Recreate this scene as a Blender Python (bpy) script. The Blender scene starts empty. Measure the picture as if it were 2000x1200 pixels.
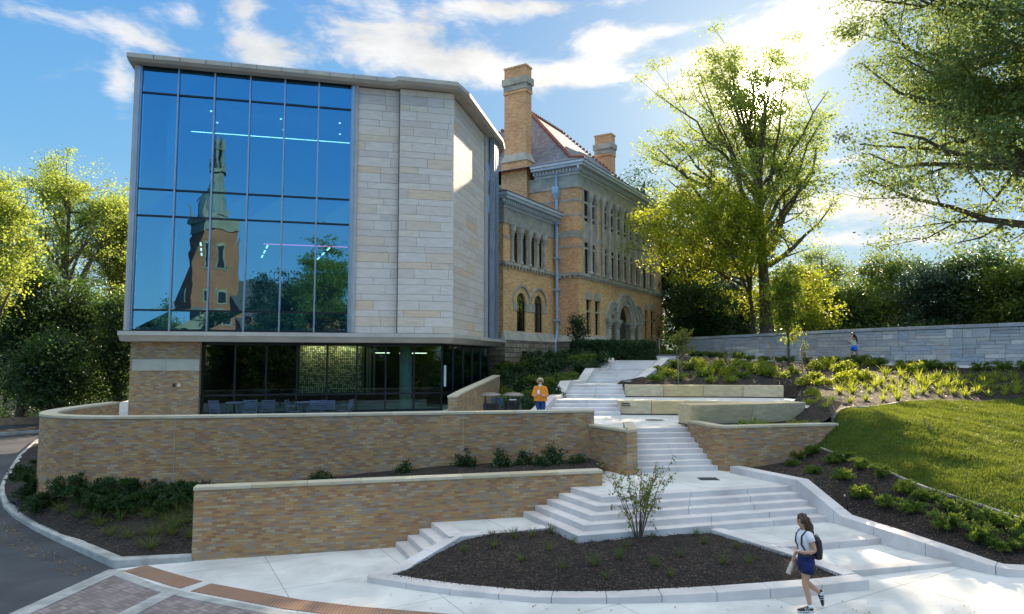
import bpy, bmesh, math, random
import numpy as np
from mathutils import Vector, Matrix
from mathutils.geometry import delaunay_2d_cdt
R = math.radians
S = bpy.context.scene
COL = S.collection
# ------------------------------------------------------------------ camera
H = 4.6; F = 1333.0; PITCH = math.atan(105.0/1333.0)
cam_d = bpy.data.cameras.new('camera'); cam = bpy.data.objects.new('camera', cam_d); COL.objects.link(cam)
cam.location = (0, 0, H); cam.rotation_euler = (R(90)+PITCH, 0, 0)
cam_d.sensor_width = 36; cam_d.lens = 36*F/2000; cam_d.clip_end = 6000; cam_d.clip_start = .05
S.camera = cam
cp, sp = math.cos(PITCH), math.sin(PITCH)
def ray(u, v):
    a = (u-1000)/F; b = (600-v)/F
    return (a, cp-sp*b, sp+cp*b)
def at(u, v, z):
    d = ray(u, v); t = (z-H)/d[2]
    return (d[0]*t, d[1]*t, z)
def atY(u, v, Y):
    d = ray(u, v); t = Y/d[1]
    return (d[0]*t, Y, H+d[2]*t)
# ------------------------------------------------------------------ light
SUN = Vector(ray(1478, 192)).normalized()
SUN_DISC = SUN.copy(); SUN = Vector(ray(1478, 150)).normalized()
el = math.asin(SUN.z); az = math.atan2(SUN.x, SUN.y)
sd = bpy.data.lights.new('sun', 'SUN'); sun = bpy.data.objects.new('sun', sd); COL.objects.link(sun)
sd.energy = 2.4; sd.angle = R(.5); sd.color = (1, .80, .55)
sun.rotation_euler = (-SUN).to_track_quat('-Z', 'Y').to_euler(); sun.location = (20, 60, 40)
S.view_settings.view_transform = 'Standard'; S.view_settings.look = 'None'
S.view_settings.exposure = 2.62; S.view_settings.gamma = 1.0
S.cycles.max_bounces = 8; S.cycles.transparent_max_bounces = 12; S.cycles.diffuse_bounces = 3
S.cycles.glossy_bounces = 4; S.cycles.transmission_bounces = 4; S.cycles.sample_clamp_indirect = 6

class NT:
    """tiny node helper"""
    def __init__(s, nt): s.nt = nt; s.n = nt.nodes; s.l = nt.links
    def new(s, t, **k):
        n = s.n.new(t)
        for a, b in k.items():
            if a.startswith('i_'):
                key = a[2:]
                key = int(key) if key.isdigit() else key.replace('_', ' ')
                s.set(n.inputs[key], b)
            else: setattr(n, a, b)
        return n
    def set(s, sock, b):
        if isinstance(b, bpy.types.NodeSocket): s.l.new(b, sock)
        elif isinstance(b, tuple) and len(b) == 3 and sock.type == 'RGBA': sock.default_value = (*b, 1)
        else: sock.default_value = b
    def math(s, op, a, b=0, c=0, clamp=False):
        n = s.n.new('ShaderNodeMath'); n.operation = op; n.use_clamp = clamp
        for i, x in enumerate((a, b, c)): s.set(n.inputs[i], x)
        return n.outputs[0]
    def mix(s, f, a, b, mode='MIX', clamp=False):
        n = s.n.new('ShaderNodeMix'); n.data_type = 'RGBA'; n.blend_type = mode; n.clamp_result = clamp
        s.set(n.inputs[0], f); s.set(n.inputs[6], a); s.set(n.inputs[7], b)
        return n.outputs[2]
    def ramp(s, f, stops, interp='LINEAR'):
        n = s.n.new('ShaderNodeValToRGB'); s.set(n.inputs[0], f); r = n.color_ramp; r.interpolation = interp
        while len(r.elements) > 1: r.elements.remove(r.elements[-1])
        r.elements[0].position = stops[0][0]; r.elements[0].color = (*stops[0][1], 1)
        for p, c in stops[1:]:
            e = r.elements.new(p); e.color = (*c, 1)
        return n.outputs[0]
    def noise(s, vec, scale, detail=4, rough=.55, out=0, dist=0):
        n = s.n.new('ShaderNodeTexNoise'); n.inputs['Scale'].default_value = scale
        n.inputs['Detail'].default_value = detail; n.inputs['Roughness'].default_value = rough
        n.inputs['Distortion'].default_value = dist
        if vec is not None: s.l.new(vec, n.inputs['Vector'])
        return n.outputs[out]
g3 = lambda x: (x, x, x)
# ------------------------------------------------------------------ sky
W = bpy.data.worlds.new('World'); S.world = W; W.use_nodes = True
N = NT(W.node_tree); N.n.clear()
out = N.new('ShaderNodeOutputWorld'); bg = N.new('ShaderNodeBackground')
tc = N.new('ShaderNodeTexCoord'); D_ = tc.outputs['Generated']
sky = N.new('ShaderNodeTexSky', sky_type='NISHITA', sun_disc=False, sun_elevation=el, sun_rotation=az,
            altitude=100, air_density=1.0, dust_density=.6, ozone_density=2.2)
sep = N.new('ShaderNodeSeparateXYZ', i_0=D_)
x_, y_, z_ = sep.outputs
AZ = N.math('ARCTAN2', x_, y_); EL = N.math('ARCSINE', z_)
def blob(u, v, su, sv, w, tilt=0.0):
    d = ray(u, v); L = math.sqrt(sum(q*q for q in d))
    a0 = math.atan2(d[0], d[1]); e0 = math.asin(d[2]/L)
    da = N.math('SUBTRACT', AZ, a0); de = N.math('SUBTRACT', EL, e0)
    if tilt: de = N.math('ADD', de, N.math('MULTIPLY', da, tilt))
    a = N.math('POWER', N.math('ABSOLUTE', N.math('DIVIDE', da, su/F)), 2.0)
    e = N.math('POWER', N.math('ABSOLUTE', N.math('DIVIDE', de, sv/F)), 2.0)
    g = N.math('EXPONENT', N.math('MULTIPLY', N.math('ADD', a, e), -1.0))
    return N.math('MULTIPLY', g, w)
blobs = [(760,50,210,75,.46,0),(900,135,170,32,.44,.1),(1130,150,120,24,.50,.05),(1190,82,90,32,.54,-.1),(285,72,70,26,.42,.2),
         (236,160,26,62,.40,0),(500,95,70,34,.50,.2),(1560,70,150,62,.92,-.25),(1450,125,150,55,.62,-.2),(1640,400,120,34,.62,.1),
         (1790,400,40,36,.5,0),(1700,470,170,16,.46,.05),(340,28,80,26,.36,0),(480,15,40,22,.42,0),(60,30,120,20,.25,0),(980,20,120,22,.34,0),
         (1640,315,60,9,.45,0),(1310,60,60,14,.34,0),(30,400,120,90,.35,0),(1180,5,160,14,.3,0)]
acc = None
for b in blobs:
    g = blob(*b); acc = g if acc is None else N.math('ADD', acc, g)
cv = N.new('ShaderNodeCombineXYZ', i_0=N.math('MULTIPLY', AZ, 1.0), i_1=N.math('MULTIPLY', EL, 2.1), i_2=.3)
nz = N.noise(cv.outputs[0], 8.5, 10, .66, dist=.35)
nz2 = N.noise(cv.outputs[0], 1.7, 4, .5)
back = N.math('MULTIPLY', N.math('SUBTRACT', nz2, .47), .5)
dens = N.math('ADD', N.math('ADD', N.math('MULTIPLY', nz, 1.25), acc), back)
dens = N.new('ShaderNodeMapRange', i_0=dens, i_1=.84, i_2=1.22, i_3=0.0, i_4=1.0, interpolation_type='SMOOTHSTEP').outputs[0]
horizon = N.new('ShaderNodeMapRange', i_0=EL, i_1=.0, i_2=.10).outputs[0]
dens = N.math('MULTIPLY', dens, horizon)
dt = N.new('ShaderNodeVectorMath', operation='DOT_PRODUCT', i_0=D_); dt.inputs[1].default_value = SUN_DISC
ang = N.math('ARCCOSINE', N.math('MINIMUM', dt.outputs['Value'], .99999))
near = N.math('EXPONENT', N.math('MULTIPLY', ang, -3.2))
sk = N.new('ShaderNodeSeparateColor', i_0=sky.outputs[0]); K = 2.2
cc = N.new('ShaderNodeCombineColor')
for i in range(3): N.l.new(N.math('DIVIDE', N.math('MULTIPLY', sk.outputs[i], .5), N.math('ADD', 1.0, N.math('DIVIDE', N.math('MULTIPLY', sk.outputs[i], .5), K))), cc.inputs[i])
base = N.ramp(N.math('MULTIPLY', EL, 1.6), [(0, (.95, 1.0, 1.0)), (.16, (.52, .86, 1.0)), (.42, (.19, .58, 1.0)), (.8, (.07, .40, .95))])
base = N.mix(1.0, base, (1.85, 1.98, 2.08), 'MULTIPLY')
base = N.mix(N.math('MULTIPLY', N.math('EXPONENT', N.math('MULTIPLY', ang, -2.6)), .85), base, (1.05, 1.5, 1.8))
skyc = N.mix(.22, base, cc.outputs[0])
cloudc = N.mix(near, (2.0, 2.05, 2.12), (3.2, 2.9, 2.5))
shade = N.noise(cv.outputs[0], 9.0, 5, .6)
cloudc = N.mix(1.0, cloudc, N.ramp(shade, [(.3, g3(.74)), (.65, g3(1.0))]), 'MULTIPLY')
c = N.mix(N.math('MULTIPLY', dens, .93), skyc, cloudc)
glow = N.math('ADD', N.math('MULTIPLY', N.math('EXPONENT', N.math('MULTIPLY', ang, -9.0)), 1.3),
              N.math('MULTIPLY', N.math('EXPONENT', N.math('MULTIPLY', N.math('POWER', N.math('MULTIPLY', ang, 42.0), 2.0), -1.0)), 140.0))
gl = N.mix(1.0, (1, .86, .62), N.new('ShaderNodeCombineXYZ', i_0=glow, i_1=glow, i_2=glow).outputs[0], 'MULTIPLY')
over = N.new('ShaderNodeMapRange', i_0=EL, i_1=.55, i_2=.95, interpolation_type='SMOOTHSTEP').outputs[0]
c = N.mix(over, c, (2.75, 2.95, 3.05))          # extra brightness added overhead, out of view, to fill the shade
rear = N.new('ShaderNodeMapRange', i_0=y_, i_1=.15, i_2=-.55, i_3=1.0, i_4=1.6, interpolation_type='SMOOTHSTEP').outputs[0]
c = N.mix(1.0, c, N.new('ShaderNodeCombineXYZ', i_0=N.math('MULTIPLY', rear, 1.0), i_1=rear, i_2=rear).outputs[0], 'MULTIPLY')   # gain added behind the camera to light the facades and glass facing it
c = N.mix(1.0, c, gl, 'ADD')
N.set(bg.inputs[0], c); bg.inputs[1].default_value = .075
N.l.new(bg.outputs[0], out.inputs[0])
# ------------------------------------------------------------------ materials
def newmat(name):
    m = bpy.data.materials.new(name); m.use_nodes = True
    n = NT(m.node_tree); b = n.n['Principled BSDF']; return m, n, b
def coords(n, kind='Object'):
    return n.new('ShaderNodeTexCoord').outputs[kind]
def mat(name, c1, c2=None, rough=.7, scale=3.0, bump=0.0, bscale=40, metal=0.0, spec=.5, kind='Object', lo=.35, hi=.65):
    m, n, b = newmat(name)
    b.inputs['Roughness'].default_value = rough; b.inputs['Metallic'].default_value = metal
    b.inputs['Specular IOR Level'].default_value = spec
    t = coords(n, kind)
    if c2 is None: c2 = tuple(x*.82 for x in c1)
    f = n.noise(t, scale, 6, .6)
    n.set(b.inputs['Base Color'], n.ramp(f, [(lo, c2), (hi, c1)]))
    if bump:
        bn = n.new('ShaderNodeBump', i_Strength=bump, i_Distance=.02, i_Height=n.noise(t, bscale, 5, .6))
        n.set(b.inputs['Normal'], bn.outputs[0])
    return m
def brickmat(name, stops, mortar, bw, bh, ms=.006, rough=.8, bump=.5, offset=.5, freq=2, rot=0, big=.25, kind='UV', varscale=.35):
    m, n, b = newmat(name); b.inputs['Roughness'].default_value = rough
    t = coords(n, kind)
    mp = n.new('ShaderNodeMapping', i_0=t); mp.inputs['Rotation'].default_value = (0, 0, rot)
    br = n.new('ShaderNodeTexBrick', i_0=mp.outputs[0], offset=offset, offset_frequency=freq, squash=1)
    br.inputs['Color1'].default_value = (0, 0, 0, 1); br.inputs['Color2'].default_value = (1, 1, 1, 1)
    br.inputs['Mortar'].default_value = (.5, .5, .5, 1); br.inputs['Scale'].default_value = 1
    br.inputs['Mortar Size'].default_value = ms; br.inputs['Mortar Smooth'].default_value = .15
    br.inputs['Brick Width'].default_value = bw; br.inputs['Row Height'].default_value = bh; br.inputs['Bias'].default_value = 0
    col = n.ramp(br.outputs[0], stops, 'CONSTANT' if len(stops) > 3 else 'LINEAR')
    col = n.mix(big, col, n.ramp(n.noise(t, varscale, 5, .65), [(.3, g3(.3)), (.7, g3(1.15))]), 'MULTIPLY')
    col = n.mix(.35, col, n.ramp(n.noise(t, 30, 4, .6), [(.3, g3(.55)), (.7, g3(1.25))]), 'MULTIPLY')
    col = n.mix(br.outputs['Fac'], col, mortar)
    n.set(b.inputs['Base Color'], col)
    hgt = n.math('SUBTRACT', n.math('MULTIPLY', n.noise(t, 60, 3), .3), br.outputs['Fac'])
    bn = n.new('ShaderNodeBump', i_Strength=bump, i_Distance=.012, i_Height=hgt)
    n.set(b.inputs['Normal'], bn.outputs[0])
    return m
def tintmat(name, stops, rough=.75, bump=.25, bscale=25, streak=.3):
    """colour from each slab's own island: every stone its own tint"""
    m, n, b = newmat(name); b.inputs['Roughness'].default_value = rough
    gi = n.new('ShaderNodeNewGeometry'); t = coords(n, 'UV')
    col = n.ramp(gi.outputs['Random Per Island'], stops, 'LINEAR')
    mp = n.new('ShaderNodeMapping', i_0=t); mp.inputs['Scale'].default_value = (1, 3.5, 1)
    col = n.mix(streak, col, n.ramp(n.noise(mp.outputs[0], 2.2, 7, .65, dist=.6), [(.3, (.42, .36, .28)), (.62, g3(1.15))]), 'MULTIPLY')
    n.set(b.inputs['Base Color'], col)
    bn = n.new('ShaderNodeBump', i_Strength=bump, i_Distance=.02, i_Height=n.noise(t, bscale, 6, .65))
    n.set(b.inputs['Normal'], bn.outputs[0])
    return m
def leafmat(name, stops, trans, tf=.5, rough=.5):
    m, n, b = newmat(name)
    gi = n.new('ShaderNodeNewGeometry'); t = coords(n)
    f = n.math('ADD', n.math('MULTIPLY', gi.outputs['Random Per Island'], .6), n.math('MULTIPLY', n.noise(t, .35, 3), .55))
    col = n.ramp(f, stops)
    n.set(b.inputs['Base Color'], col); b.inputs['Roughness'].default_value = rough; b.inputs['Specular IOR Level'].default_value = .3
    tr = n.new('ShaderNodeBsdfTranslucent'); n.set(tr.inputs[0], n.mix(.75, col, trans))
    mx = n.new('ShaderNodeMixShader', i_0=tf); n.l.new(b.outputs[0], mx.inputs[1]); n.l.new(tr.outputs[0], mx.inputs[2])
    n.l.new(mx.outputs[0], n.n['Material Output'].inputs[0])
    return m
def glassmat(name, refl, trans, lo=.25, hi=.9, wav=0.0, rough=0.0):
    m, n, b = newmat(name); n.n.remove(b)
    g = n.new('ShaderNodeBsdfGlossy', i_Color=(*refl, 1), i_Roughness=rough)
    tr = n.new('ShaderNodeBsdfTransparent', i_0=(*trans, 1))
    lw = n.new('ShaderNodeLayerWeight', i_Blend=.25)
    f = n.math('ADD', n.math('MULTIPLY', lw.outputs['Facing'], hi-lo), lo, clamp=True)
    if wav:
        bn = n.new('ShaderNodeBump', i_Strength=wav, i_Distance=.02, i_Height=n.noise(coords(n), .9, 2, .4))
        n.l.new(bn.outputs[0], g.inputs['Normal'])
    mx = n.new('ShaderNodeMixShader', i_0=f); n.l.new(tr.outputs[0], mx.inputs[1]); n.l.new(g.outputs[0], mx.inputs[2])
    n.l.new(mx.outputs[0], n.n['Material Output'].inputs[0]); return m
def emis(name, c, s):
    m, n, b = newmat(name); b.inputs['Emission Color'].default_value = (*c, 1); b.inputs['Emission Strength'].default_value = s
    b.inputs['Base Color'].default_value = (*c, 1); return m
M = {}
M['brick_tan'] = brickmat('tan_brick', [(0, (.43, .22, .082)), (.16, (.47, .27, .10)), (.32, (.47, .335, .185)), (.46, (.31, .20, .125)),
    (.6, (.46, .265, .105)), (.72, (.34, .255, .185)), (.86, (.34, .165, .075))], (.27, .195, .125), .20, .0625, .006, big=.45, varscale=.5)
M['brick_hall'] = brickmat('buff_brick', [(0, (.78, .43, .16)), (.25, (.84, .52, .22)), (.5, (.74, .38, .14)), (.7, (.86, .56, .26)), (.88, (.66, .32, .12))],
    (.50, .34, .2), .22, .07, .006, bump=.35, big=.35)
M['brick_chim'] = brickmat('orange_brick', [(0, (.76, .38, .16)), (.3, (.82, .48, .23)), (.55, (.68, .31, .13)), (.8, (.80, .44, .21))],
    (.45, .27, .16), .22, .07, .006, bump=.35, big=.35)
M['brick_red'] = brickmat('red_brick', [(0, (.34, .10, .03)), (.5, (.38, .12, .04)), (.8, (.28, .08, .03))], (.3, .2, .14), .6, .2, .01, bump=.2, big=.3)
M['rough_stone'] = brickmat('rough_faced_stone', [(0, (.26, .20, .13)), (.3, (.34, .26, .17)), (.6, (.22, .17, .12)), (.8, (.38, .29, .18))],
    (.10, .08, .06), .75, .3, .03, bump=1.0, big=.5, varscale=1.2)
M['gray_stone'] = mat('weathered_gray_stone', (.48, .43, .34), (.29, .265, .22), .85, 1.6, .5, 20)
M['trim_stone'] = mat('pale_trim_stone', (.50, .45, .35), (.38, .34, .27), .8, 1.2, .2, 30)
M['panel'] = tintmat('limestone_panel', [(0, (.56, .47, .41)), (.22, (.64, .55, .47)), (.5, (.61, .54, .49)), (.70, (.65, .55, .45)), (.84, (.54, .46, .42)), (.95, (.63, .50, .37)), (1, (.64, .44, .27))], streak=.25, bump=.12)
M['backing'] = mat('dark_joint', (.10, .09, .08))
M['ashlar'] = tintmat('bluish_ashlar', [(0, (.29, .29, .31)), (.3, (.41, .41, .43)), (.5, (.34, .37, .42)), (.7, (.48, .44, .40)), (.85, (.35, .34, .35)), (1, (.60, .57, .52))], rough=.85, bump=.8, bscale=14, streak=.45)
M['steps'] = mat('precast_concrete', (.66, .61, .585), (.47, .43, .41), .75, .8, .12, 60)
M['sandstone'] = tintmat('sandstone_bench', [(0, (.62, .46, .25)), (.35, (.68, .54, .34)), (.6, (.56, .45, .30)), (.9, (.66, .48, .22)), (1, (.64, .52, .34))], streak=.5, bump=.15)
M['coping'] = tintmat('limestone_coping', [(0, (.48, .41, .28)), (.5, (.54, .48, .36)), (1, (.46, .38, .24))], streak=.35, bump=.12)
M['asphalt'] = mat('asphalt', (.070, .072, .078), (.030, .032, .037), .75, .45, .5, 120)
M['kerb'] = mat('old_concrete_kerb', (.46, .45, .42), (.26, .26, .24), .85, 2.0, .5, 30)
M['soil'] = mat('base_soil', (.05, .042, .03), (.03, .028, .02), .95, .6, .4, 20)
M['metal_dark'] = mat('bronze_frame', (.02, .024, .028), None, .35, 2, metal=.6)
M['metal_lite'] = mat('anodised_mullion', (.30, .34, .40), None, .35, 2, metal=.7)
M['frame_edge'] = mat('grey_stone_reveal', (.42, .40, .38), (.34, .33, .32), .7, 2)
M['fin'] = mat('zinc_fin', (.30, .33, .38), (.22, .25, .30), .4, 1.5, metal=.5)
M['roofstone'] = mat('roof_fascia', (.50, .45, .38), (.38, .34, .29), .75, .8, .15, 30)
M['dentil'] = mat('painted_cornice', (.58, .62, .66), (.44, .49, .54), .6, 3)
M['slate'] = brickmat('slate_tiles', [(0, (.17, .18, .20)), (.4, (.22, .225, .24)), (.7, (.15, .15, .17))], (.06, .06, .07), .3, .2, .012, bump=.6, rough=.85)
M['redtile'] = mat('red_ridge_tile', (.30, .11, .07), (.20, .07, .05), .7, 6)
M['pipe'] = mat('painted_downspout', (.36, .50, .64), (.28, .40, .52), .5, 4)
M['glass_up'] = glassmat('blue_glass', (.18, .46, .72), (.16, .50, .72), .45, .95, .12)
M['glass_low'] = glassmat('green_glass', (.40, .60, .56), (.30, .46, .42), .10, .85, .0)
M['glass_old'] = glassmat('old_window_glass', (.45, .55, .55), (.06, .10, .10), .25, .9, .1)
M['int'] = mat('interior_wall', (.35, .37, .38), None, .9, 1)
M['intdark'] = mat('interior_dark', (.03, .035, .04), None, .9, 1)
M['column'] = mat('white_column', (.8, .82, .84), None, .6, 1)
M['fill_lamp'] = emis('added_fill_tube', (1, .85, .55), 9.0)  # only for the unseen fill tubes added above the tile screen
M['lamp'] = emis('lit_tube', (1, .95, .8), .8)
M['lampred'] = emis('lit_red_tube', (1, .10, .22), .8)
M['white'] = mat('white_paint', (.8, .8, .8), None, .5, 3)
M['bark'] = mat('bark', (.16, .12, .085), (.07, .055, .04), .95, 4, 1.0, 12)
M['wood'] = mat('weathered_wood', (.30, .20, .12), (.18, .12, .08), .9, 5, .4, 30)
M['rail'] = mat('steel_rail', (.35, .36, .38), None, .35, 3, metal=.8)
M['binblack'] = mat('black_powder_coat', (.012, .012, .013), (.02, .02, .02), .35, 3)
M['binlid'] = mat('bronze_lid', (.28, .24, .20), (.18, .16, .14), .45, 5, metal=.4)
M['chair'] = mat('pale_blue_metal', (.035, .065, .12), (.025, .05, .09), .45, 5)
M['copper'] = mat('copper_and_stone', (.15, .17, .14), (.24, .20, .14), .7, .8, lo=.45, hi=.55)
M['cream'] = mat('cream_stone', (.28, .23, .16), (.20, .165, .115), .8, .6)
M['shingle'] = mat('brown_shingle', (.10, .085, .075), (.06, .05, .05), .9, 2)
M['grate'] = mat('iron_grate', (.05, .055, .06), None, .5, 4)
M['drywood'] = mat('pine_stake', (.42, .26, .15), (.30, .18, .10), .85, 8)
# plaza slab: joints every few metres, broom finish and stains
def slabmat():
    m, n, b = newmat('broomed_concrete'); b.inputs['Roughness'].default_value = .7
    t = coords(n, 'UV'); mp = n.new('ShaderNodeMapping', i_0=t); mp.inputs['Rotation'].default_value = (0, 0, R(-28))
    br = n.new('ShaderNodeTexBrick', i_0=mp.outputs[0], offset=0.0)
    for k, v in (('Color1', (.62, .61, .575, 1)), ('Color2', (.66, .645, .61, 1)), ('Mortar', (.30, .30, .29, 1))): br.inputs[k].default_value = v
    br.inputs['Scale'].default_value = 1; br.inputs['Mortar Size'].default_value = .009; br.inputs['Brick Width'].default_value = 2.6; br.inputs['Row Height'].default_value = 2.1
    col = n.mix(.6, br.outputs[0], n.ramp(n.noise(t, .7, 8, .62, dist=.4), [(.3, g3(.52)), (.60, g3(1.08))]), 'MULTIPLY')
    mp2 = n.new('ShaderNodeMapping', i_0=mp.outputs[0]); mp2.inputs['Scale'].default_value = (1.2, 60, 1)
    st = n.noise(mp2.outputs[0], 2.0, 4, .6)
    col = n.mix(.25, col, n.ramp(st, [(.3, g3(.7)), (.7, g3(1.1))]), 'MULTIPLY')
    vo = n.new('ShaderNodeTexVoronoi', i_Scale=5.0); n.l.new(t, vo.inputs['Vector'])
    spots = n.math('LESS_THAN', vo.outputs['Distance'], .035)
    col = n.mix(n.math('MULTIPLY', spots, .5), col, (.2, .19, .17))
    n.set(b.inputs['Base Color'], col)
    bn = n.new('ShaderNodeBump', i_Strength=.25, i_Distance=.006, i_Height=n.math('SUBTRACT', st, n.math('MULTIPLY', br.outputs['Fac'], 3)))
    n.set(b.inputs['Normal'], bn.outputs[0]); return m
M['slab'] = slabmat()
def pavermat():
    m, n, b = newmat('herringbone_pavers'); b.inputs['Roughness'].default_value = .75
    t = coords(n, 'UV'); mp = n.new('ShaderNodeMapping', i_0=t); mp.inputs['Rotation'].default_value = (0, 0, R(33))
    sx = n.new('ShaderNodeSeparateXYZ', i_0=mp.outputs[0])
    chk = n.new('ShaderNodeTexChecker', i_Scale=1.0); 
    w = .21
    sc = n.new('ShaderNodeVectorMath', operation='SCALE'); n.l.new(mp.outputs[0], sc.inputs[0]); sc.inputs['Scale'].default_value = 1/w
    n.l.new(sc.outputs[0], chk.inputs['Vector'])
    def br(rot):
        q = n.new('ShaderNodeMapping', i_0=mp.outputs[0]); q.inputs['Rotation'].default_value = (0, 0, rot)
        x = n.new('ShaderNodeTexBrick', i_0=q.outputs[0], offset=0.0)
        for k, v in (('Color1', (0, 0, 0, 1)), ('Color2', (1, 1, 1, 1)), ('Mortar', (.5, .5, .5, 1))): x.inputs[k].default_value = v
        x.inputs['Scale'].default_value = 1; x.inputs['Mortar Size'].default_value = .006; x.inputs['Brick Width'].default_value = w; x.inputs['Row Height'].default_value = w/2
        return x
    a, c = br(0), br(R(90))
    rnd = n.mix(chk.outputs['Fac'], a.outputs[0], c.outputs[0]); fac = n.mix(chk.outputs['Fac'], a.outputs['Fac'], c.outputs['Fac'])
    col = n.ramp(rnd, [(0, (.17, .13, .125)), (.5, (.23, .185, .18)), (1, (.30, .24, .225))])
    col = n.mix(.5, col, n.ramp(n.noise(t, 1.1, 6), [(.3, g3(.6)), (.7, g3(1.2))]), 'MULTIPLY')
    col = n.mix(fac, col, (.10, .09, .085))
    n.set(b.inputs['Base Color'], col)
    bn = n.new('ShaderNodeBump', i_Strength=.5, i_Distance=.006, i_Height=n.math('SUBTRACT', 1.0, fac)); n.set(b.inputs['Normal'], bn.outputs[0]); return m
M['paver'] = pavermat()
def tactmat():
    m, n, b = newmat('rusted_tactile_plate'); b.inputs['Roughness'].default_value = .7
    t = coords(n, 'UV'); vo = n.new('ShaderNodeTexVoronoi', i_Scale=15.0); vo.inputs['Randomness'].default_value = 0; n.l.new(t, vo.inputs['Vector'])
    dome = n.math('LESS_THAN', vo.outputs['Distance'], .34)
    col = n.ramp(n.noise(t, 1.4, 7, .65), [(.32, (.15, .085, .06)), (.5, (.26, .12, .06)), (.68, (.20, .14, .105))])
    col = n.mix(dome, col, n.mix(.6, col, (.36, .28, .21)))
    n.set(b.inputs['Base Color'], col)
    bn = n.new('ShaderNodeBump', i_Strength=.9, i_Distance=.01, i_Height=dome); n.set(b.inputs['Normal'], bn.outputs[0]); return m
M['tactile'] = tactmat()
def mulchmat():
    m, n, b = newmat('bark_mulch'); b.inputs['Roughness'].default_value = .95
    t = coords(n, 'UV'); mp = n.new('ShaderNodeMapping', i_0=t); mp.inputs['Scale'].default_value = (1, 1.8, 1)
    vo = n.new('ShaderNodeTexVoronoi', i_Scale=26.0); n.l.new(mp.outputs[0], vo.inputs['Vector'])
    sepc = n.new('ShaderNodeSeparateColor', i_0=vo.outputs['Color'])
    col = n.ramp(sepc.outputs[0], [(0, (.007, .005, .004)), (.6, (.019, .013, .010)), (.9, (.038, .025, .018)), (.97, (.13, .09, .06))])
    col = n.mix(.6, col, n.ramp(n.noise(t, .9, 5), [(.35, g3(.6)), (.65, g3(1.3))]), 'MULTIPLY')
    n.set(b.inputs['Base Color'], col)
    bn = n.new('ShaderNodeBump', i_Strength=1.0, i_Distance=.03, i_Height=n.math('ADD', vo.outputs['Distance'], n.noise(t, 9, 5))); n.set(b.inputs['Normal'], bn.outputs[0]); return m
M['mulch'] = mulchmat()
M['lawn'] = mat('turf', (.05, .085, .015), (.03, .055, .010), 1.0, 1.5, .8, 40, spec=.05)
# foliage
M['lf_mid'] = leafmat('maple_leaves', [(.2, (.05, .10, .022)), (.5, (.09, .15, .025)), (.8, (.18, .20, .025))], (.52, .62, .06), .55)
M['lf_oak'] = leafmat('oak_leaves', [(.2, (.045, .11, .065)), (.5, (.08, .15, .06)), (.8, (.18, .20, .035))], (.38, .50, .12), .48)
M['lf_deep'] = leafmat('deep_green_leaves', [(.2, (.025, .06, .022)), (.5, (.045, .09, .024)), (.85, (.10, .13, .022))], (.24, .34, .03), .42)
M['lf_airy'] = leafmat('backlit_oak_leaves', [(.2, (.08, .16, .07)), (.5, (.13, .20, .06)), (.8, (.24, .25, .04))], (.52, .64, .09), .58)
M['lf_dark'] = leafmat('dark_leaves', [(.2, (.016, .042, .022)), (.5, (.03, .065, .026)), (.85, (.06, .09, .025))], (.12, .24, .03), .35)
M['lf_blue'] = leafmat('bluish_needles', [(.2, (.025, .055, .045)), (.6, (.045, .085, .062)), (.9, (.07, .11, .07))], (.12, .22, .08), .3)
M['lf_yel'] = leafmat('yellow_green_leaves', [(.2, (.07, .12, .015)), (.5, (.13, .18, .02)), (.8, (.22, .24, .02))], (.55, .62, .03), .5)
M['lf_red'] = leafmat('autumn_leaves', [(.2, (.06, .14, .03)), (.6, (.12, .18, .03)), (.82, (.24, .13, .03)), (.95, (.32, .08, .03))], (.40, .42, .05), .5)
M['lf_jun'] = leafmat('juniper_foliage', [(.2, (.025, .065, .025)), (.5, (.05, .10, .028)), (.85, (.13, .17, .025))], (.35, .48, .04), .4)
M['lf_hedge'] = leafmat('hedge_leaves', [(.2, (.012, .036, .014)), (.6, (.026, .058, .018)), (.9, (.05, .08, .02))], (.08, .18, .02), .25)
M['lf_lily'] = leafmat('blade_foliage', [(.2, (.06, .12, .02)), (.6, (.12, .18, .025)), (.9, (.22, .24, .03))], (.60, .68, .05), .55)
M['lf_tuft'] = leafmat('sedge_blades', [(.2, (.04, .08, .02)), (.6, (.07, .10, .025)), (.9, (.14, .12, .04))], (.25, .32, .05), .4)
M['lf_grass'] = leafmat('lawn_blades', [(.28, (.020, .055, .012)), (.5, (.045, .092, .015)), (.68, (.10, .125, .02)), (.85, (.20, .18, .04))], (.32, .40, .03), .36)
# people
M['skin'] = mat('skin', (.52, .29, .18), (.46, .25, .15), .5, 9)
M['skin2'] = mat('fair_skin', (.66, .38, .27), (.58, .32, .22), .5, 9)
M['hairdk'] = mat('dark_brown_hair', (.045, .022, .012), (.10, .05, .025), .5, 30, .5, 60)
M['hairbl'] = mat('grey_blond_hair', (.62, .50, .30), (.40, .32, .20), .55, 30, .5, 60)
M['hairblk'] = mat('black_hair', (.012, .009, .008), (.03, .02, .018), .45, 30, .5, 60)
M['shirtw'] = mat('white_cotton', (.78, .78, .78), (.66, .67, .70), .85, 9, 1.0, 14)
M['shirty'] = mat('pale_yellow_top', (.70, .70, .50), None, .85, 6)
M['shirto'] = mat('orange_linen', (.88, .30, .02), (.66, .19, .012), .8, 7, 1.0, 11)
M['denim'] = mat('blue_denim', (.006, .016, .11), (.004, .011, .07), .9, 14, 1.0, 16)
M['denim2'] = mat('mid_denim', (.02, .06, .20), (.012, .035, .12), .9, 15)
M['shortb'] = mat('bright_blue_cloth', (.02, .16, .62), None, .8, 10)
M['black'] = mat('black_fabric', (.012, .011, .014), (.02, .018, .022), .6, 12)
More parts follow.
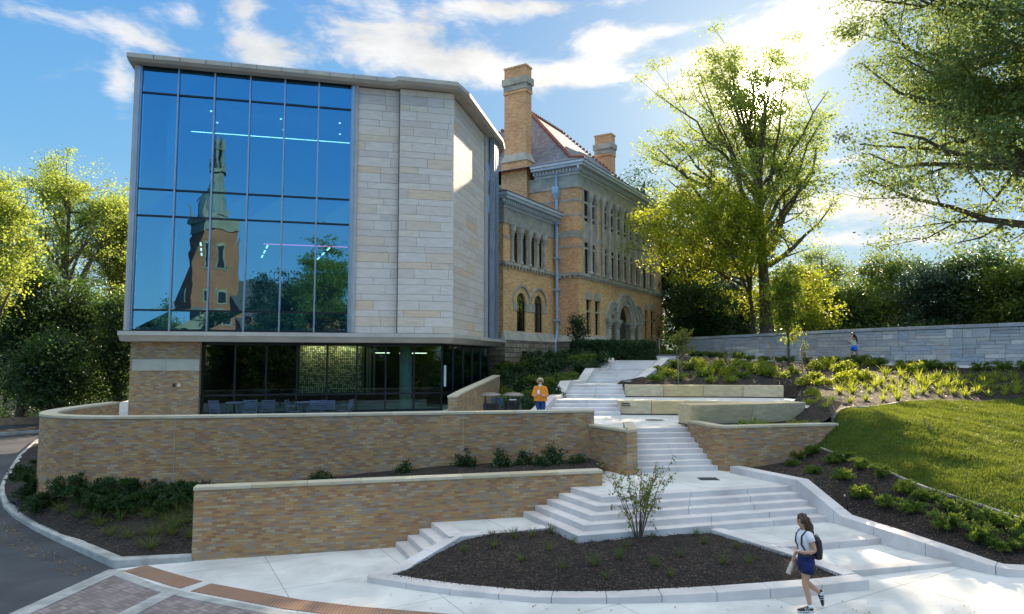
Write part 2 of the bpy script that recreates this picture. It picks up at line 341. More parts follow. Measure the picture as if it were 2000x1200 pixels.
M['sole'] = mat('white_rubber', (.75, .74, .70), None, .6, 8)
M['bottle'] = mat('cream_bottle', (.66, .56, .47), None, .35, 6)
M['phone'] = mat('phone_case', (.05, .10, .25), None, .3, 6)
M['belt'] = mat('leather_belt', (.05, .03, .02), None, .5, 10)
M['red'] = mat('red_enamel', (.6, .02, .02), None, .4, 5)
# ------------------------------------------------------------------ mesh helpers
class MB:
    def __init__(s, T=None): s.v = []; s.f = []; s.uv = []; s.m = []; s.T = T
    def add(s, pts):
        b = len(s.v)
        if s.T: pts = [s.T(*p) for p in pts]
        s.v += [tuple(p) for p in pts]; return b
    def face(s, pts, uv=None, m=0):
        b = s.add(pts); s.f.append(tuple(range(b, b+len(pts)))); s.uv.append(uv); s.m.append(m)
    def box(s, x0, x1, y0, y1, z0, z1, m=0):
        b = s.add([(x0,y0,z0),(x1,y0,z0),(x1,y1,z0),(x0,y1,z0),(x0,y0,z1),(x1,y0,z1),(x1,y1,z1),(x0,y1,z1)])
        for q in ((0,3,2,1),(4,5,6,7),(0,1,5,4),(1,2,6,5),(2,3,7,6),(3,0,4,7)):
            s.f.append(tuple(b+i for i in q)); s.uv.append(None); s.m.append(m)
    def hexa(s, bot, top, m=0):
        """prism between two polygons of n 3-D points"""
        n = len(bot); b = s.add(list(bot)+list(top))
        s.f.append(tuple(b+i for i in reversed(range(n)))); s.uv.append(None); s.m.append(m)
        s.f.append(tuple(b+n+i for i in range(n))); s.uv.append(None); s.m.append(m)
        for i in range(n):
            j = (i+1) % n
            s.f.append((b+i, b+j, b+n+j, b+n+i)); s.uv.append(None); s.m.append(m)
    def prism(s, poly, z0, z1, m=0): s.hexa([(x, y, z0) for x, y in poly], [(x, y, z1) for x, y in poly], m)
    def bar(s, a, b, w, h=None, m=0):
        a, b = Vector(a), Vector(b); h = h or w; d = (b-a).normalized()
        u = d.cross(Vector((0, 0, 1)))
        if u.length < .05: u = Vector((1, 0, 0))
        u.normalize(); n = u.cross(d).normalized(); u *= w/2; n *= h/2
        s.hexa([a-u-n, a+u-n, a+u+n, a-u+n], [b-u-n, b+u-n, b+u+n, b-u+n], m)
    def tube(s, pts, rad, n=8, m=0, cap=True):
        pts = [Vector(p) for p in pts]
        if not hasattr(rad, '__len__'): rad = [rad]*len(pts)
        b0 = len(s.v); P = []; up = None
        for i, p in enumerate(pts):
            d = (pts[min(i+1, len(pts)-1)]-pts[max(i-1, 0)]).normalized()
            if up is None: up = d.orthogonal().normalized()
            else:
                up = up-d*up.dot(d)
                up = up.normalized() if up.length > 1e-4 else d.orthogonal().normalized()
            w = d.cross(up)
            for k in range(n):
                a = 2*math.pi*k/n; P.append(p+(up*math.cos(a)+w*math.sin(a))*rad[i])
        s.add(P)
        for i in range(len(pts)-1):
            for k in range(n):
                k2 = (k+1) % n
                s.f.append((b0+i*n+k, b0+i*n+k2, b0+(i+1)*n+k2, b0+(i+1)*n+k)); s.uv.append(None); s.m.append(m)
        if cap:
            s.f.append(tuple(b0+k for k in reversed(range(n)))); s.uv.append(None); s.m.append(m)
            e = b0+(len(pts)-1)*n; s.f.append(tuple(e+k for k in range(n))); s.uv.append(None); s.m.append(m)
    def loft(s, secs, n=14, m=0, cap=True):
        """secs: (centre, rx, ry[, axisx]) rings in the horizontal-ish plane"""
        b0 = len(s.v); P = []
        for sec in secs:
            c, rx, ry = Vector(sec[0]), sec[1], sec[2]
            ax = Vector(sec[3]).normalized() if len(sec) > 3 else Vector((1, 0, 0))
            ay = Vector(sec[4]).normalized() if len(sec) > 4 else Vector((0, 0, 1)).cross(ax).normalized()
            for k in range(n):
                a = 2*math.pi*k/n; P.append(c+ax*rx*math.cos(a)+ay*ry*math.sin(a))
        s.add(P)
        for i in range(len(secs)-1):
            for k in range(n):
                k2 = (k+1) % n
                s.f.append((b0+i*n+k, b0+i*n+k2, b0+(i+1)*n+k2, b0+(i+1)*n+k)); s.uv.append(None); s.m.append(m)
        if cap:
            s.f.append(tuple(b0+k for k in reversed(range(n)))); s.uv.append(None); s.m.append(m)
            e = b0+(len(secs)-1)*n; s.f.append(tuple(e+k for k in range(n))); s.uv.append(None); s.m.append(m)
    def lathe(s, c, prof, n=24, m=0):
        s.loft([((c[0], c[1], c[2]+z), max(r, .0005), max(r, .0005)) for r, z in prof], n, m)
    def build(s, name, mats, parent=None, smooth=False, recalc=True):
        me = bpy.data.meshes.new(name); me.from_pydata(s.v, [], s.f)
        if not isinstance(mats, (list, tuple)): mats = [mats]
        for q in mats: me.materials.append(q)
        ul = me.uv_layers.new(name='UVMap'); co = [Vector(p) for p in s.v]; dat = []
        for fi, f in enumerate(s.f):
            if s.uv[fi]:
                for q in s.uv[fi]: dat += [q[0], q[1]]
                continue
            a = co[f[0]]; nn = Vector((0, 0, 0))
            for i in range(1, len(f)-1): nn += (co[f[i]]-a).cross(co[f[i+1]]-a)
            if nn.length > 0: nn.normalize()
            if abs(nn.z) > .75:
                for i in f: dat += [co[i].x, co[i].y]
            else:
                t = Vector((-nn.y, nn.x, 0)); t = t.normalized() if t.length > 1e-6 else Vector((1, 0, 0))
                if abs(t.y) > abs(t.x):
                    if t.y < 0: t = -t
                elif t.x < 0: t = -t
                for i in f: dat += [co[i].dot(t), co[i].z]
        ul.data.foreach_set('uv', dat)
        me.polygons.foreach_set('material_index', s.m)
        if recalc:
            bm = bmesh.new(); bm.from_mesh(me); bmesh.ops.recalc_face_normals(bm, faces=bm.faces); bm.to_mesh(me); bm.free()
        if smooth: me.polygons.foreach_set('use_smooth', [True]*len(me.polygons))
        me.update()
        return link(name, me, parent)
def link(name, me, parent=None):
    o = bpy.data.objects.new(name, me); COL.objects.link(o)
    if parent is not None: o.parent = parent
    return o
def tag(o, label=None, cat=None, group=None, kind=None):
    if label: o['label'] = label
    if cat: o['category'] = cat
    if group: o['group'] = group
    if kind: o['kind'] = kind
    return o
def thing(name, label, cat, loc=(0, 0, 0), rot=0, group=None):
    o = bpy.data.objects.new(name, None); COL.objects.link(o); o.location = loc; o.rotation_euler = (0, 0, rot)
    o.empty_display_size = .3
    return tag(o, label, cat, group)
def copytree(o, parent=None):
    c = o.copy(); COL.objects.link(c)
    if parent is not None: c.parent = parent
    for ch in o.children: copytree(ch, c)
    return c
def bevel(o, w=.01, seg=2):
    md = o.modifiers.new('bevel', 'BEVEL'); md.width = w; md.segments = seg; md.limit_method = 'ANGLE'; md.angle_limit = R(40); return o
def V2(p): return Vector((p[0], p[1]))
def offset_path(pts, w):
    """shift a polyline to its left by w (z kept)"""
    out = []
    for i, p in enumerate(pts):
        a = V2(pts[max(i-1, 0)]); b = V2(p); c = V2(pts[min(i+1, len(pts)-1)])
        d1 = (b-a).normalized() if (b-a).length > 1e-6 else None; d2 = (c-b).normalized() if (c-b).length > 1e-6 else None
        d1 = d1 or d2; d2 = d2 or d1
        n1 = Vector((-d1.y, d1.x)); n2 = Vector((-d2.y, d2.x)); n = (n1+n2); n.normalize()
        k = w/max(.35, n.dot(n1)); q = b+n*k
        out.append((q.x, q.y)+tuple(p[2:]))
    return out
def blocks(mb, outer, inner, zb, L, gap=.008, uvs=1.0, m=0):
    """stone blocks laid between two matching 3-D polylines (top edges); zb(x,y,ztop) gives the underside"""
    O = [Vector(p) for p in outer]; I = [Vector(p) for p in inner]
    cum = [0]
    for i in range(1, len(O)): cum.append(cum[-1]+((O[i]+I[i])/2-(O[i-1]+I[i-1])/2).length)
    tot = cum[-1]; n = max(1, round(tot/L)) if L else 1; cuts = [tot*i/n for i in range(n+1)]
    def P(s):
        for i in range(len(cum)-1):
            if s <= cum[i+1]+1e-9 or i == len(cum)-2:
                t = (s-cum[i])/max(1e-9, cum[i+1]-cum[i]); return O[i].lerp(O[i+1], t), I[i].lerp(I[i+1], t)
    for a, b in zip(cuts[:-1], cuts[1:]):
        ss = [a]+[c for c in cum if a+1e-4 < c < b-1e-4]+[b-(gap if L else 0)]
        q = [P(s) for s in ss]
        for k in range(len(q)-1):
            (o0, i0), (o1, i1) = q[k], q[k+1]; s0, s1 = ss[k], ss[k+1]
            zo0, zi0, zo1, zi1 = zb(*o0), zb(*i0), zb(*o1), zb(*i1)
            mb.face([o0, o1, i1, i0], None, m)
            mb.face([(o0.x, o0.y, zo0), (o1.x, o1.y, zo1), o1, o0], [(s0, zo0), (s1, zo1), (s1, o1.z), (s0, o0.z)], m)
            mb.face([(i0.x, i0.y, zi0), (i1.x, i1.y, zi1), i1, i0], [(s0, zi0), (s1, zi1), (s1, i1.z), (s0, i0.z)], m)
            mb.face([(o0.x, o0.y, zo0), (o1.x, o1.y, zo1), (i1.x, i1.y, zi1), (i0.x, i0.y, zi0)], None, m)
            if k == 0: mb.face([(o0.x, o0.y, zo0), o0, i0, (i0.x, i0.y, zi0)], None, m)
            if k == len(q)-2: mb.face([(o1.x, o1.y, zo1), o1, i1, (i1.x, i1.y, zi1)], None, m)
def merged(o, dist=.0005):
    bm = bmesh.new(); bm.from_mesh(o.data); bmesh.ops.remove_doubles(bm, verts=bm.verts, dist=dist); bmesh.ops.recalc_face_normals(bm, faces=bm.faces)
    bm.to_mesh(o.data); bm.free(); return o
def sheet(name, poly, zf, step, m, kind='structure', rnd=0, seed=0):
    """a polygon filled with a grid of points that follows zf"""
    rng = random.Random(seed)
    P = [Vector((p[0], p[1])) for p in poly]; n0 = len(P)
    bp = []; 
    for i in range(n0):
        a, b = P[i], P[(i+1) % n0]; k = max(1, int((b-a).length/step))
        for j in range(k): bp.append(a.lerp(b, j/k))
    nb = len(bp); xs = [p.x for p in bp]; ys = [p.y for p in bp]
    def inside(x, y):
        c = False; j = nb-1
        for i in range(nb):
            a, b = bp[i], bp[j]
            if (a.y > y) != (b.y > y) and x < (b.x-a.x)*(y-a.y)/(b.y-a.y)+a.x: c = not c
            j = i
        return c
    pts = list(bp); x = min(xs)+step/2
    while x < max(xs):
        y = min(ys)+step/2
        while y < max(ys):
            q = (x+rng.uniform(-.2, .2)*step, y+rng.uniform(-.2, .2)*step)
            if inside(*q) and min((Vector(q)-b).length_squared for b in bp) > (step*.4)**2: pts.append(Vector(q))
            y += step
        x += step
    v, e, f, *_ = delaunay_2d_cdt(pts, [(i, (i+1) % nb) for i in range(nb)], [], 1, 1e-5)
    mb = MB(); A = np.array([[q.x, q.y] for q in v])
    Z = [zf(q.x, q.y)+(rng.uniform(-rnd, rnd) if rnd else 0) for q in v]
    mb.v = [(q.x, q.y, z) for q, z in zip(v, Z)]
    mb.f = [tuple(t) for t in f]; mb.uv = [None]*len(f); mb.m = [0]*len(f)
    o = mb.build(name, m, recalc=False, smooth=True)
    bm = bmesh.new(); bm.from_mesh(o.data)
    for fc in bm.faces:
        if fc.normal.z < 0: fc.normal_flip()
    bm.to_mesh(o.data); bm.free()
    return tag(o, kind=kind)
def inpoly(poly, x, y):
    c = False; j = len(poly)-1
    for i in range(len(poly)):
        a, b = poly[i], poly[j]
        if (a[1] > y) != (b[1] > y) and x < (b[0]-a[0])*(y-a[1])/(b[1]-a[1])+a[0]: c = not c
        j = i
    return c
def tps(pts, lam=1e-3):
    P = np.array(pts, float); n = len(P)
    d = np.hypot(P[:, None, 0]-P[None, :, 0], P[:, None, 1]-P[None, :, 1])
    K = np.where(d > 0, d*d*np.log(d+1e-12), 0)+lam*np.eye(n)
    Q = np.c_[np.ones(n), P[:, :2]]; A = np.zeros((n+3, n+3)); A[:n, :n] = K; A[:n, n:] = Q; A[n:, :n] = Q.T
    w = np.linalg.solve(A, np.r_[P[:, 2], 0, 0, 0])
    def f(x, y):
        r = np.hypot(P[:, 0]-x, P[:, 1]-y)
        return float((w[:n]*np.where(r > 0, r*r*np.log(r+1e-12), 0)).sum()+w[n]+w[n+1]*x+w[n+2]*y)
    return f
# ------------------------------------------------------------------ foliage helpers
def quadmesh(name, V, m, parent=None, smooth=False):
    """V: (n,4,3) array of leaf quads"""
    n = len(V); me = bpy.data.meshes.new(name)
    me.vertices.add(n*4); me.vertices.foreach_set('co', V.reshape(-1).astype(np.float32))
    me.loops.add(n*4); me.loops.foreach_set('vertex_index', np.arange(n*4, dtype=np.int32))
    me.polygons.add(n); me.polygons.foreach_set('loop_start', np.arange(0, n*4, 4, dtype=np.int32))
    me.update(calc_edges=True); me.validate(); me.materials.append(m)
    return link(name, me, parent)
def unit(a): return a/np.maximum(1e-9, np.linalg.norm(a, axis=1, keepdims=True))
def leaves(C, size, rng, flat=.5, wid=.62):
    n = len(C); nrm = rng.normal(size=(n, 3)); nrm[:, 2] += flat*2; nrm = unit(nrm)
    d = unit(np.cross(nrm, rng.normal(size=(n, 3)))); w = np.cross(nrm, d)
    L = size*rng.uniform(.6, 1.3, (n, 1)); V = np.empty((n, 4, 3))
    V[:, 0] = C-d*L*.5; V[:, 1] = C+w*L*wid*.5-nrm*L*.08; V[:, 2] = C+d*L*.5; V[:, 3] = C-w*L*wid*.5-nrm*L*.08
    return V
def blades(base, d, L, w, rng, droop=.5, seg=3):
    """curved grass blades as chains of quads; returns (n*seg,4,3)"""
    n = len(base); side = unit(np.cross(d, np.array([0, 0, 1.0])+rng.normal(size=(n, 3))*.2)); out = []
    p0 = base; dd = d.copy()
    for k in range(seg):
        dd = unit(dd+np.array([0, 0, -droop])*(k+.3)/seg*1.0); p1 = p0+dd*L/seg
        w0 = w*(1-k/seg*.7); w1 = w*(1-(k+1)/seg*.85)
        out.append(np.stack([p0-side*w0/2, p0+side*w0/2, p1+side*w1/2, p1-side*w1/2], 1)); p0 = p1
    return np.concatenate(out)
def tree(name, label, cat, base, height, tr, crown, nl, nleaf, size, lm, seed, clear=.25, spread=1.0, csig=.55, lean=(0, 0), group=None, bark='bark', fill=.25, top=None, up=.25, flat=.5, sub=6, ek=1.6):
    """crown=(dx,dy,cz,rx,ry,rz) relative to the base"""
    rng = np.random.default_rng(seed)
    root = thing(name, label, cat, base, 0, group)
    mb = MB(); cx, cy, cz, rx, ry, rz = crown
    topz = top or height*.86; tp = []
    for i in range(9):
        t = i/8; tp.append(Vector((lean[0]*t*t+math.sin(t*5+seed)*.12*t*tr*3, lean[1]*t*t+math.cos(t*4+seed)*.12*t*tr*3, topz*t-.3*(i == 0))))
    rr = [tr*(1.25 if i == 0 else 1-.8*(i/8)**.9) for i in range(9)]
    mb.tube(tp, rr, 10)
    def tpos(t):
        q = t*8; i = min(7, int(q)); return tp[i].lerp(tp[i+1], q-i), rr[i]+(rr[i+1]-rr[i])*(q-i)
    cl = []
    for i in range(nl):
        t = clear+(1-clear)*(i+.5)/nl*.97; p, r = tpos(t)
        a = i*2.4+rng.uniform(-.5, .5); e = rng.uniform(-.35, .55)+(t-.55)*ek
        tgt = Vector((cx+rx*math.cos(a)*math.cos(e), cy+ry*math.sin(a)*math.cos(e), cz+rz*math.sin(max(-1.4, min(1.45, e)))))
        k = rng.uniform(.72, 1.0); tgt = Vector((cx, cy, cz)).lerp(tgt, k)
        L = (tgt-p).length; mid = p.lerp(tgt, .45)+Vector((0, 0, -L*.10*(1 if rng.random() < .7 else -1)))+Vector(rng.normal(size=3))*L*.05
        pts = []
        for j in range(7):
            s_ = j/6; q = p*(1-s_)**2+mid*2*s_*(1-s_)+tgt*s_*s_; pts.append(q+Vector(rng.normal(size=3))*L*.012*(j > 0))
        r0 = min(r*.7, tr*.42); rad = [r0*(1-.9*j/6)+.012 for j in range(7)]; mb.tube(pts, rad, 6, cap=False)
        cl.append((pts[6], 1.0)); cl.append((pts[5], .7))
        for j in range(sub):
            s_ = .3+.65*j/sub+rng.uniform(-.05, .05); q = s_*6; ii = min(5, int(q)); b = pts[ii].lerp(pts[ii+1], q-ii)
            d = (pts[ii+1]-pts[ii]).normalized()*.5+Vector(rng.normal(size=3))*.7+Vector((0, 0, up)); d.normalize()
            l2 = L*rng.uniform(.22, .45)*spread; e1 = b+d*l2*.5+Vector(rng.normal(size=3))*l2*.06; e2 = b+d*l2+Vector((0, 0, .05*l2))
            r2 = rad[ii]*.45; mb.tube([b, e1, e2], [r2, r2*.6, .01], 4, cap=False)
            cl.append((e2, .9)); cl.append((e1, .55)); 
            for h in range(2):
                d3 = (d+Vector(rng.normal(size=3))*.8).normalized(); e3 = e1+d3*l2*.45; mb.tube([e1, e3], [r2*.4, .008], 3, cap=False); cl.append((e3, .7))
    if fill:
        for i in range(int(len(cl)*fill)):
            v = rng.normal(size=3); v /= np.linalg.norm(v); k = rng.uniform(.3, .95)
            cl.append((Vector((cx+rx*v[0]*k, cy+ry*v[1]*k, cz+rz*v[2]*k)), .8))
    mb.build('trunk', M[bark], root, smooth=True, recalc=False)
    C = np.array([tuple(c[0]) for c in cl]); Wt = np.array([c[1] for c in cl])*rng.uniform(.5, 1.5, len(cl)); Wt /= Wt.sum()
    idx = rng.choice(len(C), nleaf, p=Wt); sg = csig*rng.uniform(.6, 1.3, (len(C), 1))[idx]
    pos = C[idx]+rng.normal(size=(nleaf, 3))*sg*np.array([1, 1, .62])
    quadmesh('crown', leaves(pos, size, rng, flat), M[lm], root)
    return root
# ------------------------------------------------------------------ levels
r_ = .14; L1 = .56; L2 = 1.26; L3 = 2.38; L4 = 2.94; L5 = 3.50; L6 = 4.06; L7 = 4.62
def zg(x, y=0): return min(.45, max(0.0, .0283*(x+3)))
hill = tps([(6.6,21.2,1.30),(8.1,21.35,1.42),(9.45,21.6,1.78),(10.3,22.0,2.6),(7.9,18.4,1.33),(8.45,17.2,.65),(8.95,15.7,.62),(9.6,14.4,.50),(10.0,13.95,.42),
    (12,13.7,.48),(18,13.4,.55),(26,13,.7),(9.98,19,1.6),(10.6,16.6,1.24),(11.5,15.3,.95),(12.6,24,2.94),(15.2,26,3.1),(20.3,27,3.18),(15,20,1.9),(22,20,1.95),(28,24,3.0),
    (5.3,31.6,3.42),(12,30.3,3.42),(8.9,38,4.55),(17.96,35.5,4.4),(22.3,30.4,4.35),(13.2,52,5.0),(19.2,37.8,4.45),(23.7,31.6,4.4),(27,25,4.3),(15.7,42,4.57),(10,46,4.95),
    (10.6,24.5,2.97),(10.9,27,3.03),(12.2,28.6,3.22),(7.4,35,3.95),(10,34,3.95)])
ST = lambda name, o: o
# big ground sheet, always under the paving
gp = np.array([(0,5,-.35),(0,12,-.35),(-5,14,-.35),(6,12,-.3),(-12,12,-.35),(0,17,-.3),(-6,20,-.3),(3,21,-.1),(-2,24,.9),(-10,30,1.5),(0,28,1.7),(-25,20,-.2),(-18,14,-.35),(-25,30,.1),(-25,36,.3),(-40,40,.6),
    (5,46,4.2),(1,42,3.9),(8,41,4.2),(14,24,2.1),(20,20,1.2),(10,18,.6),(12,15,.1),(20,12,.1),(9,14,-.1),(17,29,2.9),(12,33,3.0),(16,38,3.9),(24,42,5.0),(12,56,4.9),(-10,50,3),(-30,60,.9),
    (0,-40,-.8),(60,-40,-.3),(60,20,3.5),(60,60,6),(-60,60,1.2),(-60,0,-.6),(0,130,5),(30,30,4.6),(6,30,2.2),(4,34,2.9),(-16,22,-.1),(-20,26,0),(7,24,1.2),(30,13,.2),(45,30,5.0)], float)
def ground_z(x, y):
    d = (gp[:, 0]-x)**2+(gp[:, 1]-y)**2+1e-6; w = 1/d**2
    return float((w*gp[:, 2]).sum()/w.sum())
def axis(lo, hi, st, far):
    a = list(np.arange(lo, hi+.1, st)); q = st; x = hi
    while x < far: q *= 1.5; x += q; a.append(x)
    q = st; x = lo
    while x > -far: q *= 1.5; x -= q; a.insert(0, x)
    return a
xs, ys = axis(-45, 50, 1.6, 2500), axis(-10, 70, 1.6, 3000)
mb = MB(); nx = len(xs)
mb.v = [(x, y, ground_z(x, y)) for y in ys for x in xs]
mb.f = [(j*nx+i, j*nx+i+1, (j+1)*nx+i+1, (j+1)*nx+i) for j in range(len(ys)-1) for i in range(nx-1)]
mb.uv = [None]*len(mb.f); mb.m = [0]*len(mb.f)
tag(mb.build('ground', M['soil'], smooth=True, recalc=False), kind='structure')
# ------------------------------------------------------------------ paved levels
def flat(z): return lambda x, y: z
kerbL = [(-7.35,16.08,.10),(-8.9,15.6,.15)]+[(-11.6,17.76,.15),(-13.0,18.9,.15),(-14.25,20.0,.16),(-15.6,21.35,.18),(-16.75,22.75,.21),(-17.8,24.15,.24),(-18.8,25.65,.27),(-20.2,27.9,.33),(-21.9,30.7,.42),(-24.5,35.5,.52),(-26,42,.7)]
road_z = lambda x, y: max(0.0, .022*(y-17))+.004
cur = [(-8.8,15.5),(-7.1,14.3),(-6.0,13.75),(-4.3,13.0),(-3.1,12.62),(-1.5,12.15),(.8,11.5),(3.5,10.9),(7,10.4),(11,10.0)]  # paver edge
plz = [(-7.4,16.0),(-8.8,15.5)]+[(x, y) for x, y in cur[1:]]+[(30,9.5),(30,13.6),(18,13.6),(10.2,14.0),(9.5,14.3),(9.6,14.7),(6.9,14.1),(2,15),(-1.2,16.8),(-2.2,17.9),(-3,17.6)]
plz = [(-7.38,16.3),(-8.8,15.5)]+cur[1:9]+[(32,9.8),(32,13.9),(10.2,13.95),(9.85,14.75),(6.75,14.3),(2.0,14.6),(-1.5,16.3),(-2.2,17.9),(-2.6,17.9)]
sheet('plaza', plz, lambda x, y: zg(x)+.002, .8, M['slab'])
# asphalt road with its far kerb
rk = [(x, y) for x, y, z in kerbL[1:]]
sheet('road', [(-8.75,15.5),(-9.05,12.4),(-10.2,3),(-11,-6),(-60,-6),(-60,24),(-44,33),(-36,40),(-33,46)]+[(-28,48),(-26.2,42)]+list(reversed(rk))[1:], road_z, 2.0, M['asphalt'])
# herringbone pavers, their concrete bands, the rusty strip
pv = [(-8.8,15.5)]+cur[1:]+[(11,-6),(-11,-6),(-10.2,3),(-9.05,12.4)]
sheet('paver_field', pv, lambda x, y: zg(x)*.9+.001, 1.0, M['paver'])
def strip(name, pts, w, zf, m, L=0, kind='structure', h=.05):
    mb = MB(); o = [(x, y, zf(x, y)) for x, y in pts]; i = offset_path(o, w); i = [(x, y, zf(x, y)) for x, y, z in i]
    blocks(mb, o, i, lambda x, y, z: z-h, L, .01); return tag(mb.build(name, m), kind=kind)
zz = lambda x, y: zg(x)+.012
strip('paving_band', [(-11.2,-6),(-10.3,3),(-9.18,12.4),(-8.88,15.45)], -.38, lambda x, y: zg(x)+.018, M['kerb'], 1.6)
strip('paving_band', [(-7.9,3),(-7.25,12.4),(-6.95,14.05)], -.34, lambda x, y: zg(x)+.015, M['kerb'], 1.6)
strip('paving_band', cur, -.22, zz, M['kerb'], 1.5)
rust = offset_path([(x, y, 0) for x, y in cur], .05)
def cutp(pts, a, b): return [(p[0], p[1]) for p in pts[a:b]]
TW = .50
rp = [(-8.5,15.35),(-7.9,14.95),(-7.0,14.38),(-6.72,14.22)]
strip('tactile_strip', rp, TW, lambda x, y: zg(x)+.016, M['tactile'], 0)
rp = [(-6.42,14.05),(-5.9,13.82),(-4.25,13.08),(-3.05,12.7),(-1.45,12.23),(.8,11.58),(3.5,10.98),(7,10.48),(11,10.08)]
strip('tactile_strip', rp, TW, lambda x, y: zg(x)+.016, M['tactile'], 0)
sheet('paving', [(-12.5,10),(-4,10),(-4,13.2),(-6.4,16.05),(-8.9,15.9),(-9.4,16.2)], flat(-.03), 1.0, M['kerb'])
sheet('landing', [(-2.3,18.1),(-2.12,17.75),(-1.45,16.1),(1.0,17.0),(1.5,15.7),(.1,19.2)], flat(L1-.004), 1.0, M['slab'])
sheet('landing', [(2.5,15.6),(4.75,16.75),(5.7,15.25),(6.16,15.35),(8.8,16.15),(8.9,16.4),(8.2,17.65),(7.5,18.5)], flat(L1-.003), 1.0, M['slab'])
sheet('landing', [(6.1,15.25),(6.86,14.1),(9.6,14.72),(9.5,15.2),(8.75,16.2)], flat(.416), 1.0, M['slab'])
sheet('landing', [(1.0,19.25),(2.25,17.2),(7.7,18.75),(6.7,21.4),(3.2,21.4),(2.2,20.5)], flat(L2-.003), 1.0, M['slab'])
sheet('terrace_paving', [(-15.3,24),(-14.5,21.3),(-12.6,19.9),(-10.9,19.75),(2.55,22.3),(4.1,22.85),(5.7,23.05),(5.95,23.0),(10.2,24.3),(9.1,28.6),(4.5,28.6),(1.2,28.3),(-.2,31),(-1.5,36),(-4,44),(-22,40),(-18,27)], flat(L3-.003), 1.6, M['slab'])
sheet('stair_landing', [(1.86,29.45),(4.5,29.45),(4.7,28.6),(9.2,27.9),(10.25,24.3),(11.6,24.4),(12.2,27.4),(13.6,29.4),(13.6,31.2),(5.3,31.5),(2.3,31.3)], flat(L4-.003), 1.2, M['slab'])
sheet('stair_landing', [(2.6,32.3),(5.6,32.3),(6.1,34.3),(3.6,34.3)], flat(L5-.003), 1.2, M['slab'])
sheet('stair_landing', [(4.1,35.3),(7.0,35.3),(7.5,37.3),(5.1,37.3)], flat(L6-.003), 1.2, M['slab'])
sheet('entrance_path', [(5.5,38.3),(8.4,38.3),(9.6,39.2),(11.8,46.2),(9.4,46.2),(8.0,42.5),(5.5,39.5)], flat(L7-.003), 1.5, M['slab'])
sheet('entrance_path', [(9.2,46.6),(12.2,46.6),(12.9,52.5),(13.5,62),(9,58),(7.0,50)], flat(5.04), 1.5, M['slab'])
# ------------------------------------------------------------------ flights of steps
def flight(label, top, bot, zt, zb, n, grp, L=1.5, back=.5, name='stone_steps'):
    root = thing(name, label, 'steps', (top[0][0], top[0][1], zb), 0, grp); ox, oy = top[0][0], top[0][1]
    lines = [[(b[0]+(t[0]-b[0])*k/(n-1), b[1]+(t[1]-b[1])*k/(n-1)) for t, b in zip(top, bot)] for k in range(n)] if n > 1 else [top]
    for k in range(n):
        z = zb+(zt-zb)*(k+1)/n
        o = [(x-ox, y-oy, z-zb) for x, y in lines[k]]
        if k+1 < n: i = [(x-ox, y-oy, z-zb) for x, y in lines[k+1]]; i = [(a+(a-c)*-.06 if 0 else a, b, zz_) for (a, b, zz_), c in zip(i, i)]
        else: i = offset_path(o, back)
        if k+1 < n:  # tuck a little under the step above
            i = [(a+(a-p[0])*.12, b+(b-p[1])*.12, q) for (a, b, q), p in zip(i, o)]
        mb = MB(); blocks(mb, o, i, lambda x, y, zt_, z0=(z-zb)-(zt-zb)/n-.05: z0, L, .006)
        st = mb.build('step', M['steps'], root); merged(st); bevel(st, .012)
    return root
G = 'flights of pale concrete steps'
flight('short flight of four pale steps along the brick wall left of the mulch bed', [(-2.24,17.95),(-1.42,16.15)], [(-3.05,17.68),(-2.25,15.8)], L1, 0, 4, G, 1.2, .35)
flight('wide five-step flight turning a corner behind the bare shrub', [(1.02,19.42),(2.22,17.1),(7.78,18.7)], [(-.08,18.85),(1.47,15.63),(8.1,17.6)], L2, L1, 5, G, 1.7, .35)
flight('single long pale step on the right, behind the walking woman', [(5.85,15.22),(8.82,16.1)], [(5.85,15.22),(8.82,16.1)], L1, .42, 1, G, 1.8, .35)
flight('lowest single pale step, right of the walking woman', [(6.6,13.97),(9.66,14.67)], [(6.6,13.97),(9.66,14.67)], .42, .26, 1, G, 1.8, .35)
flight('narrow eight-step flight between the two brick piers', [(4.05,22.74),(5.95,22.98)], [(3.55,20.68),(6.45,21.25)], L3, L2, 8, G, 1.5, .35)
fl = [((1.86,29.2),(4.5,29.2),(1.26,28.0),(4.42,28.0),L4,L3,'lowest flight of the grand stair, beside the orange-shirted person'),
      ((2.69,32.2),(5.2,32.2),(2.35,31.0),(5.12,31.0),L5,L4,'second flight up the grand stair, left end of the rear sandstone bench'),
      ((4.19,35.2),(6.9,35.2),(3.7,34.0),(5.98,34.0),L6,L5,'third flight up the grand stair, with cheek walls both sides'),
      ((5.63,38.2),(8.3,38.2),(5.2,37.0),(7.4,37.0),L7,L6,'topmost flight of the grand stair, below the clipped hedge')]
for a, b, c_, d_, zt, zb, lb in fl: flight(lb, [a, b], [c_, d_], zt, zb, 4, G, 1.3, .35)
flight('small far flight beside the end of the gray stone wall', [(9.3,46.9),(12.2,46.9)], [(9.0,46.0),(11.9,46.0)], 5.04, L7, 3, G, 1.5, .3)
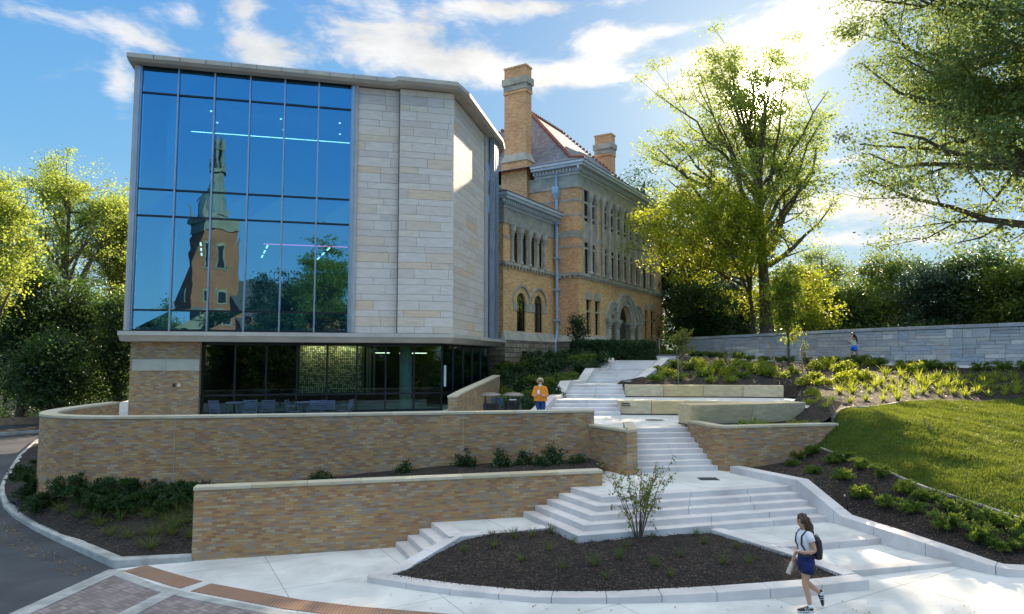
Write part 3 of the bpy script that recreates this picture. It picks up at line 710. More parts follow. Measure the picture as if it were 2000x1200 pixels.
# ------------------------------------------------------------------ cheek walls and kerbs
def kerb(name, label, cat, outer, w, zb, L, m='steps', grp=None, bv=.012):
    mb = MB(); inner = offset_path(outer, w)
    blocks(mb, outer, inner, zb, L, .008); o = mb.build(name, M[m]); merged(o)
    if bv: bevel(o, bv)
    return tag(o, label, cat, grp)
kerb('cheek_wall', 'stepped pale cheek wall up the left side of the grand stair', 'low wall',
     [(1.0,27.4,2.46),(1.86,29.05,3.10),(2.35,30.9,3.10),(2.72,32.05,3.66),(3.7,33.9,3.66),(4.22,35.05,4.22),(5.2,36.9,4.22),(5.66,38.1,4.76),(5.85,39.2,4.76)], .5, lambda x, y, z: z-.9, 1.4)
kerb('cheek_wall', 'pale cheek wall on the upper right of the grand stair', 'low wall',
     [(8.9,39.0,4.76),(8.3,38.1,4.76),(7.4,36.95,4.2),(6.9,35.1,4.2),(5.98,34.0,3.64),(5.2,33.1,3.64)], .5, lambda x, y, z: z-.9, 1.4)
kr = [(6.52,20.75,1.45),(7.57,18.4,1.45),(7.85,17.7,1.1),(8.12,17.2,.78),(8.55,15.6,.76),(9.2,14.5,.62),(9.5,14.0,.55),(9.75,13.78,.52),(10.3,13.68,.52),(13,13.55,.55),(20,13.3,.6),(30,13,.7)]
kr = list(reversed(kr))
kerb('garden_kerb', 'long pale kerb climbing the right edge beside the juniper bed', 'kerb', kr, -.38, lambda x, y, z: z-.85, 1.25)
kb = [(-3.02,14.6,.13),(-2.66,14.4,.135),(-1.95,14.03,.15),(-1.13,13.65,.17),(-.33,13.37,.19),(.41,13.12,.21),(1.21,13.0,.235),(2.02,12.95,.26),(3.67,12.9,.36),(4.55,12.95,.40),(5.9,13.12,.44),(6.78,13.3,.47)]
kerb('bed_kerb', 'curved front kerb of the dark planting bed', 'kerb', kb, .36, lambda x, y, z: min(z, .5)-.42, 1.0)
kl = [(-3.02,14.72,.13),(-2.5,15.2,.17),(-2.3,15.62,.22),(-1.34,16.35,.58),(-.8,16.55,.58),(.97,17.2,.60)]
kerb('bed_kerb', 'sloping left kerb of the dark planting bed, beside the four-step flight', 'kerb', kl, -.34, lambda x, y, z: z-.55, 1.6)
k2 = [(1.4,15.5,.565),(5.0,16.75,.62),(6.18,14.95,.53),(6.72,13.7,.475)]
kerb('bed_kerb', 'right-hand kerb of the dark planting bed, behind the walking woman', 'kerb', k2[1:], -.34, lambda x, y, z: z-.5, 1.6)
kk = MB()
# road kerb, rounded old concrete
mb = MB(); P_ = [(x, y, z) for x, y, z in kerbL]
for t0, t1 in ((0, 1), (1, len(P_)-1)):
    seg = P_[t0:t1+1]; o = [(x, y, z+.03) for x, y, z in seg]; blocks(mb, o, offset_path(o, -.26), lambda x, y, z: z-.4, 2.4, .012)
o = mb.build('road_kerb', M['kerb']); merged(o); bevel(o, .03, 2); tag(o, 'worn rounded concrete kerb curving along the road edge on the left', 'kerb')
mb = MB(); fk = [(-60,26.5),(-44,35.5),(-36.5,42.5),(-33.5,50)]
fk = [(-32,33.9),(-27.5,37.2),(-24.6,40.0),(-22.6,44.5)]
fk = [(-60,26),(-44,31.5),(-32.5,35.5),(-28,38.4),(-24.8,42),(-23,48)]
o_ = [(x, y, road_z(x, y)+.15) for x, y in fk]; blocks(mb, o_, offset_path(o_, .3), lambda x, y, z: z-.4, 3.0, .012)
tag(mb.build('road_kerb', M['kerb']), 'far sunlit kerb on the other side of the road, below the fence', 'kerb')
# ------------------------------------------------------------------ brick walls with limestone copings
def brickwall(label, path, w, zt, zb, mat_='brick_tan', cop=.075, over=.02, L=1.25, name='retaining_wall', ctop=None):
    """path = front face; w to its left; zt coping top"""
    root = thing(name, label, 'retaining wall', (path[0][0], path[0][1], zb(path[0][0], path[0][1]) if callable(zb) else zb)); ox, oy, oz = root.location
    zbf = zb if callable(zb) else (lambda x, y: zb); ztf = zt if callable(zt) else (lambda x, y: zt)
    o = [(x-ox, y-oy, ztf(x, y)-cop-oz) for x, y in path]
    mb = MB(); blocks(mb, o, offset_path(o, w), lambda x, y, z: zbf(x+ox, y+oy)-oz-.3, 0); mb.build('brickwork', M[mat_], root)
    sgn = 1 if w > 0 else -1
    oc = offset_path([(x, y, z+cop) for x, y, z in o], -over*sgn); ic = offset_path(oc, w+2*over*sgn)
    a, b = Vector(oc[0]), Vector(oc[1]); d = (a-b).normalized()*over; oc[0] = tuple(a+d); ic[0] = tuple(Vector(ic[0])+d)
    a, b = Vector(oc[-1]), Vector(oc[-2]); d = (a-b).normalized()*over; oc[-1] = tuple(a+d); ic[-1] = tuple(Vector(ic[-1])+d)
    mb = MB(); blocks(mb, oc, ic, lambda x, y, z: z-cop, L, .006); c = mb.build('coping', M['coping'], root); merged(c); bevel(c, .008)
    return root
big = [(2.75,22.02),(-8.9,19.8),(-10.3,19.55),(-11.6,19.45),(-12.8,19.65),(-13.8,20.2),(-14.5,21.1),(-15.0,22.4),(-15.3,24.2),(-15.5,26.4)]
# smooth the round end
def chaikin(p, n=2):
    for _ in range(n):
        q = [p[0]]
        for a, b in zip(p[:-1], p[1:]):
            q += [(a[0]*.75+b[0]*.25, a[1]*.75+b[1]*.25), (a[0]*.25+b[0]*.75, a[1]*.25+b[1]*.75)]
        p = q+[p[-1]]
    return p
big = [big[0]]+chaikin(big[1:], 2)
big[0] = (2.62, 22.0)
lw = brickwall('long curved brick wall around the terrace', big, -.42, 3.03, 0.0)
def joint(root, x, y, z0, z1):
    b = MB(); b.box(-.006, .006, -.004, .01, z0-root.location.z, z1-root.location.z); o = b.build('movement_joint', M['gray_stone'], root); o.location = (x-root.location.x, y-root.location.y, 0); o.rotation_euler = (0, 0, R(11))
joint(lw, -9.6, 19.8-.7*.19-.006, .8, 2.95); joint(lw, -1.5, 22.0-4.12*.191-.004, .8, 2.95)
brickwall('lower straight brick wall with limestone coping, left of the steps', [(2.42,18.62),(-7.38,16.12)], -.36, 1.67, -.2)
pier = [(3.66,20.45),(3.34,20.2),(2.35,22.0)]
brickwall('short brick pier wall left of the narrow flight', [(4.0,22.9),(3.7,20.42),(3.36,20.22),(2.45,22.0)], -.3, 2.58, .9)
brickwall('brick planter wall right of the narrow flight', [(10.35,21.9),(6.52,21.0),(6.22,21.3),(5.83,22.9)], -.34, lambda x, y: 2.62, 1.0)
# curving side wall of the lower entrance, coping climbs away
rw = chaikin([(-2.2,27.2),(-1.9,28.6),(-1.25,31.0),(-.6,33.4)], 1)
brickwall('light brick ramp wall rising behind the litter bins', [(x, y) for x, y in rw], -.35, lambda x, y: 3.28+max(0, y-27.2)*.115, L3, L=1.0) if 0 else brickwall('light brick ramp wall rising behind the litter bins', list(rw), .35, lambda x, y: 3.22+max(0, y-27.2)*.11, L3, L=1.0)
# ------------------------------------------------------------------ sandstone benches
def bench(label, front, w, zt, zb, L, lean=.12):
    root = thing('sandstone_bench', label, 'bench', (front[0][0], front[0][1], zb)); ox, oy = front[0]
    o = [(x-ox, y-oy, zt-zb) for x, y in front]; i = offset_path(o, w)
    mb = MB(); bo = offset_path(o, lean*(1 if w > 0 else -1))
    cut = {}
    n0 = len(o)
    tot = [0]
    for k in range(1, n0): tot.append(tot[-1]+(Vector(o[k])-Vector(o[k-1])).length)
    def P(path, s):
        for k in range(n0-1):
            if s <= tot[k+1]+1e-6 or k == n0-2: return Vector(path[k]).lerp(Vector(path[k+1]), (s-tot[k])/(tot[k+1]-tot[k]))
    m = max(1, round(tot[-1]/L))
    for k in range(m):
        a = tot[-1]*k/m; b = tot[-1]*(k+1)/m-.012
        f0, f1, g0, g1, h0, h1 = P(o, a), P(o, b), P(i, a), P(i, b), P(bo, a), P(bo, b)
        for q in (h0, h1): q.z = .04
        G0 = g0.copy(); G1 = g1.copy(); G0.z = G1.z = .04
        mb.hexa([h0, h1, G1, G0], [f0, f1, g1, g0])
    c = mb.build('seat_blocks', M['sandstone'], root); bevel(c, .025, 2)
    mb = MB(); o2 = offset_path([(x, y, .05) for x, y, z in o], (lean+.10)*(1 if w > 0 else -1)); blocks(mb, o2, offset_path(o2, w*.7), lambda x, y, z: 0, 0)
    mb.build('plinth', M['backing'], root); return root
bench('rear sandstone bench wall below the shrub bank', [(12.1,30.55),(9.0,31.0),(5.15,31.35)], -.6, L5, L4, 1.6)
b2 = bench('middle sandstone bench wall with small engraved lettering', [(9.7,27.3),(7.5,27.95),(4.35,28.35)], -.55, L4+.02, L3, 1.5)
b3 = bench('front sandstone bench above the brick planter', [(10.4,24.3),(8.6,23.5),(5.95,22.85)], -.95, 3.14, 2.43, 2.3, .18)
mb = MB(); rng = random.Random(4)
for row in range(2):
    x = .0
    while x < .34:
        w = rng.uniform(.018, .035); z = .42-row*.085
        mb.box(x, x+w, -.004, .004, z, z+.05); 
        if rng.random() < .5: mb.box(x+w, x+w+.01, -.004, .004, z+.02, z+.03)
        x += w+.013
ins = mb.build('inscription', M['metal_dark'], b2)
fx, fy = at(1212, 800, 2.75)[:2]
ins.location = (4.5-9.7, 28.345-.02-27.3, .02); ins.rotation_euler = (R(0), 0, R(-7))
# ------------------------------------------------------------------ planting beds and lawn
bedA = [(-2.6,14.6),(-2.0,14.3),(-1.1,13.95),(.41,13.4),(2.0,13.22),(3.6,13.2),(5.9,13.4),(6.5,13.6),(6.0,14.85),(4.9,16.6),(2.0,15.72),(1.4,15.55),(.97,16.95),(-1.25,16.2),(-2.15,15.5)]
zA = tps([(-2.6,14.6,.12),(-1.1,13.95,.16),(.41,13.4,.2),(2,13.22,.24),(3.6,13.2,.34),(5.9,13.4,.42),(6.5,13.6,.44),(6,14.85,.48),(4.9,16.6,.54),(2,15.72,.58),(1.4,15.4,.56),(.97,16.95,.56),(-1.25,16.2,.50),(-2.15,15.5,.18),(1.5,14.4,.50),(3.5,14.6,.56),(-.6,15,.42)])
sheet('mulch_bed', bedA, lambda x, y: zA(x, y)-.02, .16, M['mulch'], rnd=.018, seed=2)
bedL = [(x, y) for x, y, z in offset_path(kerbL, -.12)][:11]+[(-23.5,34),(-17,30),(-15.7,26.6),(-15.45,24.2),(-14.8,21.6),(-13.5,20.2),(-12,19.55),(-10.3,19.62),(-8.9,19.9),(2.4,22.05),(2.8,21.0),(2.35,18.85),(-7.4,16.45)]
zL = tps([(x, y, z-.01) for x, y, z in kerbL if x < -9]+[(-7.5,16.35,.1),(-8.9,15.85,.14),(-15.7,26.6,1.15),(-14.8,21.6,1.0),(-12,19.5,.88),(-10.3,19.5,.85),(-8.5,19.8,.95),(-5,20.5,1.2),(0,21.4,1.45),(2.3,21.9,1.5),(2.2,18.9,1.5),(-2,17.9,1.35),(-5,17.1,1.0),(-6.8,16.7,.45)])
sheet('mulch_bed', bedL, zL, .45, M['mulch'], rnd=.02, seed=3)
edge_lo = [(9.55,21.85),(9.75,20.6),(10.05,19.2),(10.35,17.8),(10.75,16.6),(11.35,15.6),(12.3,14.8),(13.8,14.2),(17,13.85),(26,13.6)]
kin = offset_path(kr, -.36)
bedR = [(9.6,21.75),(6.75,21.05)]+[(x, y) for x, y, z in reversed(kin)][0:8]+[(13,13.9),(17,13.8)]+list(reversed(edge_lo[:8]))
bedR = [(9.5,21.75),(6.85,21.05),(6.9,20.7),(7.95,18.45),(8.5,17.2),(8.95,15.65),(9.5,14.75),(9.95,14.15),(10.4,14.02),(13,13.9),(16,13.85)]+list(reversed(edge_lo[:8]))
sheet('mulch_bed', bedR, hill, .22, M['mulch'], rnd=.018, seed=4)
edge_up = [(10.42,22.3),(11.2,23.2),(12.6,24.2),(14.0,25.2),(15.2,25.9),(17.5,26.6),(20.3,27.0),(24,27.2),(30,26.5)]
lawn = edge_lo[:8]+[(17,13.7),(30,13.3),(32,26.3)]+list(reversed(edge_up))+[(10.3,21.95)]
from mathutils import noise as mnoise
lawnz = lambda x, y: hill(x, y)+.05*mnoise.noise((x*.8, y*.8, 3.1))+.03*mnoise.noise((x*2.3, y*2.3, 7.7))
sheet('lawn', lawn, lawnz, .3, M['lawn'], rnd=.0, seed=5)
wl = [(13.2,52.7),(15.6,47.0),(18.6,40.0),(21.3,35.4),(23.9,31.6),(27.5,26.0)]
wl = [(13.2,52.7),(16.5,45.0),(19.35,38.2),(21.7,34.6),(23.8,31.6),(27.5,26.3)]
path_in = offset_path([(x, y, 0) for x, y in wl], -2.0)
bedU = [(5.1,32.0),(12.3,30.75),(12.4,29.3),(11.1,27.4),(11.0,25.5),(10.55,24.5),(10.1,23.9),(6.6,22.9),(6.2,22.8),(6.6,21.4),(10.3,22.2)]+edge_up[1:]+[(31.5,26.4),(29,24.5)]+[(x, y) for x, y, z in reversed(path_in)]+[(11.4,46),(9.2,39.4),(8.8,38.3),(7.75,37),(7.35,35.2),(6.35,34)]
zU = lambda x, y: 2.5 if (y < 23.4 and x < 10.2) else hill(x, y)
sheet('mulch_bed', [(6.6,21.3),(10.25,22.1),(10.9,22.7),(10.95,24.3),(10.35,24.3),(8.6,23.5),(6.3,22.9),(6.15,21.9)], lambda x, y: 2.50+max(0, x-9.7)*.62, .5, M['mulch'], rnd=.015, seed=6)
bedU = [(4.9,32.3),(12.3,30.85),(12.5,29.3),(11.15,27.4),(11.05,25.3),(10.6,24.0),(10.45,22.4)]+edge_up[1:]+[(31.5,26.4),(29,24.5)]+[(x, y) for x, y, z in reversed(path_in)]+[(11.4,46),(9.2,39.4),(8.8,38.3),(7.75,37),(7.35,35.2),(6.35,34),(5.3,33.2)]
bedge = [(12.3,30.85),(12.5,29.3),(11.15,27.4),(11.05,25.3),(10.6,24.0),(10.45,22.9)]
def segd(x, y):
    return min(math.hypot(x-(a[0]+(b[0]-a[0])*t), y-(a[1]+(b[1]-a[1])*t)) for a, b in zip(bedge[:-1], bedge[1:]) for t in (0, .2, .4, .6, .8, 1))
sheet('mulch_bed', bedU, lambda x, y: min(hill(x, y), 2.925+max(0, segd(x, y)-.03)*1.1) if 9.9 < x < 14 and 22.9 < y < 31.5 else hill(x, y), .5, M['mulch'], rnd=.02, seed=7)
pp = [(x, y) for x, y in wl]+[(x, y) for x, y, z in reversed(path_in)]
sheet('path', pp, lambda x, y: hill(x, y)+.006, .8, M['slab'])
bank = tps([(1,28,2.4),(-.3,33.5,2.7),(-.1,30,2.4),(2.0,31,3.0),(3.3,34,3.6),(5.0,38,4.6),(5.6,41,4.62),(4.4,45,4.75),(2.5,46,4.7),(-.5,42,4.3),(-2,38,3.6),(-1,36,3.1)])
sheet('planted_bank', [(.75,27.6),(1.5,29.2),(1.95,31),(2.3,32.3),(3.3,34),(3.8,35.3),(4.8,37),(5.3,38.3),(5.4,39.5),(8,42.5),(9.2,46),(6.5,49.5),(2.9,47),(-.6,41.3),(-1.4,38),(-.9,34),(-.55,33.4),(-.9,30.8),(.2,27.8)], bank, .6, M['mulch'], rnd=.02, seed=8)
# thin stone edging beside the lawn
for pts, lb in ((edge_lo[:8], 'thin stone edging between juniper bed and lawn'), (edge_up[:6], 'curved stone edging along the top of the lawn')):
    mb = MB(); o_ = [(x, y, hill(x, y)+.05) for x, y in chaikin(pts, 1)]
    blocks(mb, o_, offset_path(o_, .09), lambda x, y, z: z-.2, .45, .02); tag(mb.build('stone_edging', M['gray_stone']), lb, 'edging')
# ------------------------------------------------------------------ bluish ashlar wall along the upper path
root = thing('ashlar_wall', 'long bluish gray ashlar stone wall across the top of the slope', 'stone wall', (13.2,52.7,5.0))
rng = random.Random(11); mb = MB(lambda x, y, z: (x-13.2, y-52.7, z-5.0)); bk = MB(lambda x, y, z: (x-13.2, y-52.7, z-5.0))
cum = [0]
for a, b in zip(wl[:-1], wl[1:]): cum.append(cum[-1]+math.dist(a, b))
def WP(s, off):
    for k in range(len(wl)-1):
        if s <= cum[k+1] or k == len(wl)-2:
            t = (s-cum[k])/(cum[k+1]-cum[k]); a, b = Vector(wl[k]), Vector(wl[k+1]); n = Vector((-(b-a).y, (b-a).x)).normalized()
            q = a.lerp(b, t)-n*off; return q.x, q.y
ztop = lambda x, y: 6.36 if 1 else 0
tot = cum[-1]; s = 0
# blocks laid in bands that split into one to three courses
zlo = 4.15
bands = [(zlo,.42),(zlo+.42,.36),(zlo+.78,.45),(zlo+1.23,.36),(zlo+1.59,.45)]
for z0, hh in bands:
    s = 0
    while s < tot:
        L = rng.uniform(.8, 2.2); L = min(L, tot-s+.01); mode = rng.choice([1, 2, 2, 3, 2])
        hs = {1: [1], 2: rng.choice([[.4, .6], [.6, .4], [.5, .5]]), 3: [.3, .4, .3]}[mode]; zc = z0
        for q in hs:
            x = s; h = hh*q
            while x < s+L-.02:
                w = rng.uniform(.3, .62) if mode == 1 else rng.uniform(.45, 1.3)
                if s+L-(x+w) < .25: w = s+L-x
                g = .007; pr = rng.uniform(.0, .025)
                a, b = WP(x+g, pr), WP(x+w-g, pr); a2, b2 = WP(x+g, -.08), WP(x+w-g, -.08)
                mb.hexa([(*a, zc+g), (*b, zc+g), (*b2, zc+g), (*a2, zc+g)], [(*a, zc+h-g), (*b, zc+h-g), (*b2, zc+h-g), (*a2, zc+h-g)])
                x += w
            zc += h
        s += L
mb.build('stone_facing', M['ashlar'], root)
o_ = [(x-13.2, y-52.7, 6.2-5.0) for x, y in wl]; o1 = offset_path(o_, .03); blocks(bk, [(x+13.2, y+52.7, z+5) for x, y, z in o1], [(x+13.2, y+52.7, z+5) for x, y, z in offset_path(o1, .55)], lambda x, y, z: 3.6, 0)
bk.build('core', M['backing'], root)
cp_ = MB(); o2 = offset_path([(x, y, 1.38) for x, y, z in o_], -.06); blocks(cp_, o2, offset_path(o2, .72), lambda x, y, z: z-.17, 1.5, .01)
cc = cp_.build('coping', M['ashlar'], root); merged(cc); bevel(cc, .015)
# ------------------------------------------------------------------ modern building
BO = (-15.1, 27.0); BA = math.atan2(.239, .971)
bld = thing('modern_building', 'modern building with a tall blue glass front and pale stone end', 'building', (*BO, L3), BA)
def BT(x, y, z): return (x, y, z-L3)          # local x along the front, y inwards, z absolute
def B(): return MB(BT)
XE = 12.77; XG = 8.42                          # corner of stone, end of glass
# side face direction in local coordinates
sdx, sdy = (1.24*.971+5.35*.239), (-1.24*.239+5.35*.971); sl = math.hypot(sdx, sdy); sx, sy = sdx/sl, sdy/sl
def side(t, off=0): return (XE+sx*t+sy*off, sy*t-sx*off)   # off>0 is outwards
ZS, ZT = 5.81, 16.58
zr = [16.58, 15.50, 11.52, 10.43, 6.62, 5.81]
# panes and mullions
fr = B()
for i in range(7):
    x = .02+i*(XG-.08)/6
    fr.box(x-.03, x+.03, -.10, .10, ZS-.02, ZT+.03)
fr.box(-.10, .0, -.16, .3, ZS-.02, ZT+.03); fr.box(XG-.05, XG+.05, -.16, .3, ZS-.02, ZT+.03)
gl_frame = fr.build('mullions', M['metal_lite'], bld)
fr = B()
for z in zr[1:5]: fr.box(.03, XG-.06, -.03, .06, z-.035, z+.035)
fr.box(0, XG, -.05, .1, ZS-.06, ZS+.05); fr.box(0, XG, -.05, .1, ZT-.03, ZT+.05)
fr.build('transom', M['metal_dark'], bld)
rng = random.Random(5)
for i in range(6):
    g = B(); x0 = .05+i*(XG-.08)/6; x1 = x0+(XG-.08)/6-.06
    for a, b in zip(zr[1:], zr[:-1]):
        e = [rng.uniform(-.008, .008) for _ in range(4)]
        g.face([(x0, .02+e[0], a+.03), (x1, .02+e[1], a+.03), (x1, .02+e[2], b-.03), (x0, .02+e[3], b-.03)])
    p = g.build('window', M['glass_up'], bld)
# end reveals in pale stone
rv = B(); rv.box(XG+.05, XG+.22, -.10, .4, ZS-.02, ZT+.02); rv.build('window_reveal', M['frame_edge'], bld); rv = B(); rv.box(-.22, -.10, -.14, .5, ZS-.02, ZT+.02); rv.build('window_reveal', M['frame_edge'], bld)
# stone cladding: alternating tall and low courses of slabs
def cladding(name, P, length, z0, z1, seed):
    """P(s, off) -> local x,y"""
    rg = random.Random(seed); mb = B(); z = z0; k = 0; hs = [.29, .42]
    nrow = round((z1-z0)/.355); f = (z1-z0)/(nrow*.355)
    for r in range(nrow):
        h = hs[r % 2]*f; s = -rg.uniform(0, .9)
        while s < length:
            w = rg.choice([.75, 1.5, 1.9, 1.2, 1.5]) if r % 2 else rg.choice([.8, 1.6, 1.6, 2.0])
            a, b = max(0, s), min(length, s+w)
            if b-a > .02:
                g = .006
                pa, pb, qa, qb = P(a+g, 0), P(b-g, 0), P(a+g, -.06), P(b-g, -.06)
                mb.hexa([(*pa, z+g), (*pb, z+g), (*qb, z+g), (*qa, z+g)], [(*pa, z+h-g), (*pb, z+h-g), (*qb, z+h-g), (*qa, z+h-g)])
            s += w
        z += h
    return mb.build(name, M['panel'], bld)
xj = 10.42
cladding('stone_cladding', lambda s, o: (XG+.22+s, -.02-o), xj-XG-.22, ZS-.03, ZT+.03, 1)
cladding('stone_cladding', lambda s, o: (xj+s, -.25-o), XE-xj+.05, ZS-.03, ZT+.05, 2)
T1 = 5.7
cladding('stone_cladding', lambda s, o: side(s-.25, o+.0), T1, ZS-.03, ZT+.03, 3)
cr = B(); cr.prism([(xj-.02, -.25), (xj-.02, .1), (xj, .1), (xj, -.25)], ZS, ZT)
cr.prism([(XG+.2, .05), (xj, .05), (xj, -.18), (XE-.02, -.18), side(0, -.08), side(T1, -.08), side(T1, -.4), (XE-.4, .3), (XG+.2, .3)], ZS, ZT)
cr.build('wall_core', M['backing'], bld)
# pilaster, then the curved bay of vertical fins
pl = B(); a, b, c_, d_ = side(T1-.2, .08), side(T1+.35, .08), side(T1+.35, -.5), side(T1-.2, -.5)
pl.prism([a, b, c_, d_], ZS-.03, ZT+.03); pl.build('pilaster', M['frame_edge'], bld)
fn = B(); ga = B(); q = []
for i in range(13):
    t = T1+.5+i*.42; off = .10-(i/12.0)**2*1.9
    x, y = side(t, off); q.append((x, y))
for i in range(len(q)-1):
    (x0, y0), (x1, y1) = q[i], q[i+1]; d = Vector((x1-x0, y1-y0)).normalized(); n = Vector((d.y, -d.x))
    ga.face([(x0, y0, ZS), (x1, y1, ZS), (x1, y1, ZT), (x0, y0, ZT)])
    e = .28
    fn.prism([(x0-d.x*.04, y0-d.y*.04), (x0+n.x*e-d.x*.04, y0+n.y*e-d.y*.04), (x0+n.x*e+d.x*.04, y0+n.y*e+d.y*.04), (x0+d.x*.04, y0+d.y*.04)], ZS, ZT)
ga.build('window', M['glass_up'], bld); fn.build('shading_fins', M['fin'], bld)
# roof slab with stone fascia, and the ledge below the upper floors
def rim(off, t2=10.2):
    p = [(-.42-off*.2, -.55-off), (xj-.35, -.55-off), (xj-.12, -.82-off), (XE+.10, -.82-off)]
    p += [side(0.6, .62+off), side(T1, .55+off), side(T1+1.6, .55+off), side(T1+3.0, .32+off), side(T1+4.2, -.25+off), side(T1+5.0, -1.2+off), side(T1+5.4, -2.6+off)]
    return p
back = [(8, 17), (-1, 17)]
def slab(name, pr, z0, z1, m, tap=0, L=0):
    mb = B(); p0 = pr(-tap)+back; p1 = pr(0)+back
    mb.hexa([(x, y, z0) for x, y in p0], [(x, y, z1) for x, y in p1]); return mb.build(name, m, bld)
slab('roof_slab', rim, 16.60, 16.70, M['roofstone'], .12); slab('roof_fascia', lambda o: rim(o+.02), 16.702, 16.88, M['roofstone'], 0)
mb = B(); rr_ = rim(.025)
for i in range(1, 13):
    x = -.42+i*.98
    if x < xj-.4: mb.box(x-.004, x+.004, -.60, -.5, 16.70, 16.882)
mb.build('roof_joint', M['backing'], bld)
def rim2(off):
    p = [(-.35, -.40-off), (xj-.2, -.40-off), (xj-.02, -.52-off), (XE+.05, -.52-off), side(0.5, .42+off), side(T1, .42+off), side(T1+1.8, .52+off), side(T1+3.2, .40+off), side(T1+4.4, -.15+off), side(T1+5.2, -1.1+off), side(T1+5.6, -2.5+off)]
    return p
slab('ledge', rim2, 5.60, 5.76, M['roofstone'], 0); slab('soffit', lambda o: rim2(o-.12), 5.38, 5.598, M['roofstone'], .22)
# lower storey: brick end, glass front, glass side
ZG = 5.37
bw = B(); bw.box(-.08, 2.50, .42, 1.5, L3-.3, 5.385); bw.build('brick_wall', M['brick_tan'], bld)
bp_ = B(); bp_.box(.0, 1.24, .395, .45, 4.20, 4.66); bp_.box(1.25, 2.49, .395, .45, 4.20, 4.66); bp_.build('stone_band', M['trim_stone'], bld)
sk = B(); sk.box(1.52, 1.62, .38, .45, 3.55, 3.68); sk.build('wall_socket', M['black'], bld)
sk = B(); sk.box(1.70, 1.82, .38, .45, 3.55, 3.68); sk.build('wall_socket', M['bottle'], bld)
yF = .85; xs_ = [2.56+i*1.243 for i in range(9)]
mb = B()
for x in xs_: mb.box(x-.035, x+.035, yF-.08, yF+.06, L3, ZG)
mb.box(2.5, 12.5, yF-.06, yF+.06, 3.13, 3.20); mb.box(2.5, 12.5, yF-.08, yF+.08, 5.26, 5.385); mb.box(2.5, 12.5, yF-.06, yF+.06, L3, L3+.10)
gx, gy = 12.5, yF; GS = [(gx+sx*t, gy+sy*t) for t in (0, 1.6, 3.2, 4.8, 6.4, 8.2)]
for i, (x, y) in enumerate(GS): mb.bar((x, y, L3), (x, y, 5.385), .09)
for z in (3.165, 5.32): mb.bar((*GS[0], z), (*GS[-1], z), .08)
mb.build('window_frame', M['metal_dark'], bld)
for i in range(8):
    g = B(); g.face([(xs_[i], yF, L3+.1), (xs_[i+1], yF, L3+.1), (xs_[i+1], yF, 3.14), (xs_[i], yF, 3.14)]); g.face([(xs_[i], yF, 3.19), (xs_[i+1], yF, 3.19), (xs_[i+1], yF, 5.3), (xs_[i], yF, 5.3)])
    g.build('window', M['glass_low'], bld)
for a, b in zip(GS[:-1], GS[1:]):
    g = B(); g.face([(*a, L3), (*b, L3), (*b, 5.3), (*a, 5.3)]); g.build('window', M['glass_low'], bld)
# inside: floors, back walls, columns, lit tubes and added fill tubes
mb = B(); mb.box(.1, 12.2, .35, 9, 10.55, 11.40); mb.box(.1, 12.2, .35, 9, 5.77, 5.95); mb.build('floor_slab', M['int'], bld)
mb = B(); mb.box(.1, 12.2, .35, 9, 15.6, 16.55); mb.box(.1, 12.2, 6.0, 6.2, 5.9, 15.6); mb.box(.0, .15, .4, 8, 5.9, 15.6); mb.box(8.55, 8.7, .35, 8, 5.9, 15.6); mb.build('interior_wall', M['int'], bld)
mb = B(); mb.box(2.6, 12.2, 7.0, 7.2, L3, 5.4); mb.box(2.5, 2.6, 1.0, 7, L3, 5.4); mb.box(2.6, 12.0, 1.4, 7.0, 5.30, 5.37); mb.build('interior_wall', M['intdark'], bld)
for x, y, z0, z1, r in ((1.05, 1.0, 5.9, 10.55, .27), (1.05, 1.0, 11.4, 15.6, .27), (11.0, 2.0, L3, 5.3, .28)):
    mb = B(); mb.tube([(x, y, z0), (x, y, z1)], r, 20); mb.build('column', M['column'], bld, smooth=True)
mb = B(); mb.box(1.45, 8.3, 2.3, 2.33, 14.74, 14.765); mb.build('ceiling_or_fill_light', M['lamp'], bld)
mb = B(); mb.box(4.5, 8.3, 3.4, 3.44, 10.0, 10.03); mb.build('ceiling_or_fill_light', M['lampred'], bld)
for x, y in ((2.15, 1.6), (4.85, 1.6), (7.45, 1.6)):
    for k in range(3):
        mb = B(); x0 = x-.176*k*1.5; mb.bar((x0+.06, y+k*1.5-.36, 9.6), (x0-.06, y+k*1.5+.36, 9.6), .06, .03); mb.build('ceiling_or_fill_light', M['lamp'], bld)
for x, y in ((2.3, 1.8), (2.3, 3.3), (5.2, 2.1), (5.2, 3.6), (7.8, 2.0), (7.8, 3.6)):
    mb = B(); mb.box(x, x+.07, y, y+.07, 15.56, 15.59); mb.build('ceiling_or_fill_light', M['lamp'], bld)
for x, y in ((9.6, 2.6), (10.9, 4.5), (11.4, 3.2)):
    mb = B(); mb.box(x, x+.7, y, y+.08, 4.95, 4.98); mb.build('ceiling_or_fill_light', M['lamp'], bld)
for x in (6.6, 7.9):
    mb = B(); mb.box(x, x+.9, .99, 1.06, 5.275, 5.29); mb.build('ceiling_or_fill_light', M['fill_lamp'], bld)  # added tubes, hidden above the header, to brighten the tile screen
mt = brickmat('glazed_tile_screen', [(0, (.75, .60, .32)), (.25, (.30, .28, .15)), (.45, (.85, .75, .48)), (.6, (.15, .17, .10)), (.8, (.60, .55, .36))], (.02, .02, .02), .085, .075, .012, bump=.2, offset=0)
mb = B(); mb.box(6.35, 9.0, 1.25, 1.35, 3.2, 5.25); mb.build('tile_screen', mt, bld)
mb = B()
for x in (9.02, 9.2, 9.32, 9.5): mb.box(x, x+.09, 1.3, 1.38, 3.1, 5.25)
mb.build('curtain', M['cream'], bld)
sg = B(); p0 = side(-.55, -.5); sg.box(12.62, 12.72, .95, 1.0, 3.45, 4.4); sg.build('notice', M['white'], bld)
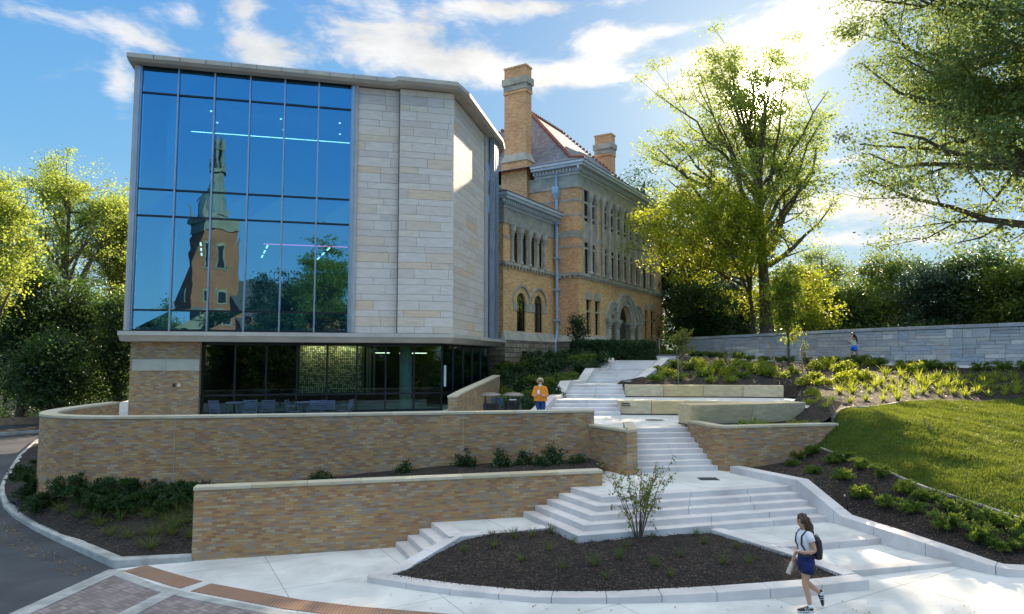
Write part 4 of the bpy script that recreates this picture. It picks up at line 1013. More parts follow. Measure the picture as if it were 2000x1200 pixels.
# body behind everything so the building is closed
mb = B(); mb.box(.0, 12.3, 9.0, 16.5, L3, 16.6); mb.box(-.02, .1, .5, 9.2, 5.9, 16.6); mb.build('rear_body', M['roofstone'], bld)
mb = B(); x9, y9 = side(9.5, -1.6); mb.prism([(XE-.35, .35), side(4, -.45), side(9.5, -1.6), (x9-3, y9+2), (12.2, 10), (12.2, .35)], 5.9, 16.5); mb.build('interior_wall', M['int'], bld)
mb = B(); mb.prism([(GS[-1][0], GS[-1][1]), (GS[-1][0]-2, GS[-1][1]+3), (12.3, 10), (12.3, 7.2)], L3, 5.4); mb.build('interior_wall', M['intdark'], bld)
# ------------------------------------------------------------------ old brick hall
HO = (4.5, 46.0); HA = math.atan2(.857, .515); GZ = 4.3
hall = thing('brick_hall', 'old buff brick hall with arched stone portal, slate roof and tall chimneys', 'building', (*HO, GZ), HA)
HT = lambda x, y, z: (x, y, z-GZ)
def Hm(): return MB(HT)
def arc(cx, zs, r, n=14, a0=0, a1=math.pi): return [(cx-r*math.cos(a0+(a1-a0)*i/n), zs+r*math.sin(a0+(a1-a0)*i/n)) for i in range(n+1)]
def facade(mb, P, x0, x1, z0, z1, ops, depth=.3, m=0, mr=0):
    """P(x, depth, z) -> local point. ops: (x0,x1,z0,z1,arch) where z1 is the springing of an arch"""
    R_ = [(a, b, c, d+((b-a)/2 if ar else 0), d, ar) for a, b, c, d, ar in ops]
    X = sorted({x0, x1, *[q for o in R_ for q in o[:2]]}); Z = sorted({z0, z1, *[q for o in R_ for q in (o[2], o[3])]})
    X = [q for q in X if x0 <= q <= x1]; Z = [q for q in Z if z0 <= q <= z1]
    for a, b in zip(X[:-1], X[1:]):
        for c, d in zip(Z[:-1], Z[1:]):
            cx, cz = (a+b)/2, (c+d)/2
            if any(o[0] < cx < o[1] and o[2] < cz < o[3] for o in R_): continue
            mb.face([P(a, 0, c), P(b, 0, c), P(b, 0, d), P(a, 0, d)], [(a, c), (b, c), (b, d), (a, d)], m)
    for a, b, c, d, zs, ar in R_:
        mb.face([P(a, 0, c), P(a, depth, c), P(a, depth, zs), P(a, 0, zs)], [(0, c), (depth, c), (depth, zs), (0, zs)], mr)
        mb.face([P(b, 0, c), P(b, depth, c), P(b, depth, zs), P(b, 0, zs)], [(0, c), (depth, c), (depth, zs), (0, zs)], mr)
        mb.face([P(a, 0, c), P(b, 0, c), P(b, depth, c), P(a, depth, c)], None, mr)
        if ar:
            A = arc((a+b)/2, zs, (b-a)/2)
            for (p, q), (p2, q2) in zip(A[:-1], A[1:]):
                k = (a, d) if (p+p2)/2 < (a+b)/2 else (b, d)
                mb.face([P(k[0], 0, k[1]), P(p, 0, q), P(p2, 0, q2)], [k, (p, q), (p2, q2)], m)
                mb.face([P(p, 0, q), P(p2, 0, q2), P(p2, depth, q2), P(p, depth, q)], None, mr)
        else: mb.face([P(a, 0, d), P(b, 0, d), P(b, depth, d), P(a, depth, d)], None, mr)
def window(P, a, b, c, d, ar, depth=.24, bars=(), par=None, T=HT):
    mb = MB(T); w = .05
    for x in (a, b): mb.hexa([P(x-w, depth-.04, c), P(x+w, depth-.04, c), P(x+w, depth+.05, c), P(x-w, depth+.05, c)], [P(x-w, depth-.04, d), P(x+w, depth-.04, d), P(x+w, depth+.05, d), P(x-w, depth+.05, d)])
    for z in [c+.03, *bars]+([] if ar else [d-.03]): mb.hexa([P(a, depth-.03, z-.04), P(b, depth-.03, z-.04), P(b, depth+.05, z-.04), P(a, depth+.05, z-.04)], [P(a, depth-.03, z+.04), P(b, depth-.03, z+.04), P(b, depth+.05, z+.04), P(a, depth+.05, z+.04)])
    if b-a > .8:
        x = (a+b)/2; mb.hexa([P(x-.03, depth-.03, c), P(x+.03, depth-.03, c), P(x+.03, depth+.05, c), P(x-.03, depth+.05, c)], [P(x-.03, depth-.03, d), P(x+.03, depth-.03, d), P(x+.03, depth+.05, d), P(x-.03, depth+.05, d)])
    f = mb.build('window', M['metal_dark'], par)
    g = MB(T); pts = [P(a, depth, c), P(b, depth, c)]
    pts += [P(x, depth, z) for x, z in reversed(arc((a+b)/2, d, (b-a)/2))] if ar else [P(b, depth, d), P(a, depth, d)]
    g.face(pts); g.build('pane', M['glass_old'], f)
FP = lambda x, dp, z: (x, dp, z)                       # hall front: plane y=0, inwards +y
WPf = lambda x, dp, z: (dp, x, z)                      # west face: plane x=0, runs along y
HL = 17.3; HD = 14.0; ZC = 17.4
up_w = [1.28, 2.38]; six = [4.58+i*1.28 for i in range(6)]; rt_w = [12.8, 13.9+.35]
ops = []
for c0 in up_w+six+rt_w: ops += [(c0-.35, c0+.35, 14.3, 16.55, False), (c0-.35, c0+.35, 10.62, 12.8, False)]
gw = [(1.25, 2.05), (2.72, 3.55), (12.9, 13.65), (14.35, 15.2)]
for a, b in gw: ops.append((a, b, 6.4, 8.85, False))
port = [(5.4, 6.3, 4.9, 7.65, True), (7.05, 9.43, 4.9, 7.7, True), (10.2, 11.1, 4.9, 7.65, True)]
mb = Hm(); facade(mb, FP, 0, HL, 5.9, 16.5, ops+port, .32); mb.build('front_wall', M['brick_hall'], hall)
for a, b, c0, d0, ar in ops: window(FP, a, b, c0, d0, ar, .10 if b-a < .75 and c0 > 9 else .24, [c0+(d0-c0)*.62], hall)
# west face and the far faces
mb = Hm(); facade(mb, WPf, 0, HD, 4.3, 16.5, []); mb.face([(HL, 0, 4.3), (HL, HD, 4.3), (HL, HD, 17.4), (HL, 0, 17.4)]); mb.face([(0, HD, 4.3), (HL, HD, 4.3), (HL, HD, 17.4), (0, HD, 17.4)])
mb.build('side_wall', M['brick_chim'], hall)
def band(z0, z1, pr, m='gray_stone', name='stone_band', x1=HL):
    b = Hm(); b.box(-pr, x1, -pr, .1, z0, z1); b.box(-pr, .1, .1, HD, z0, z1); return b.build(name, M[m], hall)
band(16.5, 17.45, .06); band(10.40, 10.60, .14, name='string_course'); band(15.55, 15.70, .02); band(13.05, 13.5, .025); band(14.55, 14.68, .02); band(12.35, 12.48, .02)
b = Hm()
for i in range(44): x = .05+i*.395; b.box(x, x+.16, -.12, .0, 10.24, 10.40)
for i in range(34): x = .1+i*.4; b.box(-.12, 0, x, x+.16, 10.24, 10.40)
b.build('corbels', M['gray_stone'], hall)
# stone surround of the tall windows and the round shafts between them
b = Hm()
def surround(x0, x1, cs):
    xs2 = [x0]+[q for c0 in cs for q in (c0-.35, c0+.35)]+[x1]
    for i in range(0, len(xs2), 2): b.box(xs2[i], xs2[i+1], -.05, .03, 10.6, 16.5)
    for c0 in cs: b.box(c0-.35, c0+.35, -.03, .2, 12.8, 14.3)
surround(.72, 3.0, up_w); surround(3.95, 11.6, six); surround(12.25, 14.85, rt_w); b.build('window_surround', M['gray_stone'], hall)
for cs in ([1.83, 2.95], [(six[i]+six[i+1])/2 for i in range(5)]+[4.0, 11.5], [13.5, 14.85]):
    for c0 in cs:
        b = Hm(); b.lathe((c0, -.11, 10.62), [(.20, 0), (.20, .14), (.135, .2), (.13, 5.0), (.16, 5.05), (.14, 5.1), (.17, 5.2), (.26, 5.5), (.27, 5.62), (.27, 5.7), (.27, 5.88)], 12); b.build('column', M['gray_stone'], hall, smooth=False)
# lintels over ground windows
for a, c0 in gw:
    b = Hm()
    m_ = (a+c0)/2; w = (c0-a)/2+.10
    A = [(m_-w, 8.85), (m_+w, 8.85)]+[(m_+w*math.cos(t), 9.25+w*.45*math.sin(t)) for t in [i*math.pi/8 for i in range(9)]]
    b.hexa([(x, -.04, z) for x, z in A], [(x, .02, z) for x, z in A])
    b.build('lintel', M['gray_stone'], hall); b = Hm(); b.box(a-.02, c0+.02, .05, .2, 7.98, 8.10); b.build('transom', M['gray_stone'], hall)
b = Hm(); b.hexa([(-.15, -.35, 5.9), (4.6, -.35, 5.9), (4.6, 0.02, 5.9), (-.15, .02, 5.9)], [(-.05, -.06, 6.35), (4.6, -.06, 6.35), (4.6, .02, 6.35), (-.05, .02, 6.35)]); b.build('water_table', M['gray_stone'], hall); b = Hm()
b.hexa([(11.9, -.35, 5.9), (HL, -.35, 5.9), (HL, 0.02, 5.9), (11.9, .02, 5.9)], [(11.9, -.06, 6.35), (HL, -.06, 6.35), (HL, .02, 6.35), (11.9, .02, 6.35)]); b.build('water_table', M['gray_stone'], hall); b = Hm()
b.hexa([(-.35, -.35, 5.9), (0, -.35, 5.9), (0, 2, 5.9), (-.35, 2, 5.9)], [(-.06, -.06, 6.35), (0, -.06, 6.35), (0, 2, 6.35), (-.06, 2, 6.35)])
b.build('water_table', M['gray_stone'], hall)
b = Hm(); b.box(-.32, 4.6, -.32, .3, 4.0, 5.895); b.box(11.9, HL, -.32, .3, 4.0, 5.895); b.box(-.32, .1, .3, HD, 4.0, 5.895); b.build('stone_base', M['rough_stone'], hall)
# portal: ringed arches, capitals, squat columns, dark recess
b = Hm()
def ring(cx, zs, r0, r1, y0, y1, a0=0, a1=math.pi, n=20):
    A0, A1 = arc(cx, zs, r0, n, a0, a1), arc(cx, zs, r1, n, a0, a1)
    for i in range(n):
        (p, q), (p2, q2), (u, v), (u2, v2) = A0[i], A0[i+1], A1[i], A1[i+1]
        b.hexa([(p, y0, q), (p2, y0, q2), (u2, y0, v2), (u, y0, v)], [(p, y1, q), (p2, y1, q2), (u2, y1, v2), (u, y1, v)])
for cx, zs, r, am, aM in ((5.85, 7.65, .45, 0, .80), (10.65, 7.65, .45, .20, 1.0)):
    ring(cx, zs, r, r+.42, -.10, .1, 0, math.pi); ring(cx, zs, r+.42, r+.82, -.17, .1, am*math.pi if cx > 8 else 0, math.pi if cx > 8 else aM*math.pi); ring(cx, zs, r+.82, r+.98, -.24, .1, .30*math.pi if cx > 8 else 0, math.pi if cx > 8 else .70*math.pi)
ring(8.24, 7.7, 1.19, 1.55, -.14, .1); ring(8.24, 7.7, 1.55, 1.95, -.22, .1); ring(8.24, 7.7, 1.95, 2.14, -.32, .1, .08*math.pi, .92*math.pi)
b.build('portal_arches', M['gray_stone'], hall)
for x in (5.05, 6.68, 9.82, 11.45):
    b = Hm(); b.box(x-.34, x+.34, -.28, .45, 4.4, 5.2); b.lathe((x, -.02, 5.2), [(.30, 0), (.30, .2), (.22, .3), (.21, 1.75), (.26, 1.8), (.22, 1.86), (.30, 2.05), (.38, 2.3), (.40, 2.45)], 14); b.box(x-.42, x+.42, -.34, .45, 7.45, 7.68); b.build('portal_column', M['gray_stone'], hall)
b = Hm(); b.box(4.6, 5.4, -.03, .3, 4.0, 7.2); b.box(11.1, 11.9, -.03, .3, 4.0, 7.2); b.box(6.3, 7.05, .0, .35, 4.9, 7.45); b.box(9.43, 10.2, 0, .35, 4.9, 7.45); b.build('portal_pier', M['gray_stone'], hall)
b = Hm(); b.box(4.8, 11.8, 3.0, 3.2, 4.0, 10.2); b.box(4.8, 4.9, .33, 3, 4, 10); b.box(11.7, 11.8, .33, 3, 4, 10); b.box(4.8, 11.8, .33, 3, 9.9, 10.2); b.box(4.6, 11.9, -.5, 3, 4.0, 4.9); b.build('portal_recess', M['trim_stone'], hall)
for x in (6.9, 8.4):
    b = Hm(); b.box(x, x+1.3, 2.85, 2.99, 4.9, 7.2); b.build('door', M['metal_dark'], hall)
# cornices with dentils
def cornice(mbf, x0, x1, y0, z0, pr, par, nm='cornice'):
    b = MB(mbf); 
    for k, (dz0, dz1, p) in enumerate(((0, .16, .12), (.16, .42, .30), (.42, .60, pr-.1), (.60, .78, pr))):
        b.box(x0-p, x1+p*.2, y0-p, y0+.2, z0+dz0, z0+dz1)
    n = int((x1-x0+pr)/.26)
    for i in range(n): x = x0-pr+.1+i*.26; b.box(x, x+.12, y0-.42, y0-.3, z0+.20, z0+.41)
    return b.build(nm, M['dentil'], par)
cornice(HT, 0, HL, 0, ZC, .8, hall)
b = Hm()
for dz0, dz1, p in ((0, .16, .12), (.16, .42, .30), (.42, .60, .7), (.60, .78, .8)): b.box(-p, .1, .21, 3.3, ZC+dz0, ZC+dz1); b.box(-p, .1, 6.8, HD, ZC+dz0, ZC+dz1)
for i in range(12): y = .3+i*.26; b.box(-.42, -.3, y, y+.12, ZC+.2, ZC+.41)
b.build('cornice', M['dentil'], hall)
# roof: hipped, flared at the eaves
ze, zf_, za = ZC+.79, ZC+1.3, 24.9; E = .85
e = [(-E, -E), (HL+E, -E), (HL+E, HD+E), (-E, HD+E)]; mid = [(1.0, 1.0), (HL-1, 1.0), (HL-1, HD-1), (1.0, HD-1)]; rd = [(5.6, 7), (HL-5.6, 7)]
def rf(pts): return [(x, y, z) for x, y, z in pts]
b = Hm(); A = [(x, y, ze) for x, y in e]; Bm = [(x, y, zf_+.25) for x, y in mid]; Rg = [(x, y, za) for x, y in rd]
for i in range(4): b.face([A[i], A[(i+1) % 4], Bm[(i+1) % 4], Bm[i]])
b.face([Bm[0], Bm[1], Rg[1], Rg[0]]); b.face([Bm[2], Bm[3], Rg[0], Rg[1]]); b.face([Bm[3], Bm[0], Rg[0]]); b.face([Bm[1], Bm[2], Rg[1]])
# own uv so that slate courses follow the slope
b.uv = [[(p[0]+p[1], p[2]*1.35) if True else 0 for p in [b.v[i] for i in f]] for f in b.f]
roof = b.build('roof', M['slate'], hall)
b = Hm()
def tiles(p, q, n):
    p, q = Vector(p), Vector(q)
    for i in range(n):
        c0 = p.lerp(q, (i+.5)/n)+Vector((0, 0, .05)); L = (q-p).length/n
        b.lathe((c0.x, c0.y, c0.z), [(.02, -.15), (.13, -.11), (.155, .04), (.06, .15)], 8)
for i, j in ((0, 0), (3, 0), (1, 1), (2, 1)): tiles(A[i], Bm[i], 7); tiles(Bm[i], Rg[j], 26)
tiles(Rg[0], Rg[1], 18); b.build('hip_tiles', M['redtile'], roof)
# chimneys
def chimney(x0, x1, y0, y1, zb, zt, z_sh):
    b = Hm(); b.box(x0, x1, y0, y1, z_sh+.6, zt-1.75); b.box(x0-.16, x1+.16, y0-.16, y1+.16, zb, z_sh); b.box(x0-.06, x1+.06, y0-.06, y1+.06, zt-2.0, zt-1.8); b.box(x0, x1, y0, y1, zt-.85, zt); b.box(x0-.05, x1+.05, y0-.05, y1+.05, zt-.1, zt+.03)
    ch = b.build('chimney', M['brick_chim'], hall)
    b = Hm(); b.hexa([(x0-.22, y0-.22, z_sh), (x1+.22, y0-.22, z_sh), (x1+.22, y1+.22, z_sh), (x0-.22, y1+.22, z_sh)], [(x0, y0, z_sh+.62), (x1, y0, z_sh+.62), (x1, y1, z_sh+.62), (x0, y1, z_sh+.62)])
    b.build('stone_shoulder', M['gray_stone'], ch); b = Hm(); b.box(x0-.14, x1+.14, y0-.14, y1+.14, zt-1.35, zt-.85); b.box(x0-.05, x1+.05, y0-.05, y1+.05, zt-1.76, zt-1.35); b.build('stone_cap', M['gray_stone'], ch)
    return ch
chimney(-.25, .60, 3.95, 5.75, 4.4, 26.0, 18.9)
chimney(14.2, 15.1, 3.4, 5.0, 18.0, 25.0, 18.3)
# wing
WX0, WY = -6.7, 1.84
wops = []
for c0 in (-5.28, -4.15, -3.06, -2.06): wops.append((c0-.34, c0+.34, 10.72, 12.67, True))
wops += [(-5.07, -3.98, 6.45, 8.35, True), (-2.82, -1.73, 6.45, 8.35, True)]
WF = lambda x, dp, z: (x, WY+dp, z)
mb = Hm(); facade(mb, WF, WX0, 0, 6.4, 13.05, wops, .3); mb.face([(WX0, WY, 4), (WX0, WY+9, 4), (WX0, WY+9, 14), (WX0, WY, 14)]); mb.build('wing_wall', M['brick_hall'], hall)
for a, c0, d0, e0, ar in wops: window(WF, a, c0, d0, e0, ar, .12, [e0-.12] if d0 > 10 else [e0], hall)
b = Hm(); b.box(WX0-.06, 0, WY-.06, WY+.1, 13.05, 14.0); b.box(WX0-.06, WX0+.1, WY+.1, WY+9, 13.05, 14.0)
b.box(WX0-.10, 0, WY-.16, WY+.1, 10.48, 10.66); b.box(WX0-.10, WX0+.1, WY, WY+8, 10.48, 10.66)
for i in range(17): x = WX0+.05+i*.4; b.box(x, x+.15, WY-.13, WY, 10.34, 10.48)
b.box(WX0-.02, -5.6, WY-.02, WY+.02, 12.15, 12.3)
for x0, x1 in ((-5.78, -5.62), (-4.94, -4.49), (-3.81, -3.40), (-2.72, -2.40), (-1.72, -1.5)): b.box(x0, x1, WY-.04, WY+.02, 10.66, 13.05)
b.box(-5.72, -1.5, WY-.05, WY+.02, 13.0, 13.04)
b.box(-5.5, -5.07, WY-.04, WY+.02, 7.75, 8.3); b.box(-3.98, -2.82, WY-.04, WY+.02, 7.75, 8.3); b.box(-1.73, -1.2, WY-.04, WY+.02, 7.75, 8.3)
for cx in (-4.525, -2.275):
    A0, A1 = arc(cx, 8.3, .98, 20), arc(cx, 8.3, 1.12, 20)
    for i in range(20):
        if (cx > -3 and i < 1): continue
        (p, q), (p2, q2), (u, v), (u2, v2) = A0[i], A0[i+1], A1[i], A1[i+1]
        b.hexa([(p, WY-.09, q), (p2, WY-.09, q2), (u2, WY-.09, v2), (u, WY-.09, v)], [(p, WY+.02, q), (p2, WY+.02, q2), (u2, WY+.02, v2), (u, WY+.02, v)])
b.hexa([(WX0-.35, WY-.35, 5.85), (0, WY-.35, 5.85), (0, WY+.02, 5.85), (WX0-.35, WY+.02, 5.85)], [(WX0-.04, WY-.05, 6.42), (0, WY-.05, 6.42), (0, WY+.02, 6.42), (WX0-.04, WY+.02, 6.42)])
b.build('wing_stonework', M['gray_stone'], hall)
for c0 in (-5.78, -4.72, -3.6, -2.56, -1.56):
    b = Hm(); b.lathe((c0, WY-.09, 10.66), [(.17, 0), (.17, .12), (.11, .18), (.10, 1.6), (.14, 1.65), (.14, 1.75), (.24, 2.05), (.24, 2.35)], 12); b.build('column', M['gray_stone'], hall)
mb = Hm(); facade(mb, lambda x, dp, z: (x, WY-.32+dp, z), WX0-.32, 0, 3.6, 5.845, [(-5.0, -4.3, 4.75, 5.2, False), (-3.1, -2.4, 4.75, 5.2, False)], .3)
mb.face([(WX0-.32, WY-.32, 3.6), (WX0-.32, WY+9, 3.6), (WX0-.32, WY+9, 5.845), (WX0-.32, WY-.32, 5.845)]); mb.build('stone_base', M['rough_stone'], hall)
mb = Hm(); mb.box(-5.1, -2.3, WY-.05, WY, 4.7, 5.3); mb.build('basement_window', M['metal_dark'], hall)
cornice(HT, WX0, .25, WY, 14.0, .7, hall)
b = Hm(); b.face([(WX0-.75, WY-.75, 14.8), (.0, WY-.75, 14.8), (.0, WY+6, 17.2), (WX0+2, WY+6, 17.2)]); b.face([(WX0-.75, WY-.75, 14.8), (WX0+2, WY+6, 17.2), (WX0-.75, WY+9, 14.8)])
b.build('wing_roof', M['shingle'], hall)
# far low wing glimpsed past the right corner
b = Hm(); b.box(HL+.01, HL+5, 1.5, 9, 4.3, 12.0); b.build('side_wall', M['brick_hall'], hall); cornice(HT, HL+.3, HL+4.6, 1.5, 11.9, .8, hall)
# downspout with its leader head, standing on the west face
b = Hm(); px, py = -.16, 1.55
b.tube([(px, py, 17.6), (px, py, 17.0), (px, py, 6.6), (px-.12, py, 6.2), (px-.30, py, 5.8), (px-.32, py, 4.4)], .10, 12); b.box(px-.24, px+.14, py-.24, py+.24, 16.2, 16.65)
b.hexa([(px-.1, py-.1, 15.8), (px+.1, py-.1, 15.8), (px+.1, py+.1, 15.8), (px-.1, py+.1, 15.8)], [(px-.24, py-.24, 16.2), (px+.14, py-.24, 16.2), (px+.14, py+.24, 16.2), (px-.24, py+.24, 16.2)])
for z in (14.0, 11.6, 9.4, 7.3): b.box(px-.14, px+.16, py-.2, py+.2, z, z+.12)
b.build('downspout', M['pipe'], hall)
b = Hm(); b.box(15.9, 16.05, -.08, 0, 6.9, 7.1); b.build('alarm_bell', M['red'], hall)
# handrail by the far steps
t = thing('handrail', 'thin steel handrail on the far steps by the hall', 'handrail', (10.2, 45.6, 4.62))
b = MB(); b.tube([(-.3, 2.6, 1.75), (.0, 1.6, 1.5), (1.3, -.4, .62)], .03, 8); b.build('rail', M['rail'], t)
for x, y, z in ((.0, 1.6, 1.5), (.85, .25, .95), (1.3, -.4, .62)):
    b = MB(); b.tube([(x, y, -.0), (x, y, z)], .025, 6); b.build('post', M['rail'], t)
# ------------------------------------------------------------------ trees
def drop(u, v, zf, t0=3.0):
    d = Vector(ray(u, v)); t = t0; prev = t0
    while t < 120:
        p = d*t
        if H+p.z <= zf(p.x, p.y):
            lo, hi = prev, t
            for _ in range(18):
                m = (lo+hi)/2; p = d*m
                if H+p.z <= zf(p.x, p.y): hi = m
                else: lo = m
            p = d*hi; return (p.x, p.y, zf(p.x, p.y))
        prev = t; t += .25
    p = d*t; return (p.x, p.y, zf(p.x, p.y))
tree('oak_tree', 'tall open-crowned oak behind the stone wall with the sun in its top', 'tree', (18.7, 50.0, 4.9), 23.5, .55, (-1.9, 0, 14.6, 7.6, 6.5, 9.2), 38, 50000, .185, 'lf_airy', 3, clear=.42, csig=.40, fill=.0, lean=(-.5, 0), top=15.5, ek=2.9)
tree('maple_tree', 'yellow-green maple reaching across the corner of the hall', 'tree', (18.0, 50.8, 4.9), 12.5, .20, (-4.8, -3.0, 8.7, 5.5, 4.0, 4.0), 24, 27000, .20, 'lf_yel', 8, clear=.35, csig=.40, fill=.30, lean=(-1.2, -.6))
tree('maple_tree', 'low glowing yellow maple just behind the oak trunk', 'tree', (20.6, 50.5, 4.9), 7, .12, (0, 0, 3.9, 3.8, 2.5, 2.9), 14, 9000, .20, 'lf_yel', 9, clear=.25, csig=.34, fill=.3)
tree('shade_tree', 'huge spreading tree hanging into the right edge of the picture', 'tree', (28.3, 33.0, 4.6), 26, .62, (-2.0, 0, 15.4, 10.0, 8.5, 10.8), 54, 165000, .175, 'lf_oak', 21, clear=.26, csig=.50, fill=.30, top=22, ek=2.0)
tx = drop(1541, 714, hill)
tree('young_tree', 'slim upright young tree in front of the gray stone wall', 'tree', tx, 5.6, .07, (0, 0, 3.5, .85, .85, 2.5), 22, 5200, .15, 'lf_mid', 31, clear=.24, csig=.20, fill=.5, sub=4)
bgt = [ # u, v_top, Y, half width px, mat, label, seed, name
 (1262, 300, 64, 55, 'lf_dark', 'dark tree showing above the hall cornice, right of the far chimney', 'broadleaf_tree'),
 (1335, 430, 62, 75, 'lf_dark', 'dark dense tree directly right of the hall corner', 'broadleaf_tree'),
 (1400, 405, 72, 90, 'lf_dark', 'tall dark tree behind the left half of the maple', 'broadleaf_tree'),
 (1440, 545, 60, 62, 'lf_blue', 'bluish green rounded evergreen low behind the stone wall', 'evergreen_tree'),
 (1375, 545, 57, 70, 'lf_dark', 'low dark evergreen spreading above the left end of the stone wall', 'evergreen_tree'),
 (1612, 462, 78, 62, 'lf_oak', 'airy distant tree right of the oak trunk with sky in its crown', 'broadleaf_tree'),
 (1570, 500, 62, 60, 'lf_dark', 'dark tree behind the glowing yellow maple', 'broadleaf_tree'),
 (1665, 545, 58, 80, 'lf_deep', 'green tree behind the stone wall above the walking girl', 'broadleaf_tree'),
 (1745, 478, 62, 95, 'lf_deep', 'broad yellow-topped tree behind the middle of the stone wall', 'broadleaf_tree'),
 (1840, 492, 56, 85, 'lf_blue', 'dense gray-green tree behind the stone wall on the right', 'broadleaf_tree'),
 (1935, 470, 54, 90, 'lf_dark', 'dark tree behind the stone wall near the right edge', 'broadleaf_tree'),
 (2020, 500, 50, 90, 'lf_deep', 'green tree cut by the right edge above the stone wall', 'broadleaf_tree')]
for i, (u, vt, Y, hw, lm, lb, nm) in enumerate(bgt):
    b = atY(u, 690, Y); top = atY(u, vt, Y)[2]; zb = 5.2 if u > 1240 else 4.8; h = top-zb; rx = hw/F*Y
    tree(nm, lb, 'tree', (b[0], Y, zb), h, .22+.01*h, (0, 0, h*.54, rx, rx*.8, h*.47), 18, 17000 if hw > 65 else 12000, .24, lm, 40+i, clear=.10, csig=.50, fill=.9, sub=4)
# low scrub filling behind the wall
lft = [(118, 292, 52, 105, 'lf_airy', 'tall thin-leaved tree on the left lit yellow against the sky', 30000, .05, .17, .40),
 (40, 470, 44, 75, 'lf_dark', 'dark tree at the left edge beyond the road', 18000, .9, .22, .5),
 (150, 540, 47, 80, 'lf_dark', 'dark broad tree under the thin yellow one', 20000, .9, .22, .5),
 (222, 365, 55, 48, 'lf_mid', 'tree with bright top touching the left edge of the modern building', 20000, .4, .19, .42),
 (232, 560, 45, 52, 'lf_dark', 'dark leafy tree beside the base of the modern building', 16000, .9, .2, .45),
 (-35, 330, 40, 80, 'lf_airy', 'yellow-green tree hanging in at the left edge of the picture', 20000, .3, .18, .42),
 (95, 640, 41, 65, 'lf_dark', 'low dark tree just behind the wooden guard fence', 16000, .9, .2, .45)]
for i, (u, vt, Y, hw, lm, lb, nl_, fl_, sz, cs) in enumerate(lft):
    b = atY(u, 800, Y); top = atY(u, vt, Y)[2]; h = top-.4; rx = hw/F*Y
    low = vt > 460
    tree('broadleaf_tree', lb, 'tree', (b[0], Y, .5), h, .16+.01*h, (0, 0, h*(.55 if low else .72), rx, rx*.8, h*(.48 if low else .32)), 20, nl_, sz, lm, 70+i, clear=.12 if low else .38, csig=cs, fill=fl_, sub=5)
# woodland far behind as one mass
rng = np.random.default_rng(5)
def wood(name, label, pts, n, size, m, seed):
    rg = np.random.default_rng(seed); C = []
    P = np.array(pts, float)
    idx = rg.integers(0, len(P), n); v = unit(rg.normal(size=(n, 3))); k = rg.uniform(.5, 1.0, (n, 1))**.4
    pos = P[idx, :3]+v*k*P[idx, 3:6]+rg.normal(size=(n, 3))*.5
    o = quadmesh(name, leaves(pos, size, rg), M[m]); tag(o, kind='stuff'); o['label'] = label; return o
wood('far_woodland', 'dark far woodland closing the view behind the left trees', [(x, 70+(i % 2)*6, 5, 6, 4, 5+(i % 3)) for i, x in enumerate(range(-80, -14, 5))], 26000, .55, 'lf_dark', 1)
wood('far_woodland', 'dark far woodland closing the view behind the stone wall', [(x, 92+(i % 2)*6, 8.0, 7, 4, 4.5+(i % 3)*.8) for i, x in enumerate(range(14, 100, 6))], 34000, .6, 'lf_dark', 2)
wood('undergrowth', 'low shaded undergrowth behind the stone wall', [(x, 60-(x-14)*.35, 5.6, 3, 2, 2.0) for x in range(14, 50, 3)], 16000, .28, 'lf_dark', 3)
wood('undergrowth', 'low shaded undergrowth behind the guard fence', [(x, 45+(x % 4), 1.2, 3, 2, 2.0) for x in range(-48, -19, 3)], 14000, .25, 'lf_dark', 4)
# wooden guard fence beyond the road
t = thing('guard_fence', 'low weathered wooden guard fence beyond the road on the left', 'fence', (-40, 36.0, .5))
fp = [(-46, 34.6), (-40, 35.8), (-35, 37.0), (-31, 38.6), (-27.5, 41.0), (-25, 44.5)]
for x, y in fp:
    b = MB(); b.box(x+40-.12, x+40+.12, y-36-.12, y-36+.12, -.3, .95); b.build('post', M['wood'], t)
for a, b_ in zip(fp[:-1], fp[1:]):
    b = MB(); b.bar((a[0]+40, a[1]-36-.16, .62), (b_[0]+40, b_[1]-36-.16, .62), .08, .42); b.build('rail', M['wood'], t)
# ------------------------------------------------------------------ small planting
def juniper_mesh(name, seed, r=.42, n=34, m='lf_jun', h=.30, wdt=.022, L=.10, dens=13):
    rg = np.random.default_rng(seed); out = []
    for i in range(n):
        a = rg.uniform(0, 6.28); l = r*rg.uniform(.55, 1.15); e = rg.uniform(.15, 1.1)
        s_ = np.linspace(.15, 1, dens)[:, None]; d = np.array([math.cos(a)*math.cos(e*.6), math.sin(a)*math.cos(e*.6), 0])
        P = d*l*s_; P[:, 2] = (h*math.sin(e)*1.2*np.sin(s_[:, 0]*2.0)+.02)
        P = np.repeat(P, 4, 0)+rg.normal(size=(dens*4, 3))*.012*r/.42
        dr = unit(np.tile(d, (dens*4, 1))*.9+np.array([0, 0, .45])+rg.normal(size=(dens*4, 3))*.55)
        side = unit(np.cross(dr, rg.normal(size=dr.shape))); Lr = L*rg.uniform(.6, 1.2, (len(P), 1)); w = wdt
        out.append(np.stack([P-side*w*.5, P+dr*Lr*.5+side*w*.7, P+dr*Lr, P+dr*Lr*.4-side*w*.7], 1))
    o = quadmesh(name, np.concatenate(out), M[m]); COL.objects.unlink(o); return o
def bush_mesh(name, seed, rx, rz, n, size, m, stems=0):
    rg = np.random.default_rng(seed); k = 26
    C = rg.normal(size=(k, 3)); C = unit(C)*rg.uniform(.35, .95, (k, 1)); C[:, 2] = np.abs(C[:, 2])
    C = C*np.array([rx, rx, rz])+np.array([0, 0, rz*.12]); idx = rg.integers(0, k, n)
    pos = C[idx]+rg.normal(size=(n, 3))*np.array([rx, rx, rz])*.15; pos[:, 2] = np.maximum(pos[:, 2], .02)
    o = quadmesh(name, leaves(pos, size, rg, .4), M[m]); COL.objects.unlink(o); return o
